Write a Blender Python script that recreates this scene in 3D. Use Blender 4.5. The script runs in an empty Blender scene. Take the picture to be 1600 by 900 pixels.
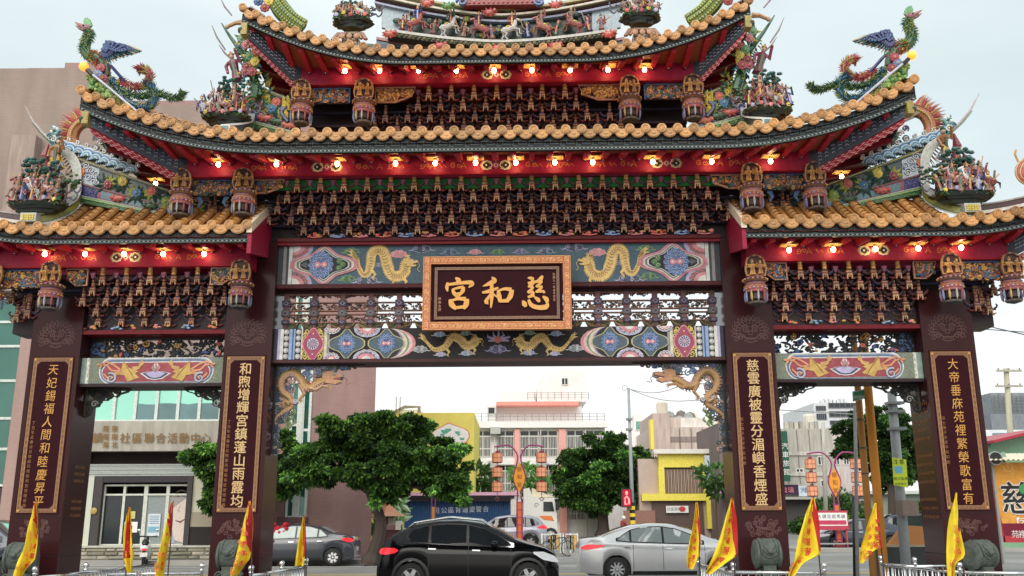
import bpy, math, random
import numpy as np
from mathutils import Matrix, Vector, Euler, noise
R = math.radians; PI = math.pi; sin = math.sin; cos = math.cos
S = bpy.context.scene; C = S.collection
rnd = random.Random(7)

# ---------------------------------------------------------------- camera, sky, sun, exposure
F = 1450.0; TH = R(13.68); ROLL = R(0.2); CH = 1.75
GX, GY, GA = -0.27, 18.0, R(1.2)                      # gate centre and its turn
cd = bpy.data.cameras.new('camera'); cam = bpy.data.objects.new('camera', cd); C.objects.link(cam)
cam.matrix_world = Matrix.Translation((0, 0, CH)) @ Matrix.Rotation(PI/2 + TH, 4, 'X') @ Matrix.Rotation(-ROLL, 4, 'Z')
cd.sensor_width = 36.0; cd.lens = 36.0*F/1600; cd.clip_start = 0.1; cd.clip_end = 3000
S.camera = cam
W = bpy.data.worlds.new('World'); S.world = W; W.use_nodes = True
wn = W.node_tree.nodes; wl = W.node_tree.links; wn.clear()
wo = wn.new('ShaderNodeOutputWorld'); wb = wn.new('ShaderNodeBackground'); wb2 = wn.new('ShaderNodeBackground')
add = wn.new('ShaderNodeAddShader')
sky = wn.new('ShaderNodeTexSky'); sky.sky_type = 'NISHITA'; sky.sun_disc = False
SUN_EL, SUN_AZ = R(44), R(196)
sky.sun_elevation = SUN_EL; sky.sun_rotation = SUN_AZ; sky.air_density = 1.2; sky.dust_density = 4.0
wb.inputs[1].default_value = 0.03; sky.altitude = 0
wl.new(sky.outputs[0], wb.inputs[0])
# overcast cloud deck: soft broad noise over the whole dome
tc = wn.new('ShaderNodeTexCoord'); mp = wn.new('ShaderNodeMapping'); mp.inputs['Scale'].default_value = (1.1, 1.1, 2.6)
mp.inputs['Location'].default_value = (.35, .1, .2)
nz = wn.new('ShaderNodeTexNoise'); nz.inputs['Scale'].default_value = 1.7; nz.inputs['Detail'].default_value = 5; nz.inputs['Roughness'].default_value = .45
cr = wn.new('ShaderNodeValToRGB'); cr.color_ramp.elements[0].position = .30; cr.color_ramp.elements[1].position = .68
cr.color_ramp.elements[0].color = (.465, .53, .515, 1); cr.color_ramp.elements[1].color = (.69, .73, .715, 1)
wl.new(tc.outputs['Generated'], mp.inputs[0]); wl.new(mp.outputs[0], nz.inputs[0]); wl.new(nz.outputs[0], cr.inputs[0])
# whiter towards the horizon, as in the photograph
sx = wn.new('ShaderNodeSeparateXYZ'); mr = wn.new('ShaderNodeMapRange'); mr.inputs[1].default_value = .02; mr.inputs[2].default_value = .34
mr.inputs[3].default_value = 1; mr.inputs[4].default_value = 0
mx = wn.new('ShaderNodeMix'); mx.data_type = 'RGBA'; mx.inputs[7].default_value = (.80, .765, .765, 1)
wl.new(tc.outputs['Generated'], sx.inputs[0]); wl.new(sx.outputs[2], mr.inputs[0]); wl.new(mr.outputs[0], mx.inputs[0])
wl.new(cr.outputs[0], mx.inputs[6]); wl.new(mx.outputs[2], wb2.inputs[0]); wb2.inputs[1].default_value = .92
wl.new(wb.outputs[0], add.inputs[0]); wl.new(wb2.outputs[0], add.inputs[1]); wl.new(add.outputs[0], wo.inputs[0])
ld = bpy.data.lights.new('sun', 'SUN'); ld.energy = 1.5; ld.angle = R(60); ld.color = (1, .96, .9)
lo = bpy.data.objects.new('sun', ld); C.objects.link(lo)
lo.rotation_euler = (PI/2 - SUN_EL, 0, PI - SUN_AZ)
S.view_settings.view_transform = 'Standard'; S.view_settings.look = 'None'; S.view_settings.exposure = 0.55; S.view_settings.gamma = 1
S.cycles.max_bounces = 7; S.cycles.diffuse_bounces = 4; S.cycles.glossy_bounces = 3; S.cycles.transparent_max_bounces = 12
S.cycles.use_denoising = True; S.cycles.sample_clamp_indirect = 6

# ---------------------------------------------------------------- measuring: picture point -> place in the world
def ray(px, py):
    a = (px-800)/F; b = (450-py)/F
    a2 = a*cos(ROLL) + b*sin(ROLL); b2 = b*cos(ROLL) - a*sin(ROLL)
    return a2, cos(TH) - b2*sin(TH), sin(TH) + b2*cos(TH)
def at(px, py, Y):
    """world point at distance Y"""
    x, y, z = ray(px, py); t = Y/y
    return Vector((t*x, Y, CH + t*z))
def G(px, py, w=0.0):
    """gate-frame point (u, -w, z) on the plane w metres in front of the gate's middle plane"""
    x, y, z = ray(px, py)
    ux, uy, nx, ny = cos(GA), -sin(GA), -sin(GA), -cos(GA)
    t = (w + GX*nx + GY*ny)/(x*nx + y*ny)
    return Vector(((t*x-GX)*ux + (t*y-GY)*uy, -w, CH + t*z))
GM = Matrix.Translation((GX, GY, 0)) @ Matrix.Rotation(-GA, 4, 'Z')

# ---------------------------------------------------------------- colours
def srgb(r, g, b):
    f = lambda c: (c/255/12.92) if c <= 10 else ((c/255+.055)/1.055)**2.4
    return (f(r), f(g), f(b))
GOLD = srgb(214, 160, 70); PALEGOLD = srgb(226, 190, 110); DGOLD = srgb(150, 100, 50)
TILE = srgb(190, 138, 76); RED = srgb(150, 32, 62); DRED = srgb(96, 18, 26); PINK = srgb(226, 130, 142)
MAR = srgb(62, 34, 36); BLUE = srgb(44, 92, 150); DBLUE = srgb(22, 34, 74); LBLUE = srgb(140, 170, 220)
GREEN = srgb(46, 120, 62); DGREEN = srgb(18, 58, 44); LGREEN = srgb(150, 196, 90); YEL = srgb(236, 206, 60)
WHITE = srgb(232, 230, 224); BLACK = srgb(26, 26, 28); TEAL = srgb(40, 130, 140); SLATE = srgb(84, 106, 116)
GREY = srgb(150, 152, 150); CORAL = srgb(226, 100, 84); SKIN = srgb(226, 176, 146); BROWN = srgb(90, 56, 44); LILAC = srgb(186, 176, 220)
CREAM = srgb(226, 214, 190); PURP = srgb(70, 50, 110)

# ---------------------------------------------------------------- mesh builder
class MB:
    def __init__(s): s.V = []; s.F = []; s.K = []; s.n = 0; s.M = None
    def raw(s, V, Fc, col):
        V = np.asarray(V, dtype=float).reshape(-1, 3)
        if s.M is not None:
            m = np.array(s.M); V = V @ m[:3, :3].T + m[:3, 3]
        o = s.n; s.V.append(V); s.n += len(V)
        if isinstance(col, list): s.K += col
        else: s.K += [col]*len(Fc)
        s.F += [tuple(i+o for i in f) for f in Fc]
        return s
    def add(s, o, M=None):
        keep = s.M; m = M if M is not None else Matrix.Identity(4)
        s.M = (keep @ m) if keep is not None else m
        s.raw(np.vstack(o.V), o.F, list(o.K)); s.M = keep
        return s
    def box(s, x0, x1, y0, y1, z0, z1, col, bev=0):
        if bev:
            b = bev; vs = []; P = [(x0, x1), (y0, y1), (z0, z1)]
            return s.prism([(x0+b, z0), (x1-b, z0), (x1, z0+b), (x1, z1-b), (x1-b, z1), (x0+b, z1), (x0, z1-b), (x0, z0+b)], y0, y1, col)
        V = [(x, y, z) for x in (x0, x1) for y in (y0, y1) for z in (z0, z1)]
        return s.raw(V, [(0, 1, 3, 2), (4, 6, 7, 5), (0, 4, 5, 1), (2, 3, 7, 6), (0, 2, 6, 4), (1, 5, 7, 3)], col)
    def prism(s, poly, y0, y1, col, cap=None):
        """polygon in the xz plane, drawn out along y"""
        n = len(poly)
        V = [(x, y0, z) for x, z in poly] + [(x, y1, z) for x, z in poly]
        Fc = [tuple(range(n)), tuple(range(2*n-1, n-1, -1))] + [(i, i+n, (i+1) % n + n, (i+1) % n) for i in range(n)]
        return s.raw(V, Fc, [cap or col]*2 + [col]*n)
    def flat(s, poly, y, col):
        return s.raw([(x, y, z) for x, z in poly], [tuple(range(len(poly)))], col)
    def tube(s, P, r, col, n=6, cap=True, flatten=1.0):
        P = [Vector(p) for p in P]; m = len(P)
        rr = r if isinstance(r, (list, tuple)) else [r]*m
        V = []; up = Vector((0, 1, .01))
        for i, p in enumerate(P):
            t = (P[min(i+1, m-1)] - P[max(i-1, 0)])
            if t.length < 1e-9: t = Vector((0, 0, 1))
            t.normalize()
            a = t.cross(up)
            if a.length < .05: a = t.cross(Vector((1, 0, 0)))
            a.normalize(); b = t.cross(a)
            for k in range(n):
                q = 2*PI*k/n
                V.append(p + a*(rr[i]*cos(q)) + b*(rr[i]*flatten*sin(q)))
        Fc = [(i*n+k, i*n+(k+1) % n, (i+1)*n+(k+1) % n, (i+1)*n+k) for i in range(m-1) for k in range(n)]
        if cap: Fc += [tuple(range(n-1, -1, -1)), tuple(range((m-1)*n, m*n))]
        return s.raw([tuple(v) for v in V], Fc, col)
    def lathe(s, prof, col, c=(0, 0, 0), n=12, M=None, cap=True):
        m = len(prof); V = []
        for r, z in prof:
            for k in range(n):
                q = 2*PI*k/n; V.append((c[0]+r*cos(q), c[1]+r*sin(q), c[2]+z))
        Fc = [(i*n+k, i*n+(k+1) % n, (i+1)*n+(k+1) % n, (i+1)*n+k) for i in range(m-1) for k in range(n)]
        if cap: Fc += [tuple(range(n-1, -1, -1)), tuple(range((m-1)*n, m*n))]
        if isinstance(col, list):
            cc = []
            for i in range(m-1): cc += [col[i]]*n
            col = cc + [col[0], col[-1]]
        keep = s.M
        if M is not None: s.M = keep @ M if keep is not None else M
        s.raw(V, Fc, col); s.M = keep
        return s
    def ball(s, c, r, col, n=8, m=6):
        if not isinstance(r, (tuple, list)): r = (r, r, r)
        V = []
        for i in range(1, m):
            a = PI*i/m
            for k in range(n):
                q = 2*PI*k/n; V.append((c[0]+r[0]*sin(a)*cos(q), c[1]+r[1]*sin(a)*sin(q), c[2]+r[2]*cos(a)))
        V += [(c[0], c[1], c[2]+r[2]), (c[0], c[1], c[2]-r[2])]; t = len(V)-2
        Fc = [((i+1)*n+k, (i+1)*n+(k+1) % n, i*n+(k+1) % n, i*n+k) for i in range(m-2) for k in range(n)]
        Fc += [(k, (k+1) % n, t) for k in range(n)] + [((m-2)*n+(k+1) % n, (m-2)*n+k, t+1) for k in range(n)]
        return s.raw(V, Fc, col)
    def cone(s, a, b, r, col, n=5):
        return s.tube([a, Vector(a).lerp(Vector(b), .5), b], [r, r*.55, .001], col, n)
    def grid(s, f, nu, nv, col, closed=False):
        V = [f(i/(nu-1), j/(nv-1)) for i in range(nu) for j in range(nv)]
        Fc = [(i*nv+j, (i+1)*nv+j, (i+1)*nv+j+1, i*nv+j+1) for i in range(nu-1) for j in range(nv-1)]
        return s.raw([tuple(v) for v in V], Fc, col)
    def stroke(s, P, wd, y, col, th=0.0, closed=False):
        """ribbon along a 2-D path (x, z) at depth y; th gives it thickness"""
        m = len(P); ww = wd if isinstance(wd, (list, tuple)) else [wd]*m
        L = []; Rr = []
        for i in range(m):
            if closed: a, b = P[i-1], P[(i+1) % m]
            else: a, b = P[max(i-1, 0)], P[min(i+1, m-1)]
            dx, dz = b[0]-a[0], b[1]-a[1]; l = math.hypot(dx, dz) or 1
            nx, nz = -dz/l, dx/l; h = ww[i]/2
            L.append((P[i][0]+nx*h, P[i][1]+nz*h)); Rr.append((P[i][0]-nx*h, P[i][1]-nz*h))
        k = m if closed else m-1
        if th:
            V = [(x, y, z) for x, z in L] + [(x, y, z) for x, z in Rr] + [(x, y+th, z) for x, z in L] + [(x, y+th, z) for x, z in Rr]
            Fc = []
            for i in range(k):
                j = (i+1) % m
                Fc += [(i, j, m+j, m+i), (2*m+i, 3*m+i, 3*m+j, 2*m+j), (i, 2*m+i, 2*m+j, j), (m+i, m+j, 3*m+j, 3*m+i)]
            if not closed: Fc += [(0, m, 3*m, 2*m), (m-1, 3*m-1, 4*m-1, 2*m-1)]
        else:
            V = [(x, y, z) for x, z in L] + [(x, y, z) for x, z in Rr]
            Fc = [(i, (i+1) % m, m+(i+1) % m, m+i) for i in range(k)]
        return s.raw(V, Fc, col)
    def mesh(s, name, mat, smooth=False, autosmooth=None):
        me = bpy.data.meshes.new(name)
        V = np.vstack(s.V) if s.V else np.zeros((0, 3))
        sizes = np.array([len(f) for f in s.F], dtype=np.int32)
        loops = np.fromiter((i for f in s.F for i in f), dtype=np.int32, count=int(sizes.sum()))
        me.vertices.add(len(V)); me.vertices.foreach_set('co', V.astype(np.float32).ravel())
        me.loops.add(len(loops)); me.loops.foreach_set('vertex_index', loops)
        me.polygons.add(len(sizes))
        st = np.zeros(len(sizes), dtype=np.int32); st[1:] = np.cumsum(sizes)[:-1]
        me.polygons.foreach_set('loop_start', st); me.polygons.foreach_set('loop_total', sizes)
        me.polygons.foreach_set('use_smooth', np.full(len(sizes), bool(smooth)))
        me.update(calc_edges=True); me.validate()
        if len(me.polygons) == len(sizes) and len(me.loops) == len(loops):
            ca = me.color_attributes.new('Col', 'FLOAT_COLOR', 'CORNER')
            K = np.array([tuple(c[:3]) + (1.0,) for c in s.K], dtype=np.float32)
            ca.data.foreach_set('color', np.repeat(K, sizes, axis=0).ravel())
        me.materials.append(mat)
        return me
    def build(s, name, mat, parent=None, smooth=False, loc=None, label=None, kind=None):
        return link(name, s.mesh(name, mat, smooth), parent, loc, label, kind)
def link(name, me, parent=None, loc=None, label=None, kind=None, M=None):
    o = bpy.data.objects.new(name, me); C.objects.link(o)
    if parent is not None: o.parent = parent
    if M is not None: o.matrix_local = M
    if loc is not None: o.location = loc
    if label: o['label'] = label
    if kind: o['kind'] = kind
    return o
def thing(name, label, cat, loc=(0, 0, 0), rz=0, group=None, M=None):
    o = bpy.data.objects.new(name, None); C.objects.link(o); o.empty_display_size = .2
    if M is not None: o.matrix_world = M
    else: o.location = loc; o.rotation_euler = (0, 0, rz)
    o['label'] = label; o['category'] = cat
    if group: o['group'] = group
    return o
def gthing(name, label, cat, p, group=None):
    return thing(name, label, cat, group=group, M=GM @ Matrix.Translation(p))
def tag(o, label, cat, group=None):
    o['label'] = label; o['category'] = cat
    if group: o['group'] = group
    return o
def structure(o): o['kind'] = 'structure'; return o
def copy_tree(o, parent=None):
    c = o.copy(); C.objects.link(c)
    if parent is not None:
        c.parent = parent; c.matrix_parent_inverse = o.matrix_parent_inverse.copy()
    for ch in list(o.children): copy_tree(ch, c)
    return c

# ---------------------------------------------------------------- materials
def mat(name, col=None, rough=.5, metal=0, spec=.5, coat=0, nscale=8, namp=.12, bump=0, bscale=60, emit=None, estr=0, attr=False, detail=4, ntype='noise', trans=0, stretch=None, sat=1, val=1, vary=0):
    m = bpy.data.materials.new(name); m.use_nodes = True
    N = m.node_tree.nodes; L = m.node_tree.links; b = N['Principled BSDF']
    b.inputs['Roughness'].default_value = rough; b.inputs['Metallic'].default_value = metal
    b.inputs['Specular IOR Level'].default_value = spec; b.inputs['Coat Weight'].default_value = coat
    b.inputs['Coat Roughness'].default_value = .06
    if trans: b.inputs['Transmission Weight'].default_value = trans
    if emit: b.inputs['Emission Color'].default_value = (*emit, 1); b.inputs['Emission Strength'].default_value = estr
    tcn = N.new('ShaderNodeTexCoord'); mpn = N.new('ShaderNodeMapping'); L.new(tcn.outputs['Object'], mpn.inputs[0])
    if stretch: mpn.inputs['Scale'].default_value = stretch
    nn = N.new('ShaderNodeTexNoise'); nn.inputs['Scale'].default_value = nscale; nn.inputs['Detail'].default_value = detail
    L.new(mpn.outputs[0], nn.inputs[0])
    r = N.new('ShaderNodeMapRange'); r.inputs[1].default_value = .25; r.inputs[2].default_value = .75
    r.inputs[3].default_value = 1-namp*1.3; r.inputs[4].default_value = 1+namp
    L.new(nn.outputs[0], r.inputs[0])
    vm = N.new('ShaderNodeVectorMath'); vm.operation = 'SCALE'; L.new(r.outputs[0], vm.inputs['Scale'])
    if attr:
        a = N.new('ShaderNodeAttribute'); a.attribute_name = 'Col'; L.new(a.outputs['Color'], vm.inputs[0])
    else: vm.inputs[0].default_value = col
    out = vm.outputs[0]
    if sat != 1 or val != 1 or vary:      # aged paint: duller than fresh, each piece a little different
        hs = N.new('ShaderNodeHueSaturation'); hs.inputs['Saturation'].default_value = sat; hs.inputs['Value'].default_value = val
        L.new(out, hs.inputs['Color']); out = hs.outputs[0]
        if vary:
            oi = N.new('ShaderNodeObjectInfo'); r2 = N.new('ShaderNodeMapRange'); r2.inputs[3].default_value = val*(1-vary); r2.inputs[4].default_value = val*(1+vary)
            L.new(oi.outputs['Random'], r2.inputs[0]); L.new(r2.outputs[0], hs.inputs['Value'])
    L.new(out, b.inputs['Base Color'])
    if bump:
        n2 = N.new('ShaderNodeTexNoise'); n2.inputs['Scale'].default_value = bscale; n2.inputs['Detail'].default_value = 3
        L.new(mpn.outputs[0], n2.inputs[0])
        bp = N.new('ShaderNodeBump'); bp.inputs['Strength'].default_value = bump; bp.inputs['Distance'].default_value = .02
        L.new(n2.outputs[0], bp.inputs['Height']); L.new(bp.outputs[0], b.inputs['Normal'])
    m['vm'] = 1
    return m
def nodes(m): return m.node_tree.nodes, m.node_tree.links, m.node_tree.nodes['Principled BSDF']
PAINT = mat('painted_wood', attr=True, spec=.25, rough=.5, nscale=14, namp=.16, bump=.15)
CARVE = mat('gilded_carving', attr=True, sat=.95, val=.92, vary=.25, rough=.5, nscale=30, namp=.3, bump=.5, bscale=90)
GLAZE = mat('glazed_ceramic', attr=True, sat=.92, val=.74, vary=.14, rough=.35, nscale=20, namp=.22, bump=.25, bscale=50, coat=.15)
AGED = mat('aged_beam_paint', attr=True, sat=.86, val=.8, rough=.6, nscale=9, namp=.22, detail=8)
FLATP = mat('flat_paint', attr=True, rough=.6, nscale=25, namp=.12)
PLAIN = mat('wall_paint', attr=True, rough=.85, nscale=1.3, namp=.09, bump=.15, bscale=30, detail=7)
METAL = mat('metal_paint', attr=True, rough=.4, nscale=10, namp=.1)
STAIN = mat('stained_concrete', attr=True, rough=.9, nscale=2.2, namp=.2, bump=.2, bscale=20, detail=8, stretch=(2, 2, .35))
TILEM = mat('roof_tile_glaze', TILE, sat=.95, vary=.26, rough=.5, nscale=14, namp=.3, bump=.3, bscale=40, coat=.1, detail=6)
CHROME = mat('stainless_steel', (.72, .73, .74), rough=.16, metal=1, namp=.05)
CLOTH = mat('flag_cloth', attr=True, rough=.8, nscale=7, namp=.16, detail=6)
BULB = mat('bulb_glass', (1, .9, .7), rough=.3, emit=(1, .66, .32), estr=24, namp=0)
AMBER = mat('amber_lamp_glass', (1, .35, .05), rough=.2, emit=(1, .20, .02), estr=1.7, namp=0)
def granite():
    m = mat('polished_maroon_granite', srgb(56, 26, 28), rough=.2, spec=.2, nscale=120, namp=.3, detail=3)
    return m
GRANITE = granite()
LACQ = mat('dark_lacquer', srgb(50, 18, 25), rough=.6, spec=.08, nscale=6, namp=.1)
STONE = mat('grey_green_stone', srgb(84, 92, 86), rough=.8, nscale=9, namp=.3, bump=.5, bscale=45, detail=8)

# ---------------------------------------------------------------- lettering
_glyph = {}
def glyph(ch):
    if ch not in _glyph:
        cu = bpy.data.curves.new('t', 'FONT'); cu.body = ch; cu.size = 1.0; cu.resolution_u = 2
        cu.align_x = 'CENTER'
        o = bpy.data.objects.new('t', cu); C.objects.link(o)
        bpy.context.view_layer.update()
        me = bpy.data.meshes.new_from_object(o.evaluated_get(bpy.context.evaluated_depsgraph_get()))
        V = np.array([v.co[:] for v in me.vertices]).reshape(-1, 3); Fc = [tuple(p.vertices) for p in me.polygons]
        bpy.data.objects.remove(o); bpy.data.curves.remove(cu); bpy.data.meshes.remove(me)
        if len(V):
            lo_, hi = V.min(0), V.max(0); V = V - np.array([(lo_[0]+hi[0])/2, (lo_[1]+hi[1])/2, 0]); w, h = (hi-lo_)[:2]
        else: w = h = 0
        _glyph[ch] = (V, Fc, w, h)
    return _glyph[ch]
def write(mb, ch, x, z, y, size, col, th=0.006, slant=0.0, wide=1.0, bold=0):
    """one character centred at (x, z), standing proud of depth y (towards -y)"""
    V, Fc, w, h = glyph(ch)
    if not len(V): return
    offs = [(0, 0)] if not bold else [(-bold, 0), (bold, 0), (0, -bold), (0, bold)]
    for k, (ox, oz) in enumerate(offs):
        X = x + V[:, 0]*size*wide + V[:, 1]*size*slant + ox; Z = z + V[:, 1]*size + oz
        mb.raw(np.stack([X, np.full(len(X), y-th-.0004*k), Z], 1), Fc, col)
def text_row(mb, txt, x0, z, y, size, gap, col, **kw):
    for i, ch in enumerate(txt): write(mb, ch, x0+i*gap, z, y, size, col, **kw)
def text_col(mb, txt, x, z0, y, size, gap, col, **kw):
    for i, ch in enumerate(txt): write(mb, ch, x, z0-i*gap, y, size, col, **kw)
def spiral(cx, cz, r, turns=1.4, a0=0, s=1, n=14):
    return [(cx + s*r*(1-.8*i/(n-1))*cos(a0+2*PI*turns*i/(n-1)), cz + r*(1-.8*i/(n-1))*sin(a0+2*PI*turns*i/(n-1))) for i in range(n)]
def smoothpath(P, k=6):
    """Catmull-Rom through the points"""
    P = [Vector(p) for p in P]; out = []
    for i in range(len(P)-1):
        a, b, c, d = P[max(i-1, 0)], P[i], P[i+1], P[min(i+2, len(P)-1)]
        for j in range(k):
            t = j/k
            out.append(.5*((2*b) + (c-a)*t + (2*a-5*b+4*c-d)*t*t + (3*b-a-3*c+d)*t**3))
    out.append(P[-1]); return out
# ================================================================ THE GATE
gate = thing('ceremonial_gate', 'huge ornate temple archway with maroon granite pillars, painted beams and stacked tiled roofs', 'archway', M=GM)
def part(name, mb, m=PAINT, parent=None, smooth=False, label=None, kind=None): return mb.build(name, m, parent or gate, smooth, label=label, kind=kind)

# ---- painted ornament (flat paint on boards) -------------------
def ring(mb, cx, cz, r, wd, y, col, n=14, a0=0, a1=2*PI, sx=1):
    full = a1-a0 >= 2*PI-.01; k = n if full else n+1
    mb.stroke([(cx+sx*r*cos(a0+(a1-a0)*i/n), cz+r*sin(a0+(a1-a0)*i/n)) for i in range(k)], wd, y, col, closed=full)
def disc(mb, cx, cz, r, y, col, n=12, sz=1): mb.flat([(cx+r*cos(2*PI*i/n), cz+r*sz*sin(2*PI*i/n)) for i in range(n)], y, col)
def cloud(mb, cx, cz, s, y, col, edge=WHITE):
    """a lobed cloud: filled lobes, outline, inner curl and tails"""
    L = [(-.9, 0, .42), (-.38, .3, .42), (.3, .32, .45), (.9, .02, .4), (.3, -.28, .4), (-.4, -.28, .38)]
    for a, b, r in L: disc(mb, cx+a*s, cz+b*s*.8, r*s*1.12, y, edge)
    for a, b, r in L: disc(mb, cx+a*s, cz+b*s*.8, r*s*.92, y-.003, col)
    disc(mb, cx, cz, .6*s, y-.004, col)
    for a, b, r in L[::2]: mb.stroke(spiral(cx+a*s, cz+b*s*.8, r*s*.66, 1.1), s*.1, y-.006, edge)
    mb.stroke([(cx-1.2*s, cz-.1*s), (cx-1.7*s, cz-.3*s), (cx-2.2*s, cz-.15*s)], [s*.2, s*.14, .002], y, edge)
    mb.stroke([(cx+1.2*s, cz-.1*s), (cx+1.7*s, cz-.3*s), (cx+2.2*s, cz-.15*s)], [s*.2, s*.14, .002], y, edge)
def dragon_flat(mb, path, r, y, col, dark, s=1, head=.14):
    """gold relief dragon seen from the side: scaled body, spikes, legs, head; head at the end of the path, facing s"""
    P = [(v.x, v.z) for v in smoothpath([(a, 0, b) for a, b in path], 7)]
    m = len(P); ww = [1.7*r*min(1, .25+1.6*i/m, 1.2) for i in range(m)]
    mb.stroke(P, [w*1.0 for w in ww], y, col, th=.02)
    for i in range(1, m-1):
        dx, dz = P[i+1][0]-P[i-1][0], P[i+1][1]-P[i-1][1]; l = math.hypot(dx, dz) or 1
        nx, nz = -dz/l, dx/l; w = ww[i]/2
        for q in (1, -1):
            tip = 2.5 if q == 1 else 1.9
            mb.raw([(P[i][0]+nx*w*q*.6-dx/l*r*.8, y-.003, P[i][1]+nz*w*q*.6-dz/l*r*.8), (P[i][0]+nx*w*q*.6+dx/l*r*.5, y-.003, P[i][1]+nz*w*q*.6+dz/l*r*.5), (P[i][0]+nx*w*q*tip-dx/l*r*.9, y-.005, P[i][1]+nz*w*q*tip-dz/l*r*.9)], [(0, 1, 2)], col)
        if i % 2 == 0:
            mb.stroke([(P[i][0]+nx*w*.8, P[i][1]+nz*w*.8), (P[i][0]+dx/l*r*.4, P[i][1]+dz/l*r*.4), (P[i][0]-nx*w*.8, P[i][1]-nz*w*.8)], r*.22, y-.006, dark)
    # legs with claws
    for f, q in ((.28, -1), (.45, 1), (.68, -1), (.8, -1)):
        i = int(m*f); x, z = P[i]
        a = [(x, z), (x+s*r*1.6, z-r*1.9), (x+s*r*.7, z-r*3.0)] if q < 0 else [(x, z), (x-s*r*1.5, z-r*1.4), (x-s*r*2.6, z-r*2.4)]
        mb.stroke(a, [r*1.1, r*.8, r*.4], y-.004, col, th=.012)
        ex, ez = a[-1]
        for t in (-1, 0, 1): mb.stroke([(ex, ez), (ex+s*r*(.8+.2*t), ez-r*.5*t-r*.2)], [r*.35, .002], y-.005, col)
    # tail plumes
    x, z = P[0]
    for t in range(5):
        a = PI/2+.55*(t-2)*1.0; x2, z2 = x-s*r*3.4*abs(cos(a*.5)), z+r*3.5*sin(a)
        mb.stroke([(x, z), ((x+x2)/2-s*r*.3, (z+z2)/2+r*.8), (x2, z2)], [r*.9, r*.6, .003], y-.004, col, th=.01)
    # head
    x, z = P[-1]; h = head
    poly = [(-.6, -.5), (-.2, -.62), (.3, -.7), (.85, -.62), (.95, -.42), (.35, -.3), (.4, -.2), (1.15, -.05), (1.2, .2), (.95, .36), (.6, .22), (.35, .5), (0, .55), (-.5, .5)]
    mb.prism([(x+s*h*a, z+h*b) for a, b in poly][::s], y-.02, y+.01, col)
    disc(mb, x+s*h*.35, z+h*.2, h*.12, y-.024, WHITE); disc(mb, x+s*h*.37, z+h*.2, h*.06, y-.027, BLACK)
    for k in range(7):
        a = PI*.55+k*.28; mb.stroke([(x-s*h*.2, z), (x+s*h*1.5*cos(a), z+h*1.35*sin(a)+.1*h)], [h*.35, .003], y-.012, col)
    for k in (0, 1): mb.stroke([(x+s*h*.1, z+h*.4), (x-s*h*.5, z+h*(.9+.2*k)), (x-s*h*(1.1+.3*k), z+h*(.95+.2*k))], [h*.2, h*.14, .003], y-.02, col)
    mb.stroke([(v.x, v.z) for v in smoothpath([(x+s*h*1.1, 0, z+h*.1), (x+s*h*1.4, 0, z-h*.5), (x+s*h*1.1, 0, z-h*1.1), (x+s*h*1.5, 0, z-h*1.5)], 4)], h*.07, y-.012, col)
def medallion(mb, cx, cz, w, h, y, core=PINK, body=BLUE):
    """ring of curls round a pink core"""
    disc(mb, cx, cz, h*.62, y, body)
    n = 14
    for i in range(n):
        a = 2*PI*i/n; x, z = cx+w*.62*cos(a), cz+h*.72*sin(a)
        disc(mb, x, z, h*.2, y, body, 8); mb.stroke(spiral(x, z, h*.17, 1.0, a, 1, 9), h*.06, y-.003, LBLUE)
    ring(mb, cx, cz, h*.5, h*.05, y-.004, LBLUE, 16)
    for t in (-1, 1): disc(mb, cx+t*w*.22, cz, h*.2, y-.006, core)
    mb.flat([(cx-w*.22, cz-h*.1), (cx+w*.22, cz-h*.1), (cx+w*.22, cz+h*.1), (cx-w*.22, cz+h*.1)], y-.0065, core)
    for t in (-1, 1): disc(mb, cx+t*w*.22, cz, h*.08, y-.009, WHITE, 8)
    for a, b in ((0, .38), (0, -.38), (.36, .25), (-.36, .25), (.36, -.25), (-.36, -.25)): disc(mb, cx+a*w*.8, cz+b*h, h*.035, y-.008, WHITE, 6)
def diamond(mb, cx, cz, w, h, y, cols, wave=.0):
    """nested lozenges with cusped flanks, clipped to half-height h by their own shape"""
    for i, (k, c) in enumerate(cols):
        P = []
        for q in range(4):
            a0 = [(1, 0), (0, 1), (-1, 0), (0, -1)][q]; a1 = [(0, 1), (-1, 0), (0, -1), (1, 0)][q]
            for t in range(8):
                f = t/8; b = 1+.10*sin(PI*f*2.0)*(1 if q % 2 == 0 else -1) + .07*sin(3*PI*f)
                P.append((cx+w*k*(a0[0]*(1-f)+a1[0]*f)*b, cz+max(-h, min(h, h*1.12*k*(a0[1]*(1-f)+a1[1]*f)*b))))
        mb.flat(P, y-.003*i, c)

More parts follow.
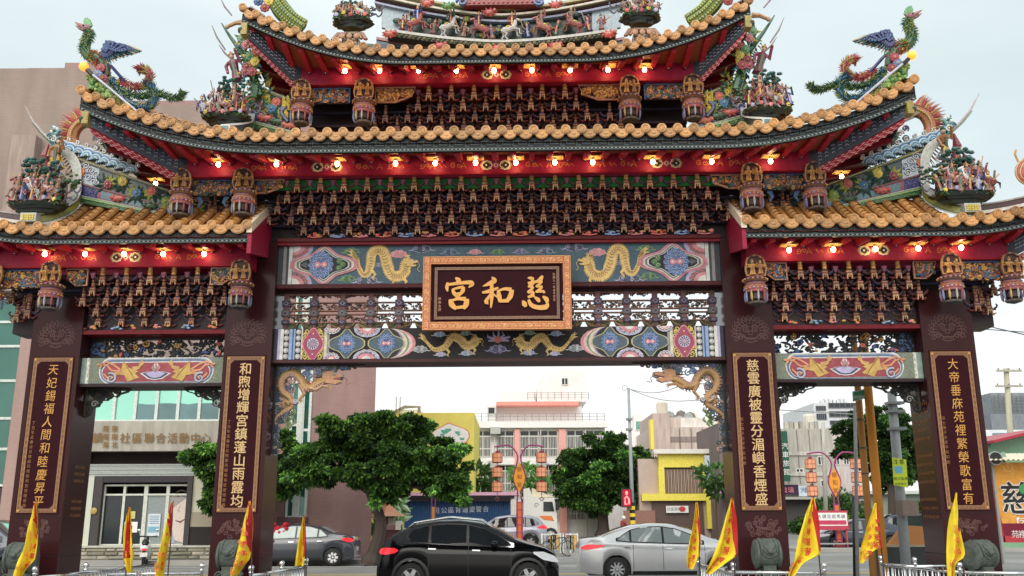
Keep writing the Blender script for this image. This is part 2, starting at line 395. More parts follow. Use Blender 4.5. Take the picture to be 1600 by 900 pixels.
# ---- pillars ---------------------------------------------------
COUP = {(-1, 1): '天妃錫福人間和睦慶昇平', (-1, 0): '和煦增輝宮鎮蓬山雨露均', (1, 0): '慈雲廣被靈分湄嶼香煙盛', (1, 1): '大帝垂庥苑裡繁榮歌富有'}
def engraved_mask(mb, cx, cz, s, y, col):
    """lion mask cut into the granite: mane curls, brows, eyes, nose, teeth"""
    for k in range(15):
        a = -PI*.15+k*PI*1.3/14; x, z = cx+s*.72*cos(a), cz+s*.62*sin(a)
        mb.stroke([(cx+s*.42*cos(a), cz+s*.36*sin(a)), (x, z)], s*.03, y, col)
        mb.stroke(spiral(x, z, s*.15, 1.2, a), s*.028, y, col)
    for t in (-1, 1):
        ring(mb, cx+t*s*.2, cz+s*.1, s*.11, s*.03, y, col, 10); disc(mb, cx+t*s*.2, cz+s*.1, s*.04, y, col, 8)
        mb.stroke([(cx+t*s*.06, cz+s*.22), (cx+t*s*.22, cz+s*.32), (cx+t*s*.38, cz+s*.2)], s*.05, y, col)
        mb.stroke(spiral(cx+t*s*.42, cz-s*.25, s*.16, 1.3), s*.03, y, col)
    ring(mb, cx, cz-s*.05, s*.1, s*.03, y, col, 8)
    mb.stroke([(cx-s*.35, cz-s*.2), (cx-s*.2, cz-s*.3), (cx+s*.2, cz-s*.3), (cx+s*.35, cz-s*.2)], s*.035, y, col)
    for k in range(6): mb.stroke([(cx-s*.22+k*s*.088, cz-s*.3), (cx-s*.22+k*s*.088, cz-s*.4)], s*.025, y, col)
    mb.stroke([(cx-s*.3, cz-s*.42), (cx, cz-s*.5), (cx+s*.3, cz-s*.42)], s*.03, y, col)
def engraved_beast(mb, cx, cz, w, h, y, col, rr):
    """running beast among clouds, as cut lines"""
    for k in range(34):
        a = 2*PI*rr.random(); q = rr.random()**.6; mb.stroke(spiral(cx+w*.48*q*cos(a), cz+h*.46*q*sin(a), h*rr.uniform(.08, .17), 1.3, rr.random()*6, rr.choice((-1, 1))), h*.035, y, col)
    mb.stroke([(cx-w*.2, cz+h*.05), (cx-w*.1, cz-h*.05), (cx+w*.12, cz-h*.05), (cx+w*.22, cz+h*.06)], h*.1, y, col)
CUT = srgb(98, 64, 60)
for s in (-1, 1):
    for outer in (0, 1):
        a, b, zt = ((4.36, 5.28, 7.0), (8.08, 9.06, 5.9))[outer]
        x0, x1 = (a, b) if s > 0 else (-b, -a)
        pl = part('pillar', MB().box(x0, x1, -.45, .45, .60, zt, MAR, bev=.02), GRANITE, label='maroon granite pillar')
        sm = MB()
        for zz in (1.74, 1.02): sm.box(x0-.004, x1+.004, -.454, .454, zz-.006, zz+.006, srgb(40, 18, 20))
        sm.build('joint', PAINT, pl)
        pm = MB().box(x0-.06, x1+.06, -.51, .51, .50, .60, MAR, bev=.02).box(x0-.22, x1+.22, -1.25, .70, .22, .5, MAR, bev=.02); pm.build('plinth', GRANITE, pl)
        c0, c1 = ((4.47, 5.20), (8.19, 8.95))[outer]
        cx = s*(c0+c1)/2; hw = (c1-c0)/2; z0, z1 = 1.80, 4.71; y = -.452
        MB().box(cx-hw-.02, cx+hw+.02, -.462, -.45, z0-.02, z1+.02, srgb(50, 24, 26)).build('couplet_panel', LACQ, pl)
        fr = MB(); yy = -.468; t = .075
        for (p, q, r_, u_) in ((-hw, -hw+t, z0, z1), (hw-t, hw, z0, z1), (-hw+t, hw-t, z0, z0+t), (-hw+t, hw-t, z1-t, z1)):
            fr.box(cx+p, cx+q, yy, -.463, r_, u_, srgb(132, 92, 62))
        yy -= .003
        for k in range(2): ww = .004 + 0*k; d = .012+k*.05; fr.stroke([(cx-hw+d, z0+d), (cx+hw-d, z0+d), (cx+hw-d, z1-d), (cx-hw+d, z1-d)], .008, yy, srgb(176, 134, 84), closed=True)
        n = 26
        for k in range(n):   # key pattern marks along the frame
            z = z0+.1+(z1-z0-.2)*k/(n-1)
            for t2 in (-1, 1): fr.stroke([(cx+t2*(hw-.022), z-.03), (cx+t2*(hw-.022), z+.02), (cx+t2*(hw-.05), z+.02), (cx+t2*(hw-.05), z-.02)], .008, yy, BROWN)
        for k in range(8):
            x = cx-hw+.1+(2*hw-.2)*k/7
            for zz in (z0+.037, z1-.037): fr.stroke([(x-.03, zz-.014), (x+.02, zz-.014), (x+.02, zz+.014)], .008, yy, BROWN)
        for t2 in (-1, 1):   # stepped corner pieces
            for zz, d in ((z0+t, 1), (z1-t, -1)):
                fr.flat([(cx+t2*(hw-t), zz), (cx+t2*(hw-t-.07), zz), (cx+t2*(hw-t), zz+d*.07)][::(1 if t2*d > 0 else -1)], yy, srgb(132, 92, 62))
                disc(fr, cx+t2*(hw-.036), zz-d*.036, .02, yy-.003, GOLD, 8)
        fr.build('gilt_frame', FLATP, pl)
        tx = MB(); txt = COUP[(s, outer)]
        for i, ch in enumerate(txt):
            cm = MB(); write(cm, ch, cx+(.02 if outer else 0), z1-.24-i*(z1-z0-.44)/(len(txt)-1), -.463, .225 if outer else .245, srgb(206, 172, 120) if not outer else srgb(206, 150, 70), slant=.06 if outer else 0, bold=.0 if outer else .003, wide=.92 if outer else 1); cm.build('couplet_character', FLATP, pl)
        text_col(tx, ('丁丑年孟春吉旦敬獻苑裡慈和宮管理委員會' if s < 0 else '信士弟子合家平安叩謝')[:18], cx-s*(-.24 if s < 0 else .27), z1-1.25, -.463, .07, .09, DGOLD)
        tx.build('couplet_signature', FLATP, pl)
        en = MB(); engraved_mask(en, cx, 5.12, .42, -.454, CUT); engraved_beast(en, cx, 1.5, .66, .36, -.454, CUT, random.Random(5+s+outer)); en.build('engraving', FLATP, pl)
        # donors' names on the flank facing the roadway
        if outer:
            dn = MB(); xf = s*a; rr = random.Random(11)
            rows = range(14) if s > 0 else range(6)
            for k in rows:
                z = (4.05-k*.16) if s > 0 else (2.95-k*.13-(.25 if k > 2 else 0))
                if s > 0 and k in (5, 10): continue
                for j in range(9 if s > 0 else 6):
                    M = Matrix.Translation((xf-s*.006, 0, 0)) @ Matrix.Rotation(-s*PI/2, 4, 'Z')
                    dn.M = M; write(dn, '福德林陳張黃李王吳劉'[rr.randrange(10)], (j-4)*.085 if s > 0 else (j*.07-.2)*-1, z-.3, 0, .065, DGOLD, th=.004); dn.M = None
            dn.build('donor_inscription', FLATP, pl)
# ---- roadway lintels -------------------------------------------
X = 4.36
low = part('painted_beam', MB().box(-X, X, -.32, .32, 4.66, 5.27, srgb(36, 32, 34)).box(-X, X, -.34, .34, 4.60, 4.66, srgb(70, 40, 40)), label='lower painted beam with two small gold dragons')
d = MB(); y = -.325; zc = 4.965; h = .30
for s in (-1, 1):
    def band(a, b, c, dy=0): d.flat([(s*a, zc-h), (s*b, zc-h), (s*b, zc+h), (s*a, zc+h)], y-dy, c)
    for a, b, c in ((4.35, 4.28, srgb(48, 48, 70)), (4.28, 4.23, LILAC), (4.23, 4.17, WHITE), (4.17, 4.06, BLACK), (4.06, 4.0, LBLUE), (4.0, 3.97, BLUE), (3.97, 3.94, LBLUE), (3.94, 3.82, BLACK), (3.82, 3.80, WHITE), (3.80, 3.38, DGOLD), (3.375, 3.32, CREAM), (3.32, 3.27, GREY)): band(a, b, c)
    for k in range(5):
        for xx in (4.115, 3.88):
            disc(d, s*xx, zc-h+.06+k*.12, .052, y-.003, srgb(190, 186, 176), 10); disc(d, s*xx-.01, zc-h+.068+k*.12, .024, y-.006, WHITE, 8)
    band(3.785, 3.395, srgb(40, 30, 26), .003)
    for k in range(16):
        a = 2*PI*k/16; d.stroke(spiral(s*3.59+.19*(1 if cos(a) > 0 else -1)*(.55+.4*abs(cos(a))), zc+.27*sin(a), .055, 1.2, a*2), .016, y-.006, YEL)
    P = []
    for k in range(24):
        a = 2*PI*k/24; q = .25*(1+.12*cos(4*a)); P.append((s*3.59+q*.68*cos(a), zc+q*1.08*sin(a)))
    d.flat([(s*3.59+(p[0]-s*3.59)*1.14, zc+(p[1]-zc)*1.08) for p in P], y-.009, PINK); d.flat(P, y-.012, srgb(168, 40, 84))
    disc(d, s*3.59, zc, .115, y-.015, srgb(210, 200, 220), 14)
    for k in range(12): a = 2*PI*k/12; d.stroke([(s*3.59+.03*cos(a), zc+.03*sin(a)), (s*3.59+.1*cos(a), zc+.1*sin(a))], [.008, .026], y-.018, PURP)
    disc(d, s*3.59, zc, .025, y-.018, PINK, 8)
    for qq in (-1, 1):
        disc(d, s*3.59, zc+qq*.2, .014, y-.018, WHITE, 6)
    # rainbow edge outside the inner lozenge
    for i, (k, c) in enumerate(((1.0, PINK), (.9, srgb(236, 200, 190)), (.8, srgb(124, 150, 110)), (.74, CREAM), (.62, srgb(150, 130, 170)), (.55, BLACK))):
        Q = [(s*2.2, zc+h)] + [(s*(2.2-.61*k*sin(PI*t/12)**.8*1.0), zc+h*cos(PI*t/12)) for t in range(1, 12)] + [(s*2.2, zc-h)]
        d.flat(Q, y-.003*(i+1), c)
    for cx in (2.93, 2.16):
        diamond(d, s*cx, zc, .36, h*.97, y-.021, [(1.0, srgb(200, 190, 130)), (.93, srgb(74, 98, 112))])
        medallion(d, s*cx, zc, .21, .21, y-.03)
    for cx, qq in ((2.54, 1), (2.54, -1), (3.22, 1), (3.22, -1)):
        for i, (r_, c) in enumerate(((.25, LILAC), (.2, srgb(120, 104, 130)), (.15, PINK), (.08, WHITE))):
            if cx > 3: r_ *= .6
            d.flat([(s*cx+r_*1.05*cos(PI*k/8), zc+qq*h-qq*r_*.72*sin(PI*k/8)) for k in range(9)], y-.018-i*.002, c)
        for k in range(6): a = PI*(k+.5)/6; q = .2*(1 if cx < 3 else .6); d.stroke(spiral(s*cx+q*cos(a), zc+qq*h-qq*q*.75*sin(a), .04, 1), .014, y-.028, WHITE)
    # gold dragon running in to the pearl
    dragon_flat(d, [(s*1.38, zc+.02), (s*1.22, zc-.13), (s*1.02, zc-.08), (s*.88, zc+.1), (s*.74, zc+.06), (s*.62, zc-.06), (s*.48, zc-.03), (s*.40, zc+.06)], .052, y-.004, srgb(244, 200, 96), srgb(160, 110, 50), s=-s, head=.085)
    for cx, cz, q, c in ((1.13, .17, .08, LBLUE), (.62, .19, .07, srgb(120, 170, 140)), (.6, -.2, .08, LBLUE), (1.1, -.22, .07, LILAC), (1.5, -.12, .1, srgb(140, 150, 160))): cloud(d, s*cx, zc+cz, q, y-.001, c)
for k in range(7):
    a = PI*(k)/6; q = .2+.05*(k % 2); d.stroke([(0+.06*cos(a), zc+.05+.04*sin(a)), (.5*q*2*cos(a)+.02, zc+.04+q*.6*sin(a)), (q*.85*cos(a)-.01, zc+.06+q*.95*sin(a))], [.05, .04, .004], y-.003, LILAC)
disc(d, 0, zc+.06, .07, y-.006, CORAL); cloud(d, 0, zc-.13, .12, y-.006, srgb(80, 80, 120), LILAC)
d.build('beam_painting', AGED, low)

up = part('painted_beam', MB().box(-X, X, -.32, .32, 6.16, 6.94, srgb(74, 98, 110)).box(-X, X, -.34, .34, 6.08, 6.16, srgb(74, 20, 28)), label='upper painted beam with gold dragons and diamond medallions')
d = MB(); zc = 6.55; h = .385
for s in (-1, 1):
    for a, b, c in ((4.35, 4.26, srgb(60, 62, 70)), (4.26, 4.20, GREY), (4.20, 4.15, srgb(60, 70, 80)), (4.15, 4.08, WHITE)): band = d.flat([(s*a, zc-h), (s*b, zc-h), (s*b, zc+h), (s*a, zc+h)], y, c)
    for cz in (-1, 1):
        for i, (r_, c) in enumerate(((.4, LILAC), (.32, srgb(110, 110, 120)), (.24, PINK), (.16, WHITE))):
            d.flat([(s*4.07, zc+cz*h)] + [(s*(4.07-r_*cos(PI/2*k/6)), zc+cz*(h-r_*.75*sin(PI/2*k/6))) for k in range(7)], y-.002*(i+1), c)
        for k in range(4): a = PI/2*(k+.5)/4; d.stroke(spiral(s*(4.07-.3*cos(a)), zc+cz*(h-.22*sin(a)), .05, 1.1), .016, y-.011, CORAL)
    diamond(d, s*3.44, zc, .68, h, y-.012, [(1.0, PINK), (.93, srgb(200, 120, 150)), (.87, CREAM), (.80, srgb(120, 110, 110)), (.74, WHITE), (.70, srgb(30, 28, 32))])
    medallion(d, s*3.50, zc, .31, .31, y-.032, body=srgb(80, 110, 170))
    d.flat([(s*3.92, zc), (s*3.80, zc+.06), (s*3.74, zc), (s*3.80, zc-.06)][::1], y-.032, srgb(90, 96, 100))
    for a, b in ((3.14, .07), (3.14, -.07), (3.07, 0)): disc(d, s*a, zc+b, .06, y-.034, srgb(70, 120, 80), 9); d.stroke(spiral(s*a, zc+b, .045, 1), .012, y-.037, LGREEN)
    pts = [(862, 225), (880, 310), (930, 375), (985, 360), (1010, 270), (1025, 170), (1080, 125), (1145, 165), (1180, 280), (1230, 380), (1310, 405), (1380, 360), (1400, 290), (1440, 255)]
    dragon_flat(d, [(s*(4.45-(425+a/6.667-417)/82.3), zc+h-(b-75)*.00194) for a, b in pts], .068, y-.006, srgb(244, 200, 96), srgb(160, 110, 50), s=-s, head=.13)
    for a, b, q, c, e in ((1310, 165, .12, PINK, srgb(236, 190, 196)), (1560, 110, .13, srgb(60, 76, 90), LILAC), (970, 440, .15, srgb(70, 90, 104), LILAC), (790, 130, .10, srgb(70, 110, 90), LGREEN), (765, 420, .10, srgb(70, 110, 90), LGREEN), (1080, 280, .07, srgb(120, 130, 140), LILAC)):
        cloud(d, s*(4.45-(425+a/6.667-417)/82.3), zc+h-(b-75)*.00194, q, y-.001, c, e)
for u, q, c, e in ((-.95, .1, srgb(60, 90, 110), LBLUE), (-.45, .085, PINK, srgb(236, 190, 196)), (0, .08, srgb(70, 120, 90), LGREEN), (.45, .085, srgb(90, 100, 140), LILAC), (.95, .1, srgb(60, 90, 110), LILAC)):
    cloud(d, u, 6.79, q, y-.001, c, e)
d.build('beam_painting', AGED, up)

# ---- openwork between the lintels: posts, rails, carved bays ----
rr = random.Random(3)
ow = MB(); bay = .563
post_cols = [srgb(110, 60, 66), srgb(56, 50, 80), srgb(130, 84, 84), srgb(90, 88, 90)]
HAIR = srgb(150, 96, 74); DK = srgb(46, 28, 30)
frame = part('openwork_screen', MB().box(-X, X, -.05, .05, 5.27, 5.30, srgb(110, 60, 40)).box(-X, X, -.05, .05, 6.03, 6.08, DK), CARVE, label='openwork screen of carved bays between the two painted beams')
def scrollwork(mb, x0, x1, z0, z1, n, cols, rr, y=-.04, th=.07, r=.04, w=.016):
    for k in range(n):
        x = x0+(x1-x0)*rr.random(); z = z0+(z1-z0)*rr.random(); c = cols[rr.randrange(len(cols))]; q = rr.random()
        if q < .45: mb.stroke(spiral(x, z, r*(.6+.8*rr.random()), .9+.5*rr.random(), rr.random()*6, rr.choice((-1, 1)), 8), w, y-.01*rr.random(), c, th=th)
        elif q < .8:
            a = rr.random()*PI; l = r*(1+rr.random()); mb.stroke([(x-l*cos(a), z-l*sin(a)*.6), (x, z+r*.3), (x+l*cos(a), z+l*sin(a)*.6)], [w*.6, w*2.2, w*.5], y-.01*rr.random(), c, th=th)
        else: mb.ball((x, y, z), (r*.6, .03, r*.5), c, 6, 4)
def post_piece():
    m = MB()
    for k, (a, b, w2) in enumerate(((0, .12, .045), (.12, .20, .075), (.20, .28, .05), (.28, .40, .085), (.40, .48, .06), (.48, .60, .08), (.60, .74, .05))):
        m.box(-w2, w2, -.07-.02*(k % 2), .05, a, b, post_cols[k % 4])
        if k % 2: m.flat([(-w2*.7, (a+b)/2), (0, a+.012), (w2*.7, (a+b)/2), (0, b-.012)], -.094, srgb(150, 134, 150)); m.flat([(-w2*.4, (a+b)/2), (0, a+.03), (w2*.4, (a+b)/2), (0, b-.03)], -.096, DK)
    return m.mesh('screen_post', CARVE)
pm = post_piece()
for k in range(-8, 8): link('screen_post', pm, frame, loc=((k+.5)*bay, 0, 5.29))
bays = []
for v in range(3):
    m = MB(); rr = random.Random(20+v); w2 = bay/2-.05
    for z0 in (.235, .475):      # two carved rows, arched top edges, with the slot left open above each
        arch = [(-w2, z0-.09), (-w2, z0+.045), (-w2+.05, z0+.075), (w2-.05, z0+.075), (w2, z0+.045), (w2, z0-.09)]
        m.stroke(arch, .018, -.06, HAIR, th=.1); m.stroke([(-w2, z0-.09), (w2, z0-.09)], .02, -.06, HAIR, th=.1)
        scrollwork(m, -w2+.01, w2-.01, z0-.08, z0+.06, 22, [srgb(120, 84, 60), DK, srgb(110, 56, 50), srgb(80, 74, 50), srgb(140, 104, 76)], rr, r=.034, w=.013)
    m.box(-w2-.04, w2+.04, -.05, .05, .70, .725, HAIR); scrollwork(m, -w2, w2, .66, .71, 12, [srgb(110, 50, 60), DK], rr, r=.03)
    for s in (-1, 1):           # leafy valance leaving a pointed opening in the middle
        poly = [(s*.025, .135), (s*.08, .02), (s*.13, 0), (s*.29, 0), (s*.29, .145)]
        m.prism(poly, -.045, .045, srgb(40, 50, 34))
        for k in range(6): a = k/5; m.stroke([(s*(.04+.12*a), .125-.09*a), (s*(.09+.11*a), .07-.06*a), (s*(.15+.12*a), .085-.05*a)], [.022, .026, .008], -.05, [srgb(150, 110, 50), srgb(70, 110, 50), srgb(160, 90, 60)][k % 3], th=.004)
        scrollwork(m, s*.12, s*.27, .03, .13, 7, [srgb(140, 104, 54), srgb(120, 60, 50), srgb(50, 90, 50)], rr, y=-.055, th=.01, r=.028, w=.012)
    bays.append(m.mesh('carved_bay', CARVE))
for k in range(-7, 8): link('carved_bay', bays[k % 3], frame, loc=(k*bay, 0, 5.30))

# ---- name board --------------------------------------------------
plq = gthing('name_board', 'dark maroon name board with three large gold characters hung at the centre of the archway', 'signboard', (0, -.78, 5.835))
MB().box(-1.25, 1.25, -.03, .03, -.56, .56, srgb(46, 17, 23)).build('board', LACQ, plq)
MB().box(-.9, -.8, .03, .46, -.1, .1, DRED).box(.8, .9, .03, .46, -.1, .1, DRED).build('bracket', PAINT, plq)
fr = MB(); A, B, t = 1.41, .715, .15
OR = srgb(196, 104, 62)
for q in ((-A, -A+t, -B, B), (A-t, A, -B, B), (-A+t, A-t, -B, -B+t), (-A+t, A-t, B-t, B)): fr.box(q[0], q[1], -.10, .04, q[2], q[3], OR)
yy = -.103
for dd, w in ((.008, .014), (t-.008, .012)): fr.stroke([(-A+dd, -B+dd), (A-dd, -B+dd), (A-dd, B-dd), (-A+dd, B-dd)], w, yy, srgb(232, 170, 90), closed=True)
def meander(mb, cx, cz, l, hgt, vert, col, y):
    P = [(-.48, -.32), (-.48, .36), (.44, .36), (.44, -.1), (-.2, -.1), (-.2, .14), (.2, .14)]
    mb.stroke([((cz_*hgt if vert else cx_*l)+cx, (cx_*l if vert else cz_*hgt)+cz) for cx_, cz_ in P], .011, y, col)
    mb.stroke([((cz_*hgt if vert else cx_*l)+cx, (cx_*l if vert else cz_*hgt)+cz) for cx_, cz_ in [(-.3, -.38), (.48, -.38), (.48, .2)]], .009, y, col)
for k in range(17):
    x = -A+t+.08+(2*A-2*t-.16)*k/16
    for z in (-B+t/2, B-t/2): meander(fr, x, z, .135, .09, False, srgb(240, 180, 100) if k % 3 else srgb(250, 200, 120), yy)
for k in range(9):
    z = -B+.09+(2*B-.18)*k/8
    for x in (-A+t/2, A-t/2): meander(fr, x, z, .13, .09, True, srgb(240, 180, 100) if k % 2 else srgb(250, 200, 120), yy)
fr.build('outer_frame', CARVE, plq)
fr = MB(); a, b, t2 = 1.19, .51, .055
for q in ((-a, -a+t2, -b, b), (a-t2, a, -b, b), (-a+t2, a-t2, -b, -b+t2), (-a+t2, a-t2, b-t2, b)): fr.box(q[0], q[1], -.06, -.03, q[2], q[3], srgb(140, 104, 84))
for dd in (.008, t2-.006): fr.stroke([(-a+dd, -b+dd), (a-dd, -b+dd), (a-dd, b-dd), (-a+dd, b-dd)], .008, -.063, srgb(196, 150, 110), closed=True)
for k in range(60):
    x = -a+.06+(2*a-.12)*k/59
    for z in (-b+t2/2, b-t2/2): fr.stroke([(x-.012, z-.008), (x+.008, z+.01)], .006, -.063, srgb(190, 150, 110))
fr.build('inner_frame', CARVE, plq)
# brush-written characters, stroke by stroke
BR = {'palace': [([(418, 252), (445, 275), (442, 305)], [10, 34, 26]), ([(352, 296), (343, 340), (350, 380)], [16, 24, 8]),
  ([(350, 318), (430, 305), (510, 298), (558, 300), (566, 318), (535, 345)], [16, 22, 24, 30, 26, 5]),
  ([(392, 358), (408, 395), (432, 428)], [14, 26, 16]), ([(392, 362), (450, 345), (492, 340)], [12, 18, 20]), ([(490, 338), (484, 375), (455, 415)], [20, 28, 14]),
  ([(415, 404), (470, 396)], [13, 16]), ([(470, 400), (440, 435), (425, 452)], [12, 15, 10]),
  ([(374, 452), (388, 500), (430, 542)], [18, 38, 20]), ([(380, 470), (440, 448), (512, 452)], [14, 20, 30]), ([(520, 450), (516, 500), (490, 540)], [30, 36, 20]), ([(410, 532), (500, 522)], [20, 22])],
 'peace': [([(742, 250), (764, 282), (715, 312), (662, 334)], [8, 36, 26, 4]), ([(656, 392), (720, 380), (800, 348)], [12, 26, 12]), ([(740, 315), (742, 420), (734, 535)], [22, 28, 8]),
  ([(738, 402), (700, 455), (678, 480)], [14, 22, 12]), ([(680, 484), (712, 488)], [16, 20]), ([(748, 398), (790, 438)], [14, 8]),
  ([(798, 368), (806, 425), (818, 482)], [16, 32, 22]), ([(798, 378), (860, 360), (915, 370)], [12, 20, 30]), ([(922, 368), (905, 430), (872, 478)], [26, 34, 20]), ([(815, 472), (890, 468)], [20, 26])],
 'mercy': [([(1062, 258), (1100, 268), (1098, 295)], [10, 26, 12]), ([(1192, 240), (1176, 268), (1140, 292)], [12, 28, 8]), ([(1062, 312), (1130, 296), (1192, 292)], [20, 18, 22]),
  ([(1122, 300), (1085, 332), (1062, 342)], [12, 20, 10]), ([(1070, 344), (1112, 346)], [10, 14]), ([(1112, 346), (1075, 384), (1055, 392)], [12, 22, 10]), ([(1062, 396), (1112, 390)], [14, 16]),
  ([(1186, 298), (1150, 332), (1130, 342)], [12, 20, 10]), ([(1140, 344), (1192, 342)], [10, 16]), ([(1188, 346), (1150, 382), (1128, 390)], [14, 22, 10]), ([(1134, 392), (1194, 386), (1206, 404)], [12, 18, 12]),
  ([(1118, 392), (1085, 430), (1060, 440)], [12, 20, 12]), ([(1060, 436), (1120, 424)], [14, 18]),
  ([(1014, 470), (1030, 500), (1042, 528)], [10, 36, 16]), ([(1066, 462), (1092, 512), (1150, 534), (1216, 530), (1232, 500), (1216, 484)], [16, 28, 30, 34, 20, 4]), ([(1118, 438), (1150, 462), (1160, 486)], [10, 28, 14]), ([(1192, 432), (1222, 458), (1236, 486)], [10, 32, 16])]}
for nm, st in BR.items():
    m = MB()
    for i, (P, wd) in enumerate(st):
        Q = smoothpath([((a-787)*.00215, 0, (396-b)*.00212) for a, b in P], 5); n = len(Q)
        ws = [float(np.interp(i2/(n-1)*(len(wd)-1), range(len(wd)), wd))*.0029 for i2 in range(n)]
        m.stroke([(v.x, v.z) for v in Q], ws, -.055-.0007*i, srgb(222, 164, 84), th=.02)
    m.build('character', FLATP, plq)
m = MB(); text_col(m, '民國九一年孟冬吉旦', 1.09, .36, -.03, .055, .062, srgb(190, 150, 110)); text_col(m, '陳庚金題', -1.09, -.1, -.03, .06, .072, srgb(190, 150, 110)); m.build('small_inscription', FLATP, plq)
# ================================================================ brackets, purlins, roofs
def bracket_mesh(v):
    m = MB(); rr = random.Random(40+v)
    g = [srgb(200, 150, 106), srgb(184, 128, 92), srgb(206, 164, 116)][v % 3]; g2 = srgb(130, 80, 66); red = srgb(110, 30, 34); cup = [srgb(150, 60, 90), srgb(70, 60, 120), srgb(160, 70, 60)][v % 3]
    # bearing arm running back into the wall, and the cross arms with curled ends
    m.box(-.035, .035, 0, .42, -.02, .05, srgb(60, 20, 22))
    for s in (-1, 1):
        m.stroke([(s*.03, .04), (s*.11, .035), (s*.17, .07), (s*.20, .12), (s*.175, .15)], [.035, .032, .026, .02, .008], .03, [srgb(66, 24, 30), srgb(30, 32, 66), srgb(78, 30, 28)][v], th=.04)
        m.stroke([(s*.03, .062), (s*.11, .058), (s*.16, .09), (s*.185, .13)], .010, .024, srgb(130, 90, 96), th=.004)
        m.stroke([(s*.04, -.04), (s*.10, -.06), (s*.15, -.03)], [.035, .03, .01], .0, red, th=.05)
    # bearing block
    m.prism([(-.05, .0), (.05, .0), (.07, .05), (.07, .085), (-.07, .085), (-.07, .05)], -.05, .06, g2)
    m.box(-.055, .055, -.056, -.05, .055, .075, g)
    # lotus-bud figure standing on the block
    m.lathe([(.040, .08), (.052, .10), (.034, .122), (.048, .145), (.034, .17), (.042, .19), (.030, .215), (.034, .245)], [cup, srgb(190, 122, 100), g, g2, srgb(196, 128, 104), g2, g], n=7, M=Matrix.Translation((0, -.02, -.03)) @ Matrix.Scale(1.35, 4, (0, 0, 1)))
    # forked hanging leaf: two outer tongues and a middle one
    for s in (-1, 1):
        m.stroke([(s*.022, .02), (s*.050, -.01), (s*.056, -.082)], [.028, .032, .022], -.065, g, th=.04)
        m.stroke([(s*.012, -.005), (s*.026, -.03), (s*.03, -.055)], [.012, .014, .008], -.07, BROWN, th=.006)
    m.stroke([(0, .01), (0, -.045)], [.03, .012], -.068, g, th=.03)
    m.box(-.066, .066, -.07, -.03, -.008, .012, g)
    for V_ in m.V: V_[:, 0] *= np.where(np.abs(V_[:, 0]) < .085, .8, 1)
    for k in range(10):      # small carved relief filling the gap beside the figure
        m.ball((rr.choice((-1, 1))*rr.uniform(.08, .2), rr.uniform(.05, .12), rr.uniform(-.06, .14)), (.022, .015, .018), [srgb(120, 60, 56), srgb(60, 56, 100), srgb(150, 100, 70)][k % 3], 5, 3)
    return m.mesh('bracket', CARVE)
BRK = [bracket_mesh(v) for v in range(3)]
def cup_mesh():
    m = MB(); m.prism([(-.02, -.06), (.02, -.06), (.035, 0), (.055, .05), (.03, .035), (0, .055), (-.03, .035), (-.055, .05), (-.035, 0)], -.03, .03, srgb(170, 90, 120))
    m.box(-.02, .02, 0, .3, -.05, .0, DRED); return m.mesh('bud_cup', CARVE)
CUP = cup_mesh()
HEAD = MB().lathe([(.03, 0), (.05, .02), (.035, .05), (.048, .08), (.03, .11), (.04, .13), (.05, .17), (.02, .18)], [srgb(190, 140, 70), GOLD, srgb(180, 120, 60), GOLD, srgb(190, 140, 70), GOLD, GOLD], n=7).mesh('gilded_head', CARVE)
def bracket_field(parent, rows, sp, z0, dz, w0, dw, cups=True, skew=0):
    """rows: list of (count) from top to bottom; alternate rows stand half a bay aside and step back"""
    for r, n in enumerate(rows):
        w = w0-dw*r; z = z0-dz*r
        for k in range(n):
            u = (k-(n-1)/2)*sp+skew
            o = link('bracket', BRK[(k*7+r*3) % 3], parent, loc=(u, -w, z)); o.rotation_euler = (0, rnd.uniform(-.03, .03), 0)
            if r == 0: link('gilded_head', HEAD, parent, loc=(u, -w-.05, z+.10))
        if cups and r == 0:
            for k in range(n+1): link('bud_cup', CUP, parent, loc=((k-n/2)*sp+skew, -w+.05, z+.14))
def tier(name, u0, u1, z0, z1, wtop, wbot, parent=None, label=None):
    """dark core wall behind a bracket field with stepped tie beams"""
    m = MB(); m.box(u0, u1, -.28, .28, z0, z1, srgb(36, 14, 20))
    n = 5
    for k in range(n):
        w = wbot+(wtop-wbot)*k/(n-1); z = z0+(z1-z0)*(k+.4)/n
        m.box(u0+.01, u1-.01, -w+.12, -w+.20, z-.02, z+.03, [srgb(64, 20, 28), srgb(30, 28, 60)][k % 2])
    return part(name, m, CARVE, parent, label=label)
# ---- main tier
c = tier('bracket_tier', -5.85, 5.85, 7.06, 8.06, 1.0, .35, label='wide middle field of gilded brackets above the name board')
bracket_field(c, [18, 19, 22, 21, 18], .452, 7.86, .165, 1.12, .17)
part('red_moulding', MB().box(-4.37, 4.37, -.42, .3, 6.94, 7.0, srgb(120, 22, 34)).box(-4.37, 4.37, -.46, .3, 7.0, 7.07, srgb(90, 20, 28)), PAINT)
part('green_board', MB().box(-5.0, 5.0, -1.08, -1.02, 7.86, 8.05, srgb(34, 104, 50)), PAINT)
m = MB(); rr = random.Random(9)
for k in range(-9, 9):    # small carved scenes between the feet of the brackets
    x = (k+.5)*.452+.226; cl = [[CORAL, GOLD, srgb(180, 90, 50)], [LBLUE, GREY, srgb(70, 90, 130)], [PINK, srgb(150, 80, 70), GOLD]][k % 3]
    if abs(x) < 4.3:
        for j in range(7): m.ball((x+rr.uniform(-.14, .14), -.5, 7.11+rr.uniform(-.02, .05)), (.03+.02*rr.random(), .02, .022), cl[j % 3], 6, 4)
        m.stroke([(x-.15, 7.09), (x, 7.07), (x+.15, 7.09)], .02, -.5, cl[0], th=.02)
part('carved_frieze', m, CARVE, kind='stuff')
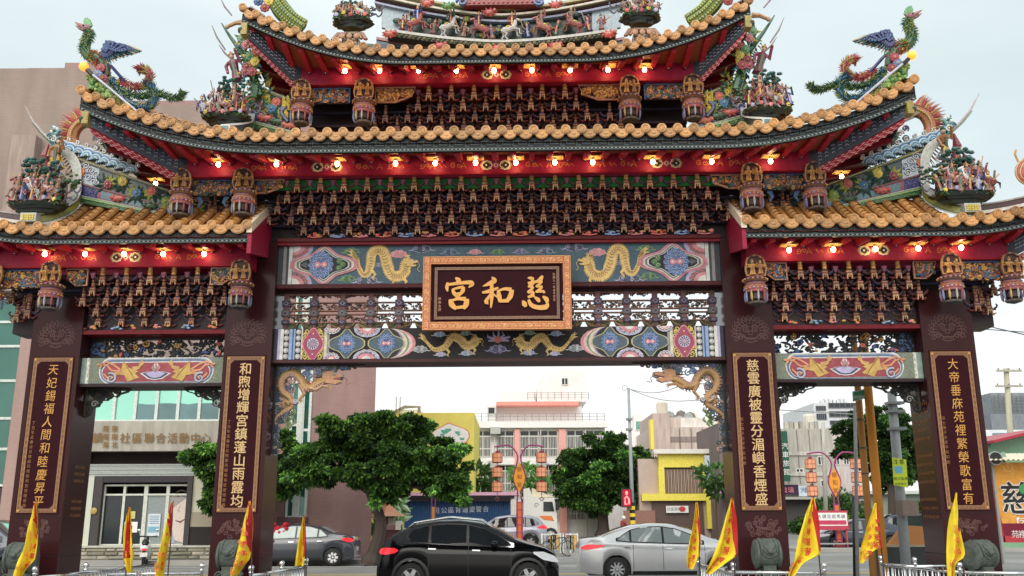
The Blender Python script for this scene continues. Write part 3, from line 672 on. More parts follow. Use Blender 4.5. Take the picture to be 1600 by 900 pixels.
# ---- upper tier
c2 = tier('bracket_tier', -3.85, 3.85, 8.9, 10.04, .85, .3, label='narrow top field of gilded brackets under the highest roof')
bracket_field(c2, [7, 8, 11, 12, 11], .452, 9.82, .17, .95, .15, skew=0)
# ---- wing tiers
for s in (-1, 1):
    a, b = sorted((s*4.9, s*9.55))
    cw = tier('bracket_tier', a, b, 5.22, 6.40, .75, .3, label='wing field of gilded brackets above the side opening')
    bracket_field(cw, [5, 6, 7, 6, 6], .46, 6.13, .18, .80, .12, skew=s*6.68)
    for k, (u, z) in enumerate(((9.35, 6.1), (9.2, 5.9), (9.5, 5.85), (9.3, 5.66), (9.15, 5.55), (9.42, 5.5))): link('bracket', BRK[k % 3], cw, loc=(s*u, -.5+.1*(k % 2), z))
    part('red_moulding', MB().box(min(s*5.28, s*8.08), max(s*5.28, s*8.08), -.42, .3, 5.17, 5.25, srgb(110, 20, 30)), PAINT)
    m = MB(); rr = random.Random(33)
    for k in range(6):
        x = s*(5.5+k*.46)+s*.1; cl = [[CORAL, GOLD, DRED], [LBLUE, GREY, DGREEN], [PINK, BROWN, GOLD]][k % 3]
        for j in range(7): m.ball((x+rr.uniform(-.14, .14), -.45, 5.29+rr.uniform(-.02, .05)), (.04, .02, .022), cl[j % 3], 6, 4)
    part('carved_frieze', m, CARVE, kind='stuff')

# ---- red purlin beams with gilt scribbles and knots
def knot(mb, x, z, y, s=1.0):
    for q in (-1, 1):
        mb.flat([(x+q*.10*s, z+.09*s), (x+q*.30*s, z+.11*s), (x+q*.36*s, z), (x+q*.30*s, z-.11*s), (x+q*.10*s, z-.09*s), (x+q*.14*s, z)], y, srgb(190, 170, 110))
        mb.flat([(x+q*.12*s, z), (x+q*.2*s, z+.08*s), (x+q*.33*s, z), (x+q*.2*s, z-.08*s)], y-.003, BLACK)
        disc(mb, x+q*.22*s, z, .025*s, y-.006, WHITE, 6)
        ring(mb, x+q*.2*s, z, .11*s, .015, y-.006, WHITE, 8)
    ring(mb, x, z, .08*s, .016, y-.003, srgb(200, 120, 130), 4); ring(mb, x, z, .045*s, .014, y-.003, WHITE, 4)
def scribble(mb, x, z, y, k):
    c = srgb(214, 130, 66)
    if k % 3 == 0: mb.stroke([(x-.05, z-.06), (x, z+.06), (x+.05, z-.06)], .016, y, c); mb.stroke([(x-.03, z-.02), (x+.03, z-.02)], .012, y, c)
    elif k % 3 == 1: mb.stroke(spiral(x, z, .06, 1.2, k), .014, y, c); mb.stroke(spiral(x+.11, z, .05, 1.1, k+2, -1), .013, y, c)
    else: mb.stroke([(x-.07, z+.04), (x-.02, z-.04), (x+.02, z+.02), (x+.07, z-.04)], .015, y, c)
def purlin(u0, u1, z0, z1, w, knots, wback, label=None):
    m = MB(); y = -w; d = .16
    m.box(u0, u1, y, y+d, z0, z1, RED); m.box(u0, u1, -y-d, -y, z0, z1, RED)
    for u, q in ((u0, 1), (u1, -1)): m.box(*sorted((u, u+q*d)), y+d+.002, -y-d-.002, z0+.002, z1-.002, RED)
    m.box(u0+.02, u1-.02, y-.03, y, z0, z0+.03, srgb(150, 20, 36))
    p = part('purlin_beam', m, label=label)
    g = MB(); zc = (z0+z1)/2-.01
    for k in knots:
        knot(g, k, zc, y-.004, .85)
        for q in (-1, 1):
            for j in range(5): scribble(g, k+q*(.62+.2*j), zc, y-.004, j+(q > 0))
    g.build('gilt_pattern', FLATP, p)
    return p
pm_ = purlin(-6.07, 6.07, 8.05, 8.44, 1.3, (-3.25, 0, 3.25), 1.3)
pu_ = purlin(-4.0, 4.0, 10.04, 10.42, 1.1, (0,), 1.1)
pw_ = [purlin(*sorted((s*4.75, s*9.75)), 6.38, 6.80, .92, (s*7.15,), .9) for s in (-1, 1)]
for s in (-1, 1):      # red hangers that frame the carved end panels
    part('red_hanger', MB().box(*sorted((s*5.90, s*6.07)), -1.298, -1.10, 7.35, 8.05, RED).box(*sorted((s*5.90, s*6.07)), 1.10, 1.298, 7.35, 8.05, RED))
    part('red_hanger', MB().box(*sorted((s*3.83, s*4.0)), -1.098, -.9, 9.25, 10.04, RED))
    for u in (4.75, 9.6): part('red_hanger', MB().box(*sorted((s*u, s*(u+.14))), -.918, -.75, 5.95, 6.38, RED))

# ---- carved end panels and hanging lantern finials --------------
def carved_panel(x0, x1, z0, z1, y, seed, frame_col=srgb(60, 100, 150), parent=None, cols=None, lobed=0, n=None):
    m = MB(); rr = random.Random(seed); cols = cols or [GOLD, srgb(190, 120, 70), srgb(70, 110, 150), srgb(120, 60, 60), srgb(60, 90, 60)]
    t = .03
    if lobed:      # half-leaf shape that tapers to one side
        a, b = (x0, x1) if lobed > 0 else (x1, x0)
        P = [(a, z1), (b, z1), (b+(a-b)*.15, z0+(z1-z0)*.35), (b+(a-b)*.5, z0), (a, z0)]
        m.prism(P[::(1 if lobed > 0 else -1)], y, y+.03, DK); m.stroke(P, t, y-.02, srgb(200, 140, 110), th=.04, closed=True)
    else:
        m.box(x0, x1, y, y+.03, z0, z1, DK)
        for q in ((x0, x0+t, z0, z1), (x1-t, x1, z0, z1), (x0, x1, z1-t, z1)): m.box(q[0], q[1], y-.03, y+.028, q[2]+.001, q[3]-.001, frame_col)
    nn = n or int(160*(x1-x0)*(z1-z0)/.25)
    for k in range(nn):
        x = rr.uniform(x0+t+.02, x1-t-.02); z = rr.uniform(z0+.03, z1-t-.02)
        if lobed and z < z0+(z1-z0)*.35 and abs(x-(x1 if lobed > 0 else x0)) < .45*(x1-x0): continue
        c = cols[rr.randrange(len(cols))]
        if k % 3: m.stroke(spiral(x, z, .045, 1.1, rr.random()*6, rr.choice((-1, 1)), 8), .018, y-.03-.02*rr.random(), c, th=.03)
        else: m.ball((x, y-.03, z), (.032, .03, .026), c, 6, 4)
    return part('carved_panel', m, CARVE, parent, kind=None)
def finial_mesh():
    """hanging lotus-basket finial: crown ring, beaded band, tassel petals, lower bowl"""
    m = MB()
    m.lathe([(.05, .0), (.17, .02), (.19, .06), (.14, .10), (.20, .13), (.22, .17), (.12, .22), (.06, .25)], [srgb(140, 70, 80), srgb(190, 120, 110), srgb(70, 70, 110), srgb(200, 140, 90), srgb(90, 80, 120), srgb(180, 100, 100), srgb(150, 110, 70)], n=16)
    m.lathe([(.18, -.14), (.20, -.10), (.20, -.03), (.22, 0), (.05, .01)], [srgb(196, 110, 110), srgb(150, 70, 76), srgb(210, 150, 120), DK], n=16)
    for k in range(16):
        a = 2*PI*k/16; m.ball((.205*cos(a), .205*sin(a), -.065), .022, [GOLD, srgb(210, 130, 120), LBLUE][k % 3], 6, 4)
        m.ball((.225*cos(a), .225*sin(a), .14), .022, [srgb(200, 120, 90), GOLD][k % 2], 6, 4)
    for k in range(10):
        a = 2*PI*k/10+.3; c = [srgb(120, 140, 180), srgb(190, 160, 90), srgb(170, 170, 160), srgb(150, 70, 60), srgb(130, 120, 150)][k % 5]
        m.tube([(.2*cos(a), .2*sin(a), -.12), (.2*cos(a), .2*sin(a), -.22), (.195*cos(a), .195*sin(a), -.31), (.19*cos(a), .19*sin(a), -.36)], [.010, .022, .018, .003], c, 6)
    m.lathe([(.09, -.36), (.15, -.30), (.13, -.14)], [DK, srgb(60, 40, 50)], n=12)
    m.lathe([(.03, -.43), (.14, -.39), (.16, -.35), (.10, -.34)], [srgb(70, 70, 76), srgb(120, 110, 100), DK], n=12)
    m.tube([(0, 0, .2), (0, 0, .6)], .05, DRED, 8)
    return m.mesh('hanging_finial', CARVE)
FIN = finial_mesh()
def person(mb, x, y, z, h, robe, trim, skin=SKIN, face=0, arm=0, hat=BLACK, lean=0):
    """small robed figure h tall: flared robe, belt, sleeves, head, crown"""
    M = Matrix.Translation((x, y, z)) @ Matrix.Rotation(face, 4, 'Z') @ Matrix.Rotation(lean, 4, 'Y') @ Matrix.Scale(h, 4); k = mb.M; mb.M = k @ M if k is not None else M
    mb.lathe([(.19, 0), (.16, .12), (.12, .34), (.13, .40), (.15, .60), (.14, .70), (.05, .76)], [robe, robe, trim, robe, robe, trim], n=7)
    mb.ball((0, -.01, .85), (.085, .085, .10), skin, 7, 5); mb.lathe([(.09, .9), (.10, .94), (.05, 1.0), (.02, 1.06)], hat, n=6)
    for s in (-1, 1):
        a = arm*s if arm else .4
        mb.tube([(s*.13, 0, .68), (s*.24, -.08, .52), (s*.20, -.24, .56+.12*a)], [.06, .06, .05], robe, 5); mb.ball((s*.19, -.28, .57+.12*a), .035, skin, 5, 4)
    mb.box(-.035, .035, -.16, -.12, .05, .6, trim); mb.M = k
def figure_pair_mesh():
    m = MB()
    P = [(-.17, 0), (.17, 0), (.19, .14), (.16, .34), (.10, .42), (0, .46), (-.10, .42), (-.16, .34), (-.19, .14)]
    m.prism(P, .05, .10, srgb(90, 50, 50)); m.stroke(P, .03, .03, srgb(190, 140, 90), th=.05, closed=True)
    person(m, -.07, 0, 0, .34, GOLD, srgb(170, 100, 70), arm=1, hat=srgb(190, 150, 90), skin=srgb(220, 170, 110)); person(m, .08, .01, .02, .3, srgb(200, 140, 80), DGOLD, arm=-.8, hat=GOLD, skin=srgb(220, 170, 110))
    for k in range(8): m.ball((-.15+.04*k, .02, .38+.06*sin(PI*k/7)), .022, [GOLD, srgb(170, 90, 80), srgb(80, 90, 130)][k % 3], 5, 4)
    for s in (-1, 1): m.stroke(spiral(s*.15, .2, .05, 1.2), .016, .02, GOLD, th=.03)
    return m.mesh('carved_figures', CARVE)
FIG = figure_pair_mesh()
def finial(u, w, z, parent=None):
    o = link('hanging_finial', FIN, gate, loc=(u, -w, z)); o.scale = (1.0, 1.0, .86); f = link('carved_figures', FIG, o, loc=(0, -.15, .22)); return o
for s in (-1, 1):
    # main tier: panel, finial, half-leaf panel
    carved_panel(*sorted((s*5.10, s*5.88)), 7.72, 8.04, -1.16, 5); carved_panel(*sorted((s*4.10, s*4.78)), 7.78, 8.04, -1.14, 6, lobed=-s)
    m = MB()
    for u in (5.2, 5.75): m.stroke([(s*u, 7.72), (s*(u+(.06 if u < 5.5 else -.06)), 7.6), (s*u, 7.5)], [.1, .06, .02], -1.14, srgb(60, 96, 140), th=.03)
    part('carved_corbel', m, CARVE)
    for u in (4.83, 6.02): finial(s*u, 1.28, 7.62)
    for u, z in ((5.3, 7.45), (5.5, 7.2), (5.65, 7.45), (5.55, 7.55)): link('bracket', BRK[1], c, loc=(s*u, -.75, z))
    # upper tier
    carved_panel(*sorted((s*2.92, s*3.80)), 9.70, 10.03, -.98, 7); carved_panel(*sorted((s*1.62, s*2.42)), 9.72, 10.03, -.97, 8, lobed=-s, cols=[GOLD, srgb(220, 170, 90), DGOLD, srgb(150, 70, 60)])
    for u in (2.62, 3.86): finial(s*u, 1.08, 9.55)
    # wings
    carved_panel(*sorted((s*8.75, s*9.6)), 6.0, 6.37, -.83, 9); carved_panel(*sorted((s*7.9, s*8.32)), 6.05, 6.37, -.83, 10, lobed=s); carved_panel(*sorted((s*5.05, s*5.5)), 6.05, 6.37, -.83, 12, lobed=-s)
    for u in (4.86, 8.50, 9.62): finial(s*u, .98, 5.88)

# ---- eave lamps ---------------------------------------------------
def lamp_mesh():
    a = MB().ball((0, 0, -.06), (.042, .042, .05), WHITE, 12, 8).mesh('bulb', BULB, True)
    b = MB().lathe([(.03, -.02), (.034, .0), (.034, .03)], srgb(200, 190, 160), n=10).box(-.16, .16, -.1, .1, .03, .05, srgb(216, 170, 100)).mesh('lamp_holder', PAINT)
    return a, b
LA, LB = lamp_mesh()
def eave_lamp(px, py, w, label, group):
    p = G(px, py, w); t = gthing('eave_lamp', label, 'lamp', (p.x, p.y, p.z+.06), group=group)
    link('bulb', LA, t); link('lamp_holder', LB, t)
ORD = ['first', 'second', 'third', 'fourth', 'fifth', 'sixth', 'seventh', 'eighth', 'ninth', 'tenth', 'eleventh', 'twelfth']
for i, x in enumerate((341, 432, 527, 618, 680, 743, 806, 867, 926, 1020, 1112, 1204)): eave_lamp(x, 257-(x-341)*.006, 1.50, f'lit bulb under the middle eave, {ORD[i]} from the left of twelve', 'bulbs under the middle eave')
for i, x in enumerate((539, 593, 654, 713, 772, 831, 891, 950, 1007)): eave_lamp(x, 111-(x-539)*.004, 1.30, f'lit bulb under the top eave, {ORD[i]} from the left of nine', 'bulbs under the top eave')
for i, (x, y) in enumerate(((70, 397), (133, 397), (194, 397), (255, 397), (319, 397))): eave_lamp(x, y, 1.08, f'lit bulb under the left wing eave, {ORD[i]} from the left of five', 'bulbs under the left wing eave')
for i, (x, y) in enumerate(((1233, 391), (1302, 390), (1368, 389), (1435, 388), (1502, 387))): eave_lamp(x, y, 1.08, f'lit bulb under the right wing eave, {ORD[i]} from the left of five', 'bulbs under the right wing eave')
eave_lamp(243, 287, .2, 'lit bulb alone under the left corner of the middle roof', None); eave_lamp(1315, 276, .2, 'lit bulb alone under the right corner of the middle roof', None)

# ---- roofs ----------------------------------------------------------
FASC = srgb(20, 24, 26); KEY = srgb(72, 82, 82)
def cap_mesh(r):
    m = MB(); M = Matrix.Rotation(PI/2, 4, 'X')
    m.lathe([(r*.3, .035), (r*.55, .03), (r*.62, .042), (r*.8, .042), (r*.86, .03), (r, .03), (r, -.05)], TILE, n=14, M=M)
    for k in range(5): a = PI/2+2*PI*k/5; m.box(r*.35*cos(a)-.008, r*.35*cos(a)+.008, -.045, -.03, r*.35*sin(a)-.008, r*.35*sin(a)+.008, TILE)
    return m.mesh('round_end_tile', TILEM)
def drip_mesh(wd, hh):
    m = MB(); P = [(-wd/2, hh*.55), (-wd*.47, hh*.1), (-wd*.34, -hh*.28), (-wd*.18, -hh*.46), (0, -hh*.53), (wd*.18, -hh*.46), (wd*.34, -hh*.28), (wd*.47, hh*.1), (wd/2, hh*.55), (0, hh*.5)]
    m.prism(P, -.02, .02, TILE); m.stroke([(p[0]*.86, p[1]*.82+.004) for p in P[1:8]], .010, -.03, TILE, th=.012); m.ball((0, -.02, hh*.02), (wd*.16, .016, hh*.16), TILE, 7, 4)
    return m.mesh('drip_tile', TILEM)
def row_mesh(path, r):
    m = MB(); n = 6
    V = []; Fc = []
    for i, (y, z) in enumerate(path):
        for k in range(n+1): q = PI*k/n; V.append((r*cos(q), y, z+r*sin(q)))
    for i in range(len(path)-1):
        for k in range(n): Fc.append((i*(n+1)+k, i*(n+1)+k+1, (i+1)*(n+1)+k+1, (i+1)*(n+1)+k))
    m.raw(V, Fc, TILE)
    for i in range(1, len(path)-1):     # collar where each tile laps the next
        y, z = path[i]; m.raw([((r+.012)*cos(PI*k/n), y+dy, z+(r+.012)*sin(PI*k/n)) for dy in (-.02, .02) for k in range(n+1)], [(k, k+1, n+2+k, n+1+k) for k in range(n)], TILE)
    return m.mesh('tile_row', TILEM, True)
def sdrop(name): return {'middle_roof': .38, 'top_roof': .5}.get(name, .1)
def roof(name, u0, u1, ze, we, wt, rise, sp, capr, label, sides=(1, 1), inner=(0, 0), zp=0, wp=0, rows=True):
    """ze(u) = height of the tile ends along the front eave; we = overhang; wt, rise = where the slope ends"""
    n = max(2, int(round((u1-u0)/sp))); sp = (u1-u0)/n; us = [u0+sp*i for i in range(n+1)]
    prof = lambda t: (we+(wt-we)*t, rise*(t*.75+.25*t*t))
    rk = (lambda u: 1-.88*max(0, min(1, (abs(u)-8.35)/.3))) if name == 'wing_roof' else (lambda u: 1)
    dk = MB()
    for sg in (-1, 1):    # roof deck, front and back, with a thick underside
        def f(i, j, top, sg=sg):
            u = u0+(u1-u0)*i; w, dz = prof(j); dz *= rk(u); return (u, sg*w, ze(u)+dz-.05-(0 if top else .16))
        dk.grid(lambda i, j: f(i, j, True), 30, 8, srgb(190, 130, 66)); dk.grid(lambda i, j: f(i, j, False), 30, 8, srgb(120, 40, 40))
    rt = part(name, dk, PLAIN, label=label)
    # fascia board with key pattern, following the eave
    fb = MB(); fs = {'top_roof': .62, 'wing_roof': .8}.get(name, 1); top = -.10; bot = -.10-.26*fs
    def strip(a, b, y, c, th):
        P = [(u0-.02+(u1-u0+.04)*i/60) for i in range(61)]
        V = []
        for u in P: V += [(u, y, ze(u)+a), (u, y, ze(u)+b), (u, y+th, ze(u)+a), (u, y+th, ze(u)+b)]
        Fc = []
        for i in range(60):
            o = i*4; Fc += [(o, o+4, o+5, o+1), (o+2, o+3, o+7, o+6), (o, o+2, o+6, o+4), (o+1, o+5, o+7, o+3)]
        Fc += [(0, 1, 3, 2), (240, 242, 243, 241)]
        fb.raw(V, Fc, c)
    strip(top, bot, -we+.03, FASC, .08); strip(bot+.055, bot+.035, -we+.012, KEY, .02); strip(bot-.01, bot+.012, -we+.005, KEY, .03)
    for i in range(n):
        u = us[i]+sp*.5
        K = [(-.45, -.16), (-.45, -.24), (.05, -.24), (.05, -.195), (-.22, -.195)]
        for K_ in (K, [(.45, -.275), (.2, -.275), (.2, -.18), (.45, -.18)]): fb.stroke([(u+a*sp, ze(u+a*sp)-.10+(b+.10)*fs) for a, b in K_], .018*fs, -we+.026, KEY)
        for q in range(4): uu = us[i]+sp*(q+.5)/4; fb.box(uu-.018, uu+.018, -we+.0, -we+.02, ze(uu)+bot+.012, ze(uu)+bot+.03, srgb(150, 156, 150))
    fb.build('fascia', PAINT, rt)
    bk = MB(); bk.M = Matrix.Scale(-1, 4, (0, 1, 0)); bk.raw(np.vstack(fb.V), [f[::-1] for f in fb.F], list(fb.K)); bk.build('fascia', PAINT, rt)
    cap = cap_mesh(capr); drip = drip_mesh(sp*.98, capr*1.9)
    rowm = row_mesh([(-(prof(t)[0]), prof(t)[1]+.0) for t in [i/7 for i in range(8)]], capr*.92)
    rowl = row_mesh([(-(prof(t)[0]), prof(t)[1]*.12) for t in [i/7 for i in range(8)]], capr*.92)
    for i, u in enumerate(us):
        sl = math.atan((ze(min(u+.1, u1))-ze(max(u-.1, u0)))/(min(u+.1, u1)-max(u-.1, u0)))
        o = link('round_end_tile', cap, rt, loc=(u, -we-.03, ze(u)+.01)); o.rotation_euler = (rnd.uniform(-.08, .08), -sl*.6+rnd.uniform(-.06, .06), rnd.uniform(-.07, .07))
        if rows: link('tile_row', rowm if rk(u) > .5 else rowl, rt, loc=(u, 0, ze(u)))
        if i < n:
            v = u+sp/2; sl = math.atan((ze(v+.05)-ze(v-.05))/.1)
            o = link('drip_tile', drip, rt, loc=(v, -we-.015, ze(v)-.075)); o.rotation_euler = (rnd.uniform(-.05, .1), -sl+rnd.uniform(-.03, .03), rnd.uniform(-.04, .04))
    # side eaves and soffits
    for si, (uu, sgn) in enumerate(((u0, -1), (u1, 1))):
        if not sides[si]: continue
        m = MB(); ui = uu-sgn*(.10)
        nn_ = 12
        for e0, e1, lo, hi, c_, ofs in ((uu, uu-sgn*.08, bot+.02, -.08, FASC, 0), (uu+sgn*.03, uu-sgn*.10, -.075, None, srgb(120, 70, 50), 0)):
            V = []
            for k in range(nn_+1):
                w_ = (-we+.115)+(2*we-.23)*k/nn_; d_ = sdrop(name)*(1-(w_/we)**2); top_ = ze(uu)+.08-(0 if hi is None else 0)
                for x_ in (e0, e1): V += [(x_, w_, ze(uu)+lo-d_), (x_, w_, (ze(uu)+hi-d_) if hi is not None else ze(uu)+.08+.3*(1-abs(w_)/we))]
            m.raw(V, [f for k in range(nn_) for f in ((4*k, 4*k+1, 4*k+5, 4*k+4), (4*k+2, 4*k+6, 4*k+7, 4*k+3), (4*k, 4*k+4, 4*k+6, 4*k+2), (4*k+1, 4*k+3, 4*k+7, 4*k+5))], c_)
        m.build('side_fascia', PAINT, rt)
    return rt, us, sp
def soffit(rt, u0, u1, ze, we, wp, zp, inner_u, side, rsp, eave_off=-.33):
    """boarding and rafters between the eave and the purlin, with a hip beam at the corners; side: (left, right) corner present"""
    bd = MB(); B = srgb(150, 84, 62)
    n = 40
    il, ir = inner_u
    fr = [u0+(u1-u0)*i/n for i in range(n+1)]
    cl = lambda u: max(il, min(ir, u))
    V = []
    for u in fr: V += [(u, -we+.1, ze(u)+eave_off+.02), (cl(u), -wp-.0, zp)]
    for sg in (1, -1):
        bd.raw([(x, sg*y, z) for x, y, z in V], [(2*i, 2*i+1, 2*i+3, 2*i+2) for i in range(n)], B)
    for k, (uu, iu) in enumerate(((u0, il), (u1, ir))):
        dr_ = sdrop(rt.name.split('.')[0])
        if side[k]: bd.raw([(x_, (-q_ if a_ else -q_*wp/we)*1.0, (ze(uu)+eave_off+.02-dr_*(1-(q_/we)**2)) if a_ else zp) for q_ in [we*(1-2*j/10) for j in range(11)] for a_, x_ in ((1, uu), (0, iu))], [(2*j, 2*j+1, 2*j+3, 2*j+2) for j in range(10)], srgb(120, 40, 44))
    bd.build('soffit_board', PAINT, rt)
    def bar(a, b, hw, hh, c, name, stud=False):
        a = Vector(a); b = Vector(b); d = (b-a); x = Vector((d.y, -d.x, 0)).normalized()*hw
        up_ = Vector((0, 0, hh)); m = MB()
        V = [a-x-up_, a+x-up_, a+x+up_*.2, a-x+up_*.2, b-x-up_*.8, b+x-up_*.8, b+x+up_*.2, b-x+up_*.2]
        m.raw([tuple(v) for v in V], [(0, 1, 2, 3), (7, 6, 5, 4), (0, 4, 5, 1), (1, 5, 6, 2), (3, 2, 6, 7), (0, 3, 7, 4)], c)
        if stud: e = a.lerp(b, .03); m.ball((e.x, e.y-.0, e.z-hh-.02), .03, srgb(90, 50, 60), 6, 4); m.ball((e.x, e.y-.03, e.z-hh-.02), .012, LILAC, 5, 3)
        m.build(name, PAINT, rt)
    k = int((u1-u0)/rsp)
    for i in range(k+1):
        u = u0+.15+(u1-u0-.3)*i/k
        iu = cl(u)
        e = abs(u-iu)
        st_ = (iu, -wp-.02, zp-.02)
        if e > .05 and side[0 if u < 0 else 1]:
            ou = u0 if u < 0 else u1; f_ = min(.93, abs(u-iu)/abs(ou-iu)); st_ = (u, -wp-(we-wp)*f_-.04, zp+(ze(ou)+eave_off-zp)*f_)
            if f_ > .86: continue
        bar(st_, (u, -we+.14, ze(u)+eave_off), .05, .10, srgb(176, 44, 60), 'rafter', stud=True)
    for kk, (uu, iu) in enumerate(((u0, il), (u1, ir))):
        if not side[kk]: continue
        for j in range(6):
            t = -1+2*(j+.5)/6
            bar((iu, -wp*t, zp-.02), (uu, -we*t*.95, ze(uu)+eave_off-dr_*(1-(t*.95)**2)), .045, .10, srgb(130, 28, 40), 'rafter')
        # hip beam with scale and chevron painting on its front face
        a = Vector((iu, -wp, zp-.20)); b = Vector((uu, -we, ze(uu)+eave_off-.12)); sg = 1 if uu > iu else -1
        m = MB(); hb = .17; L_ = (b-a); off = Vector((0, -.10, 0))
        q0 = a+off; q1 = b-L_*.10
        m.raw([tuple(v) for v in (q0-Vector((0, 0, hb)), q1-Vector((0, 0, hb*.8)), q1+Vector((0, 0, hb*.8)), q0+Vector((0, 0, hb)))] + [tuple(v+Vector((-sg*.12, .12, 0))) for v in (q0-Vector((0, 0, hb)), q1-Vector((0, 0, hb*.8)), q1+Vector((0, 0, hb*.8)), q0+Vector((0, 0, hb)))],
              [(0, 1, 2, 3), (7, 6, 5, 4), (0, 4, 5, 1), (3, 2, 6, 7), (1, 5, 6, 2), (0, 3, 7, 4)], srgb(76, 84, 96))
        # underside red board with wavy lines
        w2 = Vector((-sg*.08, .12, -.20)); w0 = Vector((0, -.02, -.18))
        m.raw([tuple(v) for v in (q0+w0, q1+w0*.9, q1+w0*.9+w2*.6, q0+w0+w2)], [(0, 1, 2, 3)], srgb(150, 34, 48))
        for j in range(13):
            t = (j+.5)/13; p = q0.lerp(q1, t); n_ = Vector((0, -.012, 0))
            r_ = .028
            for zz in (-.07, 0, .07): 
                pp = p+n_+Vector((0, 0, zz)); m.stroke([(pp.x+r_*cos(PI*v/5)*1.2, pp.z+r_*sin(PI*v/5)*1.2) for v in range(6)], .011, pp.y-.004, srgb(166, 176, 190))
            Pq = []
            for v in range(9):
                f = v/8; base = p+w0+Vector((0, -.02, -.004))+w2*f*(.95-.3*t); base += L_*(.03*sin(f*PI*4))
                Pq.append(base)
            for v in range(8):
                A_, B_ = Pq[v], Pq[v+1]; dd = L_.normalized()*.014
                m.raw([tuple(A_-dd), tuple(A_+dd), tuple(B_+dd), tuple(B_-dd)], [(0, 1, 2, 3)], srgb(236, 176, 176))
        m.build('hip_beam', PAINT, rt)
        hd = MB(); hd.box(*sorted((q1.x-.02*sg, q1.x+.10*sg)), q1.y-.12, q1.y+.10, q1.z-.13, q1.z+.11, srgb(170, 150, 60)); hd.ball((q1.x+.10*sg, q1.y-.04, q1.z-.02), (.08, .1, .07), srgb(80, 90, 60), 8, 6)
        for j in range(4): hd.box(*sorted((q1.x, q1.x+.012*sg)), q1.y-.13, q1.y-.121, q1.z-.1+.05*j, q1.z-.07+.05*j, YEL)
        hd.build('beast_head_end', GLAZE, rt)
zm = lambda u: 8.50+.90*max(0, (abs(u)-3.9)/3.75)**2.1
zu = lambda u: 10.30+.90*max(0, (abs(u)-1.6)/3.2)**2.0
def zw(u): return 6.98+.34*max(0, (abs(u)-8.3)/2.1)**2
rm, usm, spm = roof('middle_roof', -7.65, 7.65, zm, 2.3, .55, .62, .286, .088, 'middle roof with upturned corners and amber tile ends')
soffit(rm, -7.65, 7.65, zm, 2.3, 1.3, 8.44, (-6.07, 6.07), (1, 1), .345)
ru, usu, spu = roof('top_roof', -4.85, 4.85, zu, 2.0, .25, .72, .262, .080, 'top roof with upturned corners and amber tile ends')
soffit(ru, -4.85, 4.85, zu, 2.0, 1.1, 10.42, (-4.0, 4.0), (1, 1), .33, eave_off=-.235)
for s in (-1, 1):
    a, b = sorted((s*4.62, s*10.5))
    rw, usw, spw = roof('wing_roof', a, b, zw, 1.6, .5, .80, .318, .092, 'low wing roof over the side opening', sides=(s < 0, s > 0))
    soffit(rw, a, b, zw, 1.6, .92, 6.80, tuple(sorted((s*4.75, s*9.75))), (s < 0, s > 0), .36, eave_off=-.285)
    # plain verge board where the wing roof meets the main pillar
    vb = MB(); u = s*4.57
    x0, x1 = sorted((u-.05, u+.05))
    vb.raw([(x, y, z) for x in (x0, x1) for y, z in ((-1.62, 6.84), (-.3, 7.72), (-.3, 7.9), (-1.62, 7.03))], [(0, 1, 2, 3), (7, 6, 5, 4), (0, 4, 5, 1), (3, 2, 6, 7), (0, 3, 7, 4)], CREAM)
    vb.raw([(x, y, z) for x in (x0+.01, x1-.01) for y, z in ((-1.58, 6.45), (-.3, 6.7), (-.3, 7.72), (-1.58, 6.84))], [(0, 1, 2, 3), (7, 6, 5, 4), (0, 4, 5, 1), (0, 3, 7, 4)], RED)
    vb.build('verge_board', PAINT, rw)

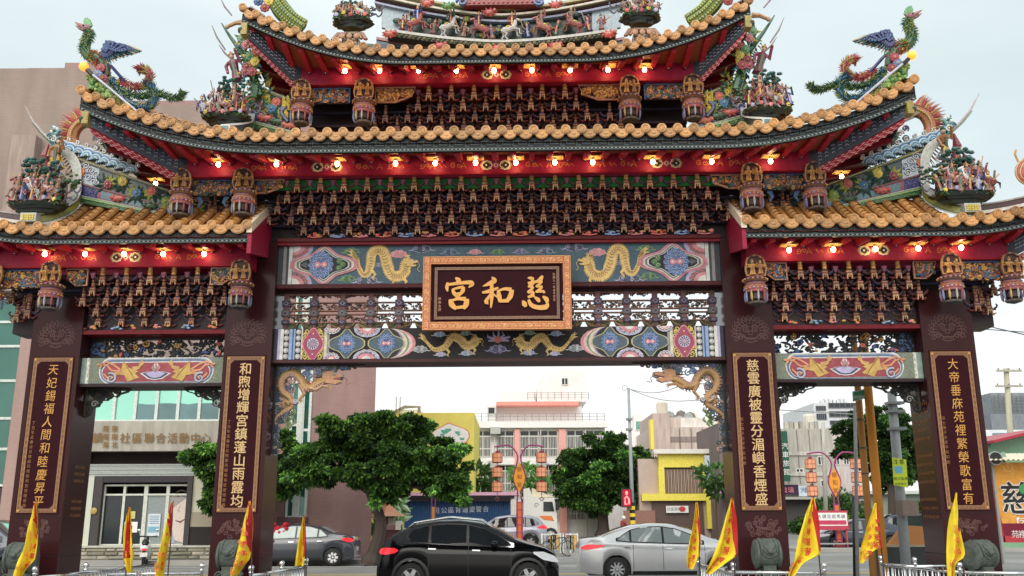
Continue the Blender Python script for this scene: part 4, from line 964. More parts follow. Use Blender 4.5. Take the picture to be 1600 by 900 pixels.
# ---- wing lintels ---------------------------------------------------
for s in (-1, 1):
    x0, x1 = sorted((s*5.28, s*8.08)); cx = (x0+x1)/2; hw = (x1-x0)/2; y = -.325
    wb_ = part('wing_beam', MB().box(x0, x1, -.32, .32, 4.22, 4.72, srgb(120, 128, 118)).box(x0, x1, -.34, .34, 4.16, 4.22, srgb(50, 34, 38)), label='painted wing beam with two gold phoenixes and a lotus on red')
    d = MB(); zc = 4.47; h = .25
    oe = s*(hw-.04)
    d.flat([(cx+s*(hw-.10), zc-h), (cx+s*hw, zc-h), (cx+s*hw, zc+h), (cx+s*(hw-.10), zc+h)], y, srgb(140, 168, 150)); d.flat([(cx+s*(hw-.16), zc-h), (cx+s*(hw-.10), zc-h), (cx+s*(hw-.10), zc+h), (cx+s*(hw-.16), zc+h)], y, WHITE)
    ccx = cx-s*.07
    for i, (k, c_) in enumerate(((1.0, WHITE), (.96, srgb(150, 170, 190)), (.925, srgb(60, 80, 120)), (.91, srgb(110, 130, 170)), (.875, WHITE), (.85, srgb(170, 60, 60)), (.83, srgb(164, 40, 56)))):
        rx = (hw-.28)*(1-(1-k)*.45); rz = h*1.0*(1-(1-k)*1.9); P = []
        for j in range(20):
            a = 2*PI*j/20; P.append((ccx+(rx-.24)*(1 if cos(a) > 0 else -1)+.24*cos(a)*1.0, max(-h, min(h, zc-h*.0+rz*1.06*sin(a)-(1-k)*.22-zc))+zc))
        d.flat(P, y-.003*(i+1), c_)
    yy = y-.03
    for q in (-1, 1):
        # phoenix: fan wing, body, head, ribbon tails
        bx = ccx+q*.55; f = lambda a, b: (bx+q*a, zc+b)
        d.flat([f(.10, .19), f(-.02, .05), f(-.22, -.02), f(-.15, -.06), f(-.24, -.14), f(-.02, -.22), f(.05, -.10), f(.28, -.06), f(.12, .03)][::1], yy, srgb(214, 170, 50))
        d.stroke([f(-.10, .02), f(-.22, .06), f(-.26, .13)], [.10, .06, .05], yy-.003, GOLD); disc(d, *f(-.26, .13), .045, yy-.005, GOLD, 8)
        for j in range(4): d.stroke([f(-.26, .13), f(-.34+.03*j, .16+.02*j)], [.03, .003], yy-.004, YEL)
        for j in range(6): d.stroke([f(.10-.04*j, .17-.05*j), f(-.05-.02*j, -.02-.03*j)], .008, yy-.004, DGOLD)
        for t2, (p1, p2, p3) in enumerate((((.3, .12), (.45, .16), (.55, .05)), ((.3, .0), (.42, .10), (.6, .12)), ((.24, -.10), (.34, -.16), (.46, -.06)))):
            d.stroke([(v.x, v.z) for v in smoothpath([(f(.12, 0)[0], 0, f(0, 0)[1]), *[(f(*p)[0], 0, f(*p)[1]) for p in (p1, p2, p3)]], 4)], .035, yy-.002, srgb(226, 140, 80))
        d.stroke(spiral(ccx+q*.86, zc-.15, .11, 1.2, 1, q), .035, yy-.004, srgb(190, 196, 210))
        d.stroke(spiral(ccx+q*.86, zc-.15, .08, 1.1, 1, q), .018, yy-.006, srgb(80, 90, 120))
        for j in range(9): d.stroke(spiral(cx+q*(hw-.10-.14*(j % 2))-s*.07, zc-h+.05+.05*j, .045, 1.1, j), .014, y-.003, srgb(160, 166, 110))
    for k, (r_, c_) in enumerate(((.2, WHITE), (.17, srgb(70, 70, 110)), (.13, LILAC))):
        d.flat([(ccx-r_*1.5, zc-.06), (ccx-r_*.7, zc-.07-r_*.5), (ccx, zc-.08-r_*.55), (ccx+r_*.7, zc-.07-r_*.5), (ccx+r_*1.5, zc-.06), (ccx+r_*.6, zc-.02), (ccx-r_*.6, zc-.02)], yy-.003*k, c_)
    for k in range(5): a = (k-2)*.35; d.stroke([(ccx, zc-.03), (ccx+.10*sin(a), zc+.07*cos(a)), (ccx+.07*sin(a), zc+.15*cos(a))], [.05, .06, .004], yy-.006, [PINK, WHITE][k % 2])
    d.build('beam_painting', AGED, wb_)
    # openwork frieze above
    m = MB(); rr = random.Random(70+s)
    m.box(x0, x1, -.05, .05, 4.72, 4.75, DGREEN); m.box(x0, x1, -.05, .05, 5.13, 5.17, DK); m.box(*sorted((s*7.76, s*8.08)), -.04, .04, 4.75, 5.13, srgb(20, 30, 40))
    scrollwork(m, x0+.02, x1-.02, 4.75, 5.13, 190, [srgb(24, 30, 28), srgb(30, 40, 30), srgb(22, 24, 34), srgb(24, 44, 36), srgb(40, 30, 28), srgb(26, 34, 66)], rr, r=.058, w=.021)
    scrollwork(m, x0+.1, x1-.1, 4.78, 5.10, 18, [CORAL, GOLD, srgb(60, 90, 150), srgb(120, 80, 40)], rr, r=.06, w=.03, y=-.07)
    scrollwork(m, *sorted((s*7.78, s*8.06)), 4.78, 5.10, 22, [srgb(70, 100, 150), srgb(100, 130, 170)], rr, r=.04, w=.014, y=-.06)
    part('openwork_frieze', m, CARVE, kind=None)
    # corner brackets under the wing beam
    for (bx, q) in ((5.28, 1), (8.08, -1)):
        m = MB(); rr = random.Random(int(bx*10)); sq = s*q
        ol = [(0, 0), (.86, 0), (.80, -.06), (.66, -.10), (.60, -.16), (.50, -.14), (.42, -.22), (.30, -.22), (.26, -.34), (.14, -.36), (.10, -.50), (0, -.55)]
        X0 = s*bx
        m.box(*sorted((X0, X0+sq*.035)), -.05, .05, 3.62, 4.158, srgb(60, 56, 40)); m.box(*sorted((X0, X0+sq*.86)), -.05, .05, 4.13, 4.158, DK)
        m.stroke([(X0+sq*a, 4.158+b) for a, b in ol[1:]], .022, -.05, srgb(34, 40, 36), th=.10)
        for k in range(70):
            a, b = rr.random(), rr.random()
            if a+b > 1: a, b = 1-a, 1-b
            x_, z_ = X0+sq*.78*a, 4.15-.48*b*(1-a*.3); m.stroke(spiral(x_, z_, .045, 1.1, rr.random()*6, rr.choice((-1, 1)), 8), .02, -.04, [srgb(30, 36, 34), srgb(34, 46, 40), srgb(26, 30, 40), srgb(80, 60, 40)][k % 4], th=.08)
        m.stroke(spiral(X0+sq*.2, 4.158-.3, .07, 1.3), .02, -.06, GREY, th=.02)
        part('corner_bracket', m, CARVE)
# ---- dragon corner brackets under the road lintel -----------------
def bz(x, z): return (x, z)
for s in (-1, 1):
    m = MB(); rr = random.Random(5); X0 = s*4.36; Z0 = 4.6
    f = lambda X_, Y_: (X0-s*((X_-70)/6.43/81.5), -.02, Z0-(Y_-40)/6.43*.0127)
    m.box(*sorted((X0, X0-s*.03)), -.06, .06, 2.9, 4.6, srgb(40, 44, 60)); m.box(*sorted((X0-s*.03, X0-s*1.75)), -.06, .06, 4.57, 4.6, DK)
    body = smoothpath([f(100, 640), f(100, 560), f(170, 500), f(245, 450), f(235, 370), f(160, 310), f(130, 220), f(170, 140), f(250, 120), f(320, 170), f(370, 250), f(430, 270), f(500, 230), f(580, 190)], 7); n = len(body)
    rad = [.03+.05*min(1, i/n*2.2) for i in range(n)]
    DR = srgb(206, 160, 92)
    m.tube([tuple(v) for v in body], rad, DR, 10, flatten=1.1)
    for i in range(2, n-2, 2):      # back ridge and belly plates
        t = (body[i+1]-body[i-1]).normalized(); nn = Vector((-t.z, 0, t.x)); p = body[i]; r_ = rad[i]
        m.cone(p+nn*r_*.8, p+nn*r_*1.7-t*.03, .022, srgb(190, 110, 90), 4)
        m.stroke([((p-nn*r_*.9).x, (p-nn*r_*.9).z), ((p-nn*r_*.2).x, (p-nn*r_*.2).z)], .022, p.y-r_*1.02, srgb(210, 150, 150), th=.01)
    hx, hy, hz = f(640, 165)
    H = [(-.16, -.10), (0, -.12), (.10, -.14), (.20, -.10), (.20, -.06), (.07, -.05), (.08, -.02), (.24, 0), (.25, .05), (.18, .07), (.10, .06), (.05, .11), (-.05, .12), (-.16, .09)]
    m.prism([(hx-s*a, hz+b) for a, b in H][::s], -.09, .05, srgb(216, 150, 96)); m.ball((hx-s*.07, -.10, hz+.05), .024, WHITE, 6, 5); m.ball((hx-s*.075, -.12, hz+.05), .011, BLACK, 5, 4)
    m.stroke([(hx-s*.06, hz-.035), (hx-s*.2, hz-.03)], .03, -.093, srgb(150, 40, 40), th=.01)
    for k in range(9):
        a = PI*.45+k*.24; m.tube([(hx+s*.08, 0, hz+.02), (hx-s*.26*cos(a), -.03, hz+.24*sin(a)*.9), (hx-s*.36*cos(a), -.02, hz+.26*sin(a))], [.03, .02, .003], [srgb(180, 130, 140), srgb(120, 60, 60), srgb(200, 150, 90)][k % 3], 5)
    m.tube([(v.x, v.y-.05, v.z) for v in smoothpath([(hx-s*.22, 0, hz), (hx-s*.32, 0, hz-.05), (hx-s*.30, 0, hz-.13), (hx-s*.4, 0, hz-.12)], 4)], .008, srgb(200, 150, 130), 4)
    for P in ([f(420, 270), f(500, 290), f(560, 250), f(620, 260)], [f(330, 240), f(380, 330), f(330, 390)], [f(240, 430), f(190, 400), f(160, 430)]):
        m.tube([(p[0], p[1]-.06, p[2]) for p in P], [.045, .04, .03, .025][:len(P)], srgb(200, 150, 100), 7)
        e = P[-1]
        for k in range(4): a = k*.6-.9; m.cone((e[0], -.08, e[2]), (e[0]-s*.11*cos(a), -.1, e[2]+.09*sin(a)-.03), .016, srgb(214, 170, 120), 4)
    cx_, cz_ = f(295, 412)[0], f(295, 412)[2]; m.ball((cx_, -.08, cz_), .06, srgb(170, 160, 190), 10, 7); m.stroke(spiral(cx_, cz_, .05, 1.5), .012, -.145, WHITE, th=.02)
    CW = [srgb(90, 130, 190), srgb(50, 80, 110), srgb(150, 160, 200), srgb(40, 54, 60), srgb(70, 110, 80), srgb(200, 150, 120)]
    for k in range(150):      # clouds and waves, dense at the pillar and the beam
        if k % 2: X_, Y_ = 85+rr.random()**1.6*170, 60+rr.random()*840; 
        else: X_, Y_ = 85+rr.random()*700, 50+rr.random()**2*130
        if k % 2 and Y_ > 600 and X_ > 160: X_ = 90+rr.random()*60
        p = f(X_, Y_); m.stroke(spiral(p[0], p[2], .05+.02*rr.random(), 1.2, rr.random()*6, rr.choice((-1, 1)), 9), .022, -.03-.03*rr.random(), CW[k % 6], th=.06)
    for k in range(14):
        X_, Y_ = 180+rr.random()*90, 530+rr.random()*140; p = f(X_, Y_); m.stroke([(p[0], p[2]), (p[0]-s*.05, p[2]+.05), (p[0]-s*.03, p[2]+.12)], [.03, .05, .005], -.05, srgb(110, 140, 70), th=.03)
    for X_, Y_ in ((700, 60), (760, 70), (820, 65), (880, 55), (560, 90), (620, 80)): p = f(X_, Y_); m.stroke(spiral(p[0], p[2], .05, 1.1, 2), .03, -.04, srgb(44, 34, 44), th=.07)
    part('dragon_bracket', m, GLAZE, label='carved corner bracket with a golden dragon among clouds')
# ================================================================ ceramic ridge work and statues
def LS(s):
    """left-hand measurement -> gate frame, mirrored for the right side"""
    def f(px, py, w): p = G(px, py, w); return Vector((s*abs(p.x), p.y, p.z))
    return f
def spikes(mb, P, rad, cols, rr, ln=1.6, per=3, wd=.02, back=.5, full=True):
    m = len(P)
    for i in range(1, m-1):
        t = (P[i+1]-P[i-1]).normalized(); a = t.cross(Vector((0, 1, 0)))
        if a.length < .1: a = Vector((1, 0, 0))
        a.normalize(); b = t.cross(a); r = rad[i] if isinstance(rad, list) else rad
        for k in range(per):
            q = 2*PI*(k+rr.random()*.6)/per if full else rr.uniform(-.9, .9)
            n = a*cos(q)+b*sin(q); L = r*ln*rr.uniform(.7, 1.2); c = cols[rr.randrange(len(cols))]
            p = P[i]+n*r*.8; mb.tube([p-t*wd, p+n*L*.5-t*L*back*.4, p+n*L-t*L*back], [wd, wd*.7, .001], c, 4, cap=False)
def scales(mb, P, rad, col, edge, n=5):
    for i in range(1, len(P)-1):
        t = (P[i+1]-P[i-1]).normalized(); a = t.cross(Vector((0, 1, 0))).normalized(); r = rad[i] if isinstance(rad, list) else rad
        for k in range(n):
            q = PI*(k+.5*(i % 2))/n+PI; nrm = a*cos(q)+Vector((0, 1, 0))*sin(q); p = P[i]+nrm*r
            mb.ball((p.x, p.y, p.z), (r*.33, r*.33, r*.33), edge if (i+k) % 3 == 0 else col, 5, 3)
def flower(mb, x, y, z, r, c, c2=YEL, n=8):
    for k in range(n):
        a = 2*PI*k/n; mb.ball((x+r*.62*cos(a), y, z+r*.62*sin(a)), (r*.42, r*.25, r*.42), c, 6, 4)
    for k in range(5): a = 2*PI*k/5; mb.ball((x+r*.25*cos(a), y-r*.2, z+r*.25*sin(a)), (r*.26, r*.2, r*.26), tuple(min(1, v*1.35) for v in c), 5, 4)
    mb.ball((x, y-r*.35, z), r*.16, c2, 6, 4)
def leaf(mb, x, y, z, l, a, c):
    d = Vector((cos(a), 0, sin(a))); n = Vector((-sin(a), 0, cos(a))); o = Vector((x, y, z)); w = l*.22
    V = [o, o+d*l*.35+n*w, o+d*l, o+d*l*.35-n*w, o+d*l*.45+Vector((0, -l*.12, 0))]
    mb.raw([tuple(v) for v in V], [(0, 1, 4), (1, 2, 4), (2, 3, 4), (3, 0, 4)], c)
def horse(mb, x, y, z, h, c, face=1, mane=BLACK, rear=.3):
    """rearing horse, h tall at the head"""
    k = mb.M; M = Matrix.Translation((x, y, z)) @ Matrix.Scale(h, 4) @ (Matrix.Scale(-1, 4, (1, 0, 0)) if face < 0 else Matrix.Identity(4)) @ Matrix.Rotation(-rear, 4, 'Y'); mb.M = k @ M if k is not None else M
    mb.tube([(-.38, 0, .50), (-.25, 0, .53), (0, 0, .50), (.22, 0, .54), (.34, 0, .66), (.44, 0, .84), (.50, 0, .90)], [.09, .15, .13, .15, .12, .075, .06], c, 8)
    mb.tube([(.46, 0, .92), (.56, 0, .86), (.66, 0, .78)], [.075, .06, .045], c, 7)
    for q in (-.04, .04): mb.cone((.46, q, .95), (.46, q, 1.04), .025, c, 4)
    for (a, b, q) in ((.25, .1, .07), (.22, .25, -.07)): mb.tube([(a, q, .48), (a+b, q, .34), (a+b-.05, q, .12), (a+b+.03, q, .06)], [.06, .045, .03, .035], c, 5)
    for (a, b, q) in ((-.3, -.06, .07), (-.28, .08, -.07)): mb.tube([(a, q, .48), (a+b+.05, q, .30), (a+b-.08, q, .18), (a+b, q, .0)], [.08, .05, .03, .035], c, 5)
    mb.tube([(-.38, 0, .54), (-.52, 0, .52), (-.58, 0, .30)], [.04, .05, .01], mane, 5)
    for i in range(5): mb.ball((.27+.045*i, 0, .76+.05*i), (.045, .03, .06), mane, 5, 3)
    mb.lathe([(.10, 0), (.14, .03), (.12, .09), (.05, .1)], YEL, c=(0, 0, .58), n=8)
    mb.M = k
def one(name, fn, m, parent, loc, rot=0):
    mb = MB(); fn(mb); o = mb.build(name, m, parent, loc=loc)
    if rot: o.rotation_euler = (0, 0, rot)
    return o
def pine(mb, x, y, z, h, c, rr, trunk=BROWN):
    mb.tube([(x, y, z), (x+.03*h, y, z+.4*h), (x, y, z+.8*h)], [.05*h, .04*h, .02*h], trunk, 5)
    for k in range(46):
        a = rr.random()*2*PI; q = .3*h*rr.random()**.5; mb.ball((x+q*cos(a)*1.3, y+q*sin(a), z+h*(.55+.4*rr.random())), (.065*h, .05*h, .045*h), c if k % 3 else tuple(v*1.6 for v in c), 5, 4)
def pagoda(mb, x, y, z, h, c):
    for i in range(3):
        w = h*(.20-.04*i); zz = z+h*.28*i; mb.box(x-w*.6, x+w*.6, y-w*.6, y+w*.6, zz, zz+h*.2, c)
        for q in (-1, 1): mb.box(x+q*w*.25-.008, x+q*w*.25+.008, y-w*.6-.01, y-w*.6, zz+.02, zz+h*.16, DRED)
        mb.lathe([(w*1.15, h*.20), (w*1.1, h*.215), (w*.5, h*.27)], CREAM, c=(x, y, zz), n=6)
    mb.cone((x, y, z+h*.8), (x, y, z+h), h*.04, GOLD, 5)
ROBES = [(srgb(150, 50, 54), YEL), (srgb(56, 72, 130), LILAC), (srgb(170, 96, 88), srgb(80, 120, 70)), (srgb(56, 96, 70), CORAL), (srgb(160, 136, 112), srgb(140, 46, 46)), (srgb(110, 50, 90), GOLD), (srgb(176, 108, 90), BLUE)]
def warrior(mb, h, k, rr):
    rb, tr = ROBES[k % len(ROBES)]
    person(mb, 0, 0, 0, h, rb, tr, arm=rr.choice((-2, 2, 3)), hat=rr.choice((GOLD, CORAL, BLACK, TEAL)), face=rr.uniform(-.6, .6), lean=rr.uniform(-.25, .25))
    s = rr.choice((-1, 1)); e_ = 1.15 if k % 4 == 0 else .75; mb.tube([(s*.2*h, -.2*h, .45*h), (s*.34*h, -.22*h, .6*h), (s*.5*h, -.2*h, e_*h)], .010, rr.choice((GOLD, srgb(180, 150, 140))), 4)
    mb.ball((s*.1*h, .05*h, .5*h), (.2*h, .12*h, .16*h), rr.choice((CORAL, DGREEN, TEAL, DRED, DRED)), 6, 4)
    for q in (-1, 1): mb.tube([(q*.06*h, 0, .1*h), (q*.12*h, -.1*h, 0), (q*.13*h, -.16*h, -.02*h)], [.05*h, .04*h, .03*h], BLACK, 4)
def slab(mb, hw, hd, rr, c=srgb(44, 56, 48)):
    """ragged rock ledge: stacked lobes"""
    for L in range(3):
        n = 16; q = 1-.18*L; P = []
        for k in range(n): a = 2*PI*k/n; r_ = q*(1+.18*rr.uniform(-1, 1)); P.append((hw*r_*cos(a), hd*r_*sin(a)))
        z0 = -.05-.055*L
        mb.raw([(x, y, z0+.05) for x, y in P]+[(x*.86, y*.86, z0-.015) for x, y in P], [tuple(range(n)), tuple(range(2*n-1, n-1, -1))]+[(i+n, (i+1) % n+n, (i+1) % n, i) for i in range(n)], c if L != 1 else tuple(v*.6 for v in c))
    for k in range(14): a = 2*PI*k/14; mb.ball((hw*.9*cos(a), hd*.9*sin(a), -.01+.02*rr.random()), (.05, .05, .035), [srgb(60, 84, 60), srgb(110, 110, 90), srgb(40, 60, 60)][k % 3], 5, 4)
def figure_scene(s, c, hw, hgt, label, seed, tree_at=.1, pag=None, nf=8, hs=2, group=None):
    rr = random.Random(seed); t = gthing('opera_figure_group', label, 'statue group', c, group)
    one('rock_ledge', lambda m: slab(m, hw, .26, rr), GLAZE, t, (0, 0, 0))
    one('rockery', lambda m: [m.ball((rr.uniform(-.7, .7)*hw, rr.uniform(-.1, .15), rr.uniform(0, .55)*hgt), (.08, .07, .06), [srgb(36, 60, 50), srgb(30, 66, 56), srgb(110, 52, 54), srgb(80, 90, 70)][j % 4], 6, 4) for j in range(60)], GLAZE, t, (0, 0, 0))
    for k in range(nf):
        row = k % 3; x = (-.85+1.7*((k+.3+.4*rr.random())/nf))*hw*(1, .8, .6)[row]; y = (-.2, .0, .12)[row]; z = (0, .26, .48)[row]*hgt+.04*rr.random()
        one('warrior', lambda m: warrior(m, hgt*rr.uniform(.38, .48), k+seed, rr), GLAZE, t, (s*x, y, z))
    for k in range(hs):
        x = (-.45+.9*k/max(1, hs-1))*hw+.04; col = [srgb(190, 150, 140), WHITE, srgb(150, 70, 60)][(k+seed) % 3]
        def hz(m): horse(m, 0, 0, 0, hgt*.5, col, face=rr.choice((-1, 1))); person(m, 0, 0, hgt*.28, hgt*.32, *ROBES[(k*3+seed) % 7], arm=2, hat=GOLD)
        one('horse_rider', hz, GLAZE, t, (s*x, -.2, .0))
    one('pine_tree', lambda m: pine(m, 0, 0, 0, hgt*1.0, srgb(24, 84, 74), rr), GLAZE, t, (s*tree_at*hw, .05, hgt*.05))
    one('pine_tree', lambda m: pine(m, 0, 0, 0, hgt*.7, srgb(70, 110, 70), rr), GLAZE, t, (-s*hw*.75, .08, 0))
    for k in range(5):
        cc = [CORAL, PINK, srgb(190, 40, 60), YEL, LILAC][(k+seed) % 5]
        one('peony', lambda m: (flower(m, 0, 0, 0, .045, cc), [leaf(m, 0, .03, 0, .13, a, srgb(70, 120, 50)) for a in (.5, 2.2, 3.9, 5.4)]), GLAZE, t, (s*(-.7+.35*k)*hw, -.24, .03+.04*(k % 2)))
    if pag is not None: one('pagoda', lambda m: pagoda(m, 0, 0, 0, hgt*.55, srgb(220, 170, 140)), GLAZE, t, (s*pag*hw, -.05, hgt*.45))
    for k in range(3): # curling clouds at the rim
        one('cloud_curl', lambda m: m.tube([tuple(v) for v in smoothpath([(0, 0, 0), (-s*.1, 0, .06), (-s*.16, 0, .0), (-s*.22, 0, .04), (-s*.24, 0, .12)], 4)], .018, srgb(100, 104, 120), 5), GLAZE, t, (s*(-.9)*hw*(1 if k < 2 else -.9)+0, -.1+.1*k, .05+.18*k))
    return t
def ridge_wall(s, roof_part, obp, ibp, otp, itp, w, seed, th=.22):
    """ceramic-clad ridge end: four measured corners (outer bottom, inner bottom, outer top, inner top)"""
    f = LS(s); A, B_, C_, D_ = [f(px, py, w) for px, py in (obp, ibp, otp, itp)]
    Wp = lambda a, b: A.lerp(B_, a).lerp(C_.lerp(D_, a), b)
    rr = random.Random(seed); y = -w
    def quad(m, a0, a1, b0, b1, c, dy=0):
        P = [Wp(a0, b0), Wp(a1, b0), Wp(a1, b1), Wp(a0, b1)]; m.raw([(p.x, y-dy, p.z) for p in P]+[(p.x, y-dy+.03, p.z) for p in P], [(0, 1, 2, 3), (7, 6, 5, 4), (0, 4, 5, 1), (1, 5, 6, 2), (2, 6, 7, 3), (3, 7, 4, 0)], c)
    P = [Wp(0, 0), Wp(1, 0), Wp(1, 1), Wp(0, 1)]
    b = MB(); b.raw([(p.x, y, p.z) for p in P]+[(p.x, y+th, p.z) for p in P], [(0, 1, 2, 3), (7, 6, 5, 4), (0, 4, 5, 1), (1, 5, 6, 2), (2, 6, 7, 3), (3, 7, 4, 0)], srgb(70, 84, 90))
    H = (C_-A).length; Lh = (B_-A).length
    quad(b, 0, 1, 0, .10, srgb(60, 110, 60), .012); quad(b, 0, 1, .10, .15, srgb(150, 190, 120), .03); quad(b, 0, 1, .15, .17, srgb(200, 200, 190), .04)
    quad(b, 0, .16, .17, .42, srgb(44, 44, 110), .01); quad(b, .16, 1, .17, .42, srgb(150, 70, 80), .012); quad(b, .19, .97, .20, .39, srgb(90, 130, 146), .02)
    quad(b, 0, 1, .42, .46, srgb(120, 60, 60), .03); quad(b, 0, 1, .945, .985, srgb(50, 60, 50), .03); quad(b, 0, 1, .985, 1.0, YEL, .045); quad(b, 0, 1, 1.0, 1.03, srgb(80, 100, 80), .05)
    quad(b, 0, .17, .46, .94, srgb(190, 206, 214), .012)
    for k in range(60):
        a = rr.random(); p = Wp(a, .02+.07*rr.random()); b.ball((p.x, y-.02, p.z), .013, srgb(130, 180, 90), 5, 3)
    for k in range(34): p = Wp(.155*rr.random(), .19+.21*rr.random()); b.ball((p.x, y-.015, p.z), .016, srgb(90, 90, 190), 5, 3)
    w_ = b.build('ridge_wall', GLAZE, roof_part)
    sc = MB()
    for k in range(7):
        p = Wp(.03+.12*((k*5) % 7)/6, .52+.38*k/6); sc.stroke(spiral(p.x, p.z, H*.085, 1.4, k, s), H*.022, y-.03, srgb(40, 90, 160), th=.02)
        sc.stroke(spiral(p.x, p.z, H*.085, 1.4, k+.5, s), H*.014, y-.032, WHITE, th=.02)
    p = Wp(.03, .7); flower(sc, p.x, y-.04, p.z, H*.11, srgb(226, 130, 70), CORAL)
    sc.build('scroll_panel', GLAZE, w_)
    for k in range(7):
        p = Wp(.24+.11*k, .60+.20*(k % 2)); cc = [srgb(150, 40, 60), YEL, srgb(70, 130, 180), CORAL, srgb(140, 170, 70), srgb(200, 180, 80), DRED][k]
        m = MB(); flower(m, 0, 0, 0, H*.11, cc, srgb(240, 220, 120))
        for a in range(13): leaf(m, 0, .02-.01*(a % 2), 0, H*(.19+.07*(a % 3)), a*1.9+k, [srgb(70, 110, 50), srgb(190, 190, 60), srgb(40, 80, 70)][a % 3])
        m.build('peony', GLAZE, w_, loc=(p.x, y-.03, p.z))
    for k, (a, kind) in enumerate(((.33, 0), (.58, 1), (.84, 2))):
        p = Wp(a, .30); m = MB(); cr_ = [CORAL, srgb(70, 100, 70), srgb(226, 130, 100)][kind]
        m.ball((0, 0, 0), (H*.14, .05, H*.065), cr_, 8, 6); m.ball((s*H*.13, -.01, H*.02), (H*.06, .05, H*.05), cr_, 7, 5)
        for q in range(8): a_ = 2*PI*q/8; m.cone((H*.1*cos(a_), -.01, H*.04*sin(a_)), (H*.19*cos(a_), -.03, H*.11*sin(a_)), H*.03, cr_, 4)
        m.build('coral_beast', GLAZE, w_, loc=(p.x, y-.05, p.z))
    return w_, Wp
def hip_ridge(s, roof_part, pts, hgt, band=srgb(168, 170, 60), name='hip_ridge'):
    """curved ridge running forward and down to the eave"""
    f = LS(s); P = smoothpath([f(*p) for p in pts], 5); m = MB(); th = .07
    lay = [(0, .12, srgb(220, 226, 214), .01), (.12, .22, srgb(60, 110, 60), 0), (.22, .74, band, -.005), (.74, .84, srgb(40, 60, 50), 0), (.84, 1.0, WHITE, .012)]
    for a, b, c, e in lay:
        V = []
        for p in P:
            for q in (-1, 1): V += [(p.x+q*(th+e), p.y-(.02+e), p.z+hgt*(a-.5)), (p.x+q*(th+e), p.y-(.02+e), p.z+hgt*(b-.5))]
        Fc = []
        for i in range(len(P)-1):
            o = 4*i; Fc += [(o, o+1, o+5, o+4), (o+2, o+6, o+7, o+3), (o+1, o+3, o+7, o+5), (o, o+4, o+6, o+2)]
        Fc += [(0, 2, 3, 1), (4*len(P)-4, 4*len(P)-3, 4*len(P)-1, 4*len(P)-2)]
        m.raw(V, Fc, c)
    return m.build(name, GLAZE, roof_part)
wings = [o for o in gate.children if o.name.startswith('wing_roof')]
side = {-1: 'left', 1: 'right'}
for s in (-1, 1):
    f = LS(s); rw = wings[0 if s < 0 else 1]
    w_, Wp = ridge_wall(s, rw, (120, 316), (320, 353), (121, 248), (330, 322), .72, 50)
    hip_ridge(s, rw, [(122, 300, .74), (117, 318, .9), (100, 330, 1.08), (72, 340, 1.26), (44, 344, 1.42)], .24)
    hip_ridge(s, rw, [(98, 236, .80), (112, 246, .79), (121, 266, .78), (121, 300, .77)], .10, band=srgb(170, 70, 90), name='ridge_end_band')
    m = MB(); p = f(45, 340, 1.5)
    m.box(p.x-.15, p.x+.15, p.y-.03, p.y+.2, p.z-.08, p.z+.09, srgb(200, 210, 200))
    for a in range(5):
        for b in range(3): m.box(p.x-.12+.048*a, p.x-.08+.048*a, p.y-.045, p.y-.03, p.z-.055+.04*b, p.z-.022+.04*b, YEL)
    m.build('yellow_tile_block', GLAZE, rw)
    m = MB(); n = 14      # brown ridge that runs out to the wing tip
    for i in range(n):
        u0_, u1_ = 8.85+1.55*i/n, 8.85+1.55*(i+1)/n; z0_, z1_ = zw(u0_)+.12, zw(u1_)+.12
        for a, b, c_, e in ((0, .06, WHITE, .02), (.06, .17, srgb(84, 50, 50), 0), (.17, .2, srgb(190, 180, 170), .015)):
            V = [(s*u, yy_, z+h_) for u, z in ((u0_, z0_), (u1_, z1_)) for yy_ in (-1.35-e, -1.2) for h_ in (a, b)]
            m.raw(V, [(0, 1, 5, 4), (2, 6, 7, 3), (1, 3, 7, 5), (0, 4, 6, 2), (0, 2, 3, 1), (4, 5, 7, 6)], c_)
    m.build('wing_ridge', GLAZE, rw)
    # blue waves over the ridge end
    wv = gthing('wave_crest', f'blue and white ceramic waves along the {side[s]} wing ridge under the red dragon', 'roof sculpture', f(150, 252, .7))
    o = f(150, 252, .7)
    for k in range(9):
        a = k/8; p = f(97+108*a, 230+38*a, .70)-o; r_ = .185-.012*abs(k-3)*.6; m = MB()
        for q, (cc, e) in enumerate(((srgb(226, 236, 240), 1.0), (srgb(40, 130, 186), .84), (srgb(226, 236, 240), .64), (srgb(60, 160, 200), .5), (WHITE, .3), (TEAL, .18))):
            m.raw([(e*r_*cos(PI*v/10), -.05-.012*q, e*r_*1.1*sin(PI*v/10)) for v in range(11)]+[(e*r_*cos(PI*v/10), .08, e*r_*1.1*sin(PI*v/10)) for v in range(11)], [tuple(range(11))]+[(v, v+11, v+12, v+1) for v in range(10)], cc)
        m.stroke(spiral(-s*r_*.8, r_*1.0, .05, 1.2, 1, s), .02, -.05, WHITE, th=.06)
        m.build('wave', GLAZE, wv, loc=(p.x, p.y, p.z-.03))
    # spear-like beard rod and green foam at the tip
    m = MB(); P = [f(*q)-o for q in ((39, 165, .8), (52, 190, .8), (66, 207, .8), (84, 224, .8))]
    m.tube([tuple(v) for v in P], [.006, .022, .026, .02], srgb(206, 190, 190), 6); m.tube([tuple(v+Vector((s*.03, 0, -.02))) for v in P[1:]], [.01, .016, .014], srgb(120, 150, 110), 5); m.build('long_whisker', GLAZE, wv)
    rr = random.Random(8); m = MB()
    for k in range(26): p = f(80+12*rr.random(), 198+34*rr.random(), .8)-o; m.ball(tuple(p), .03+.025*rr.random(), [TEAL, srgb(130, 190, 210), srgb(110, 170, 120), WHITE][k % 4], 6, 4)
    for q in range(4): p = f(78+5*q, 212+5*q, .85)-o; m.stroke(spiral(p.x, p.z, .07, 1.3, q, s), .022, p.y, [TEAL, WHITE][q % 2], th=.03)
    m.build('foam', GLAZE, wv)
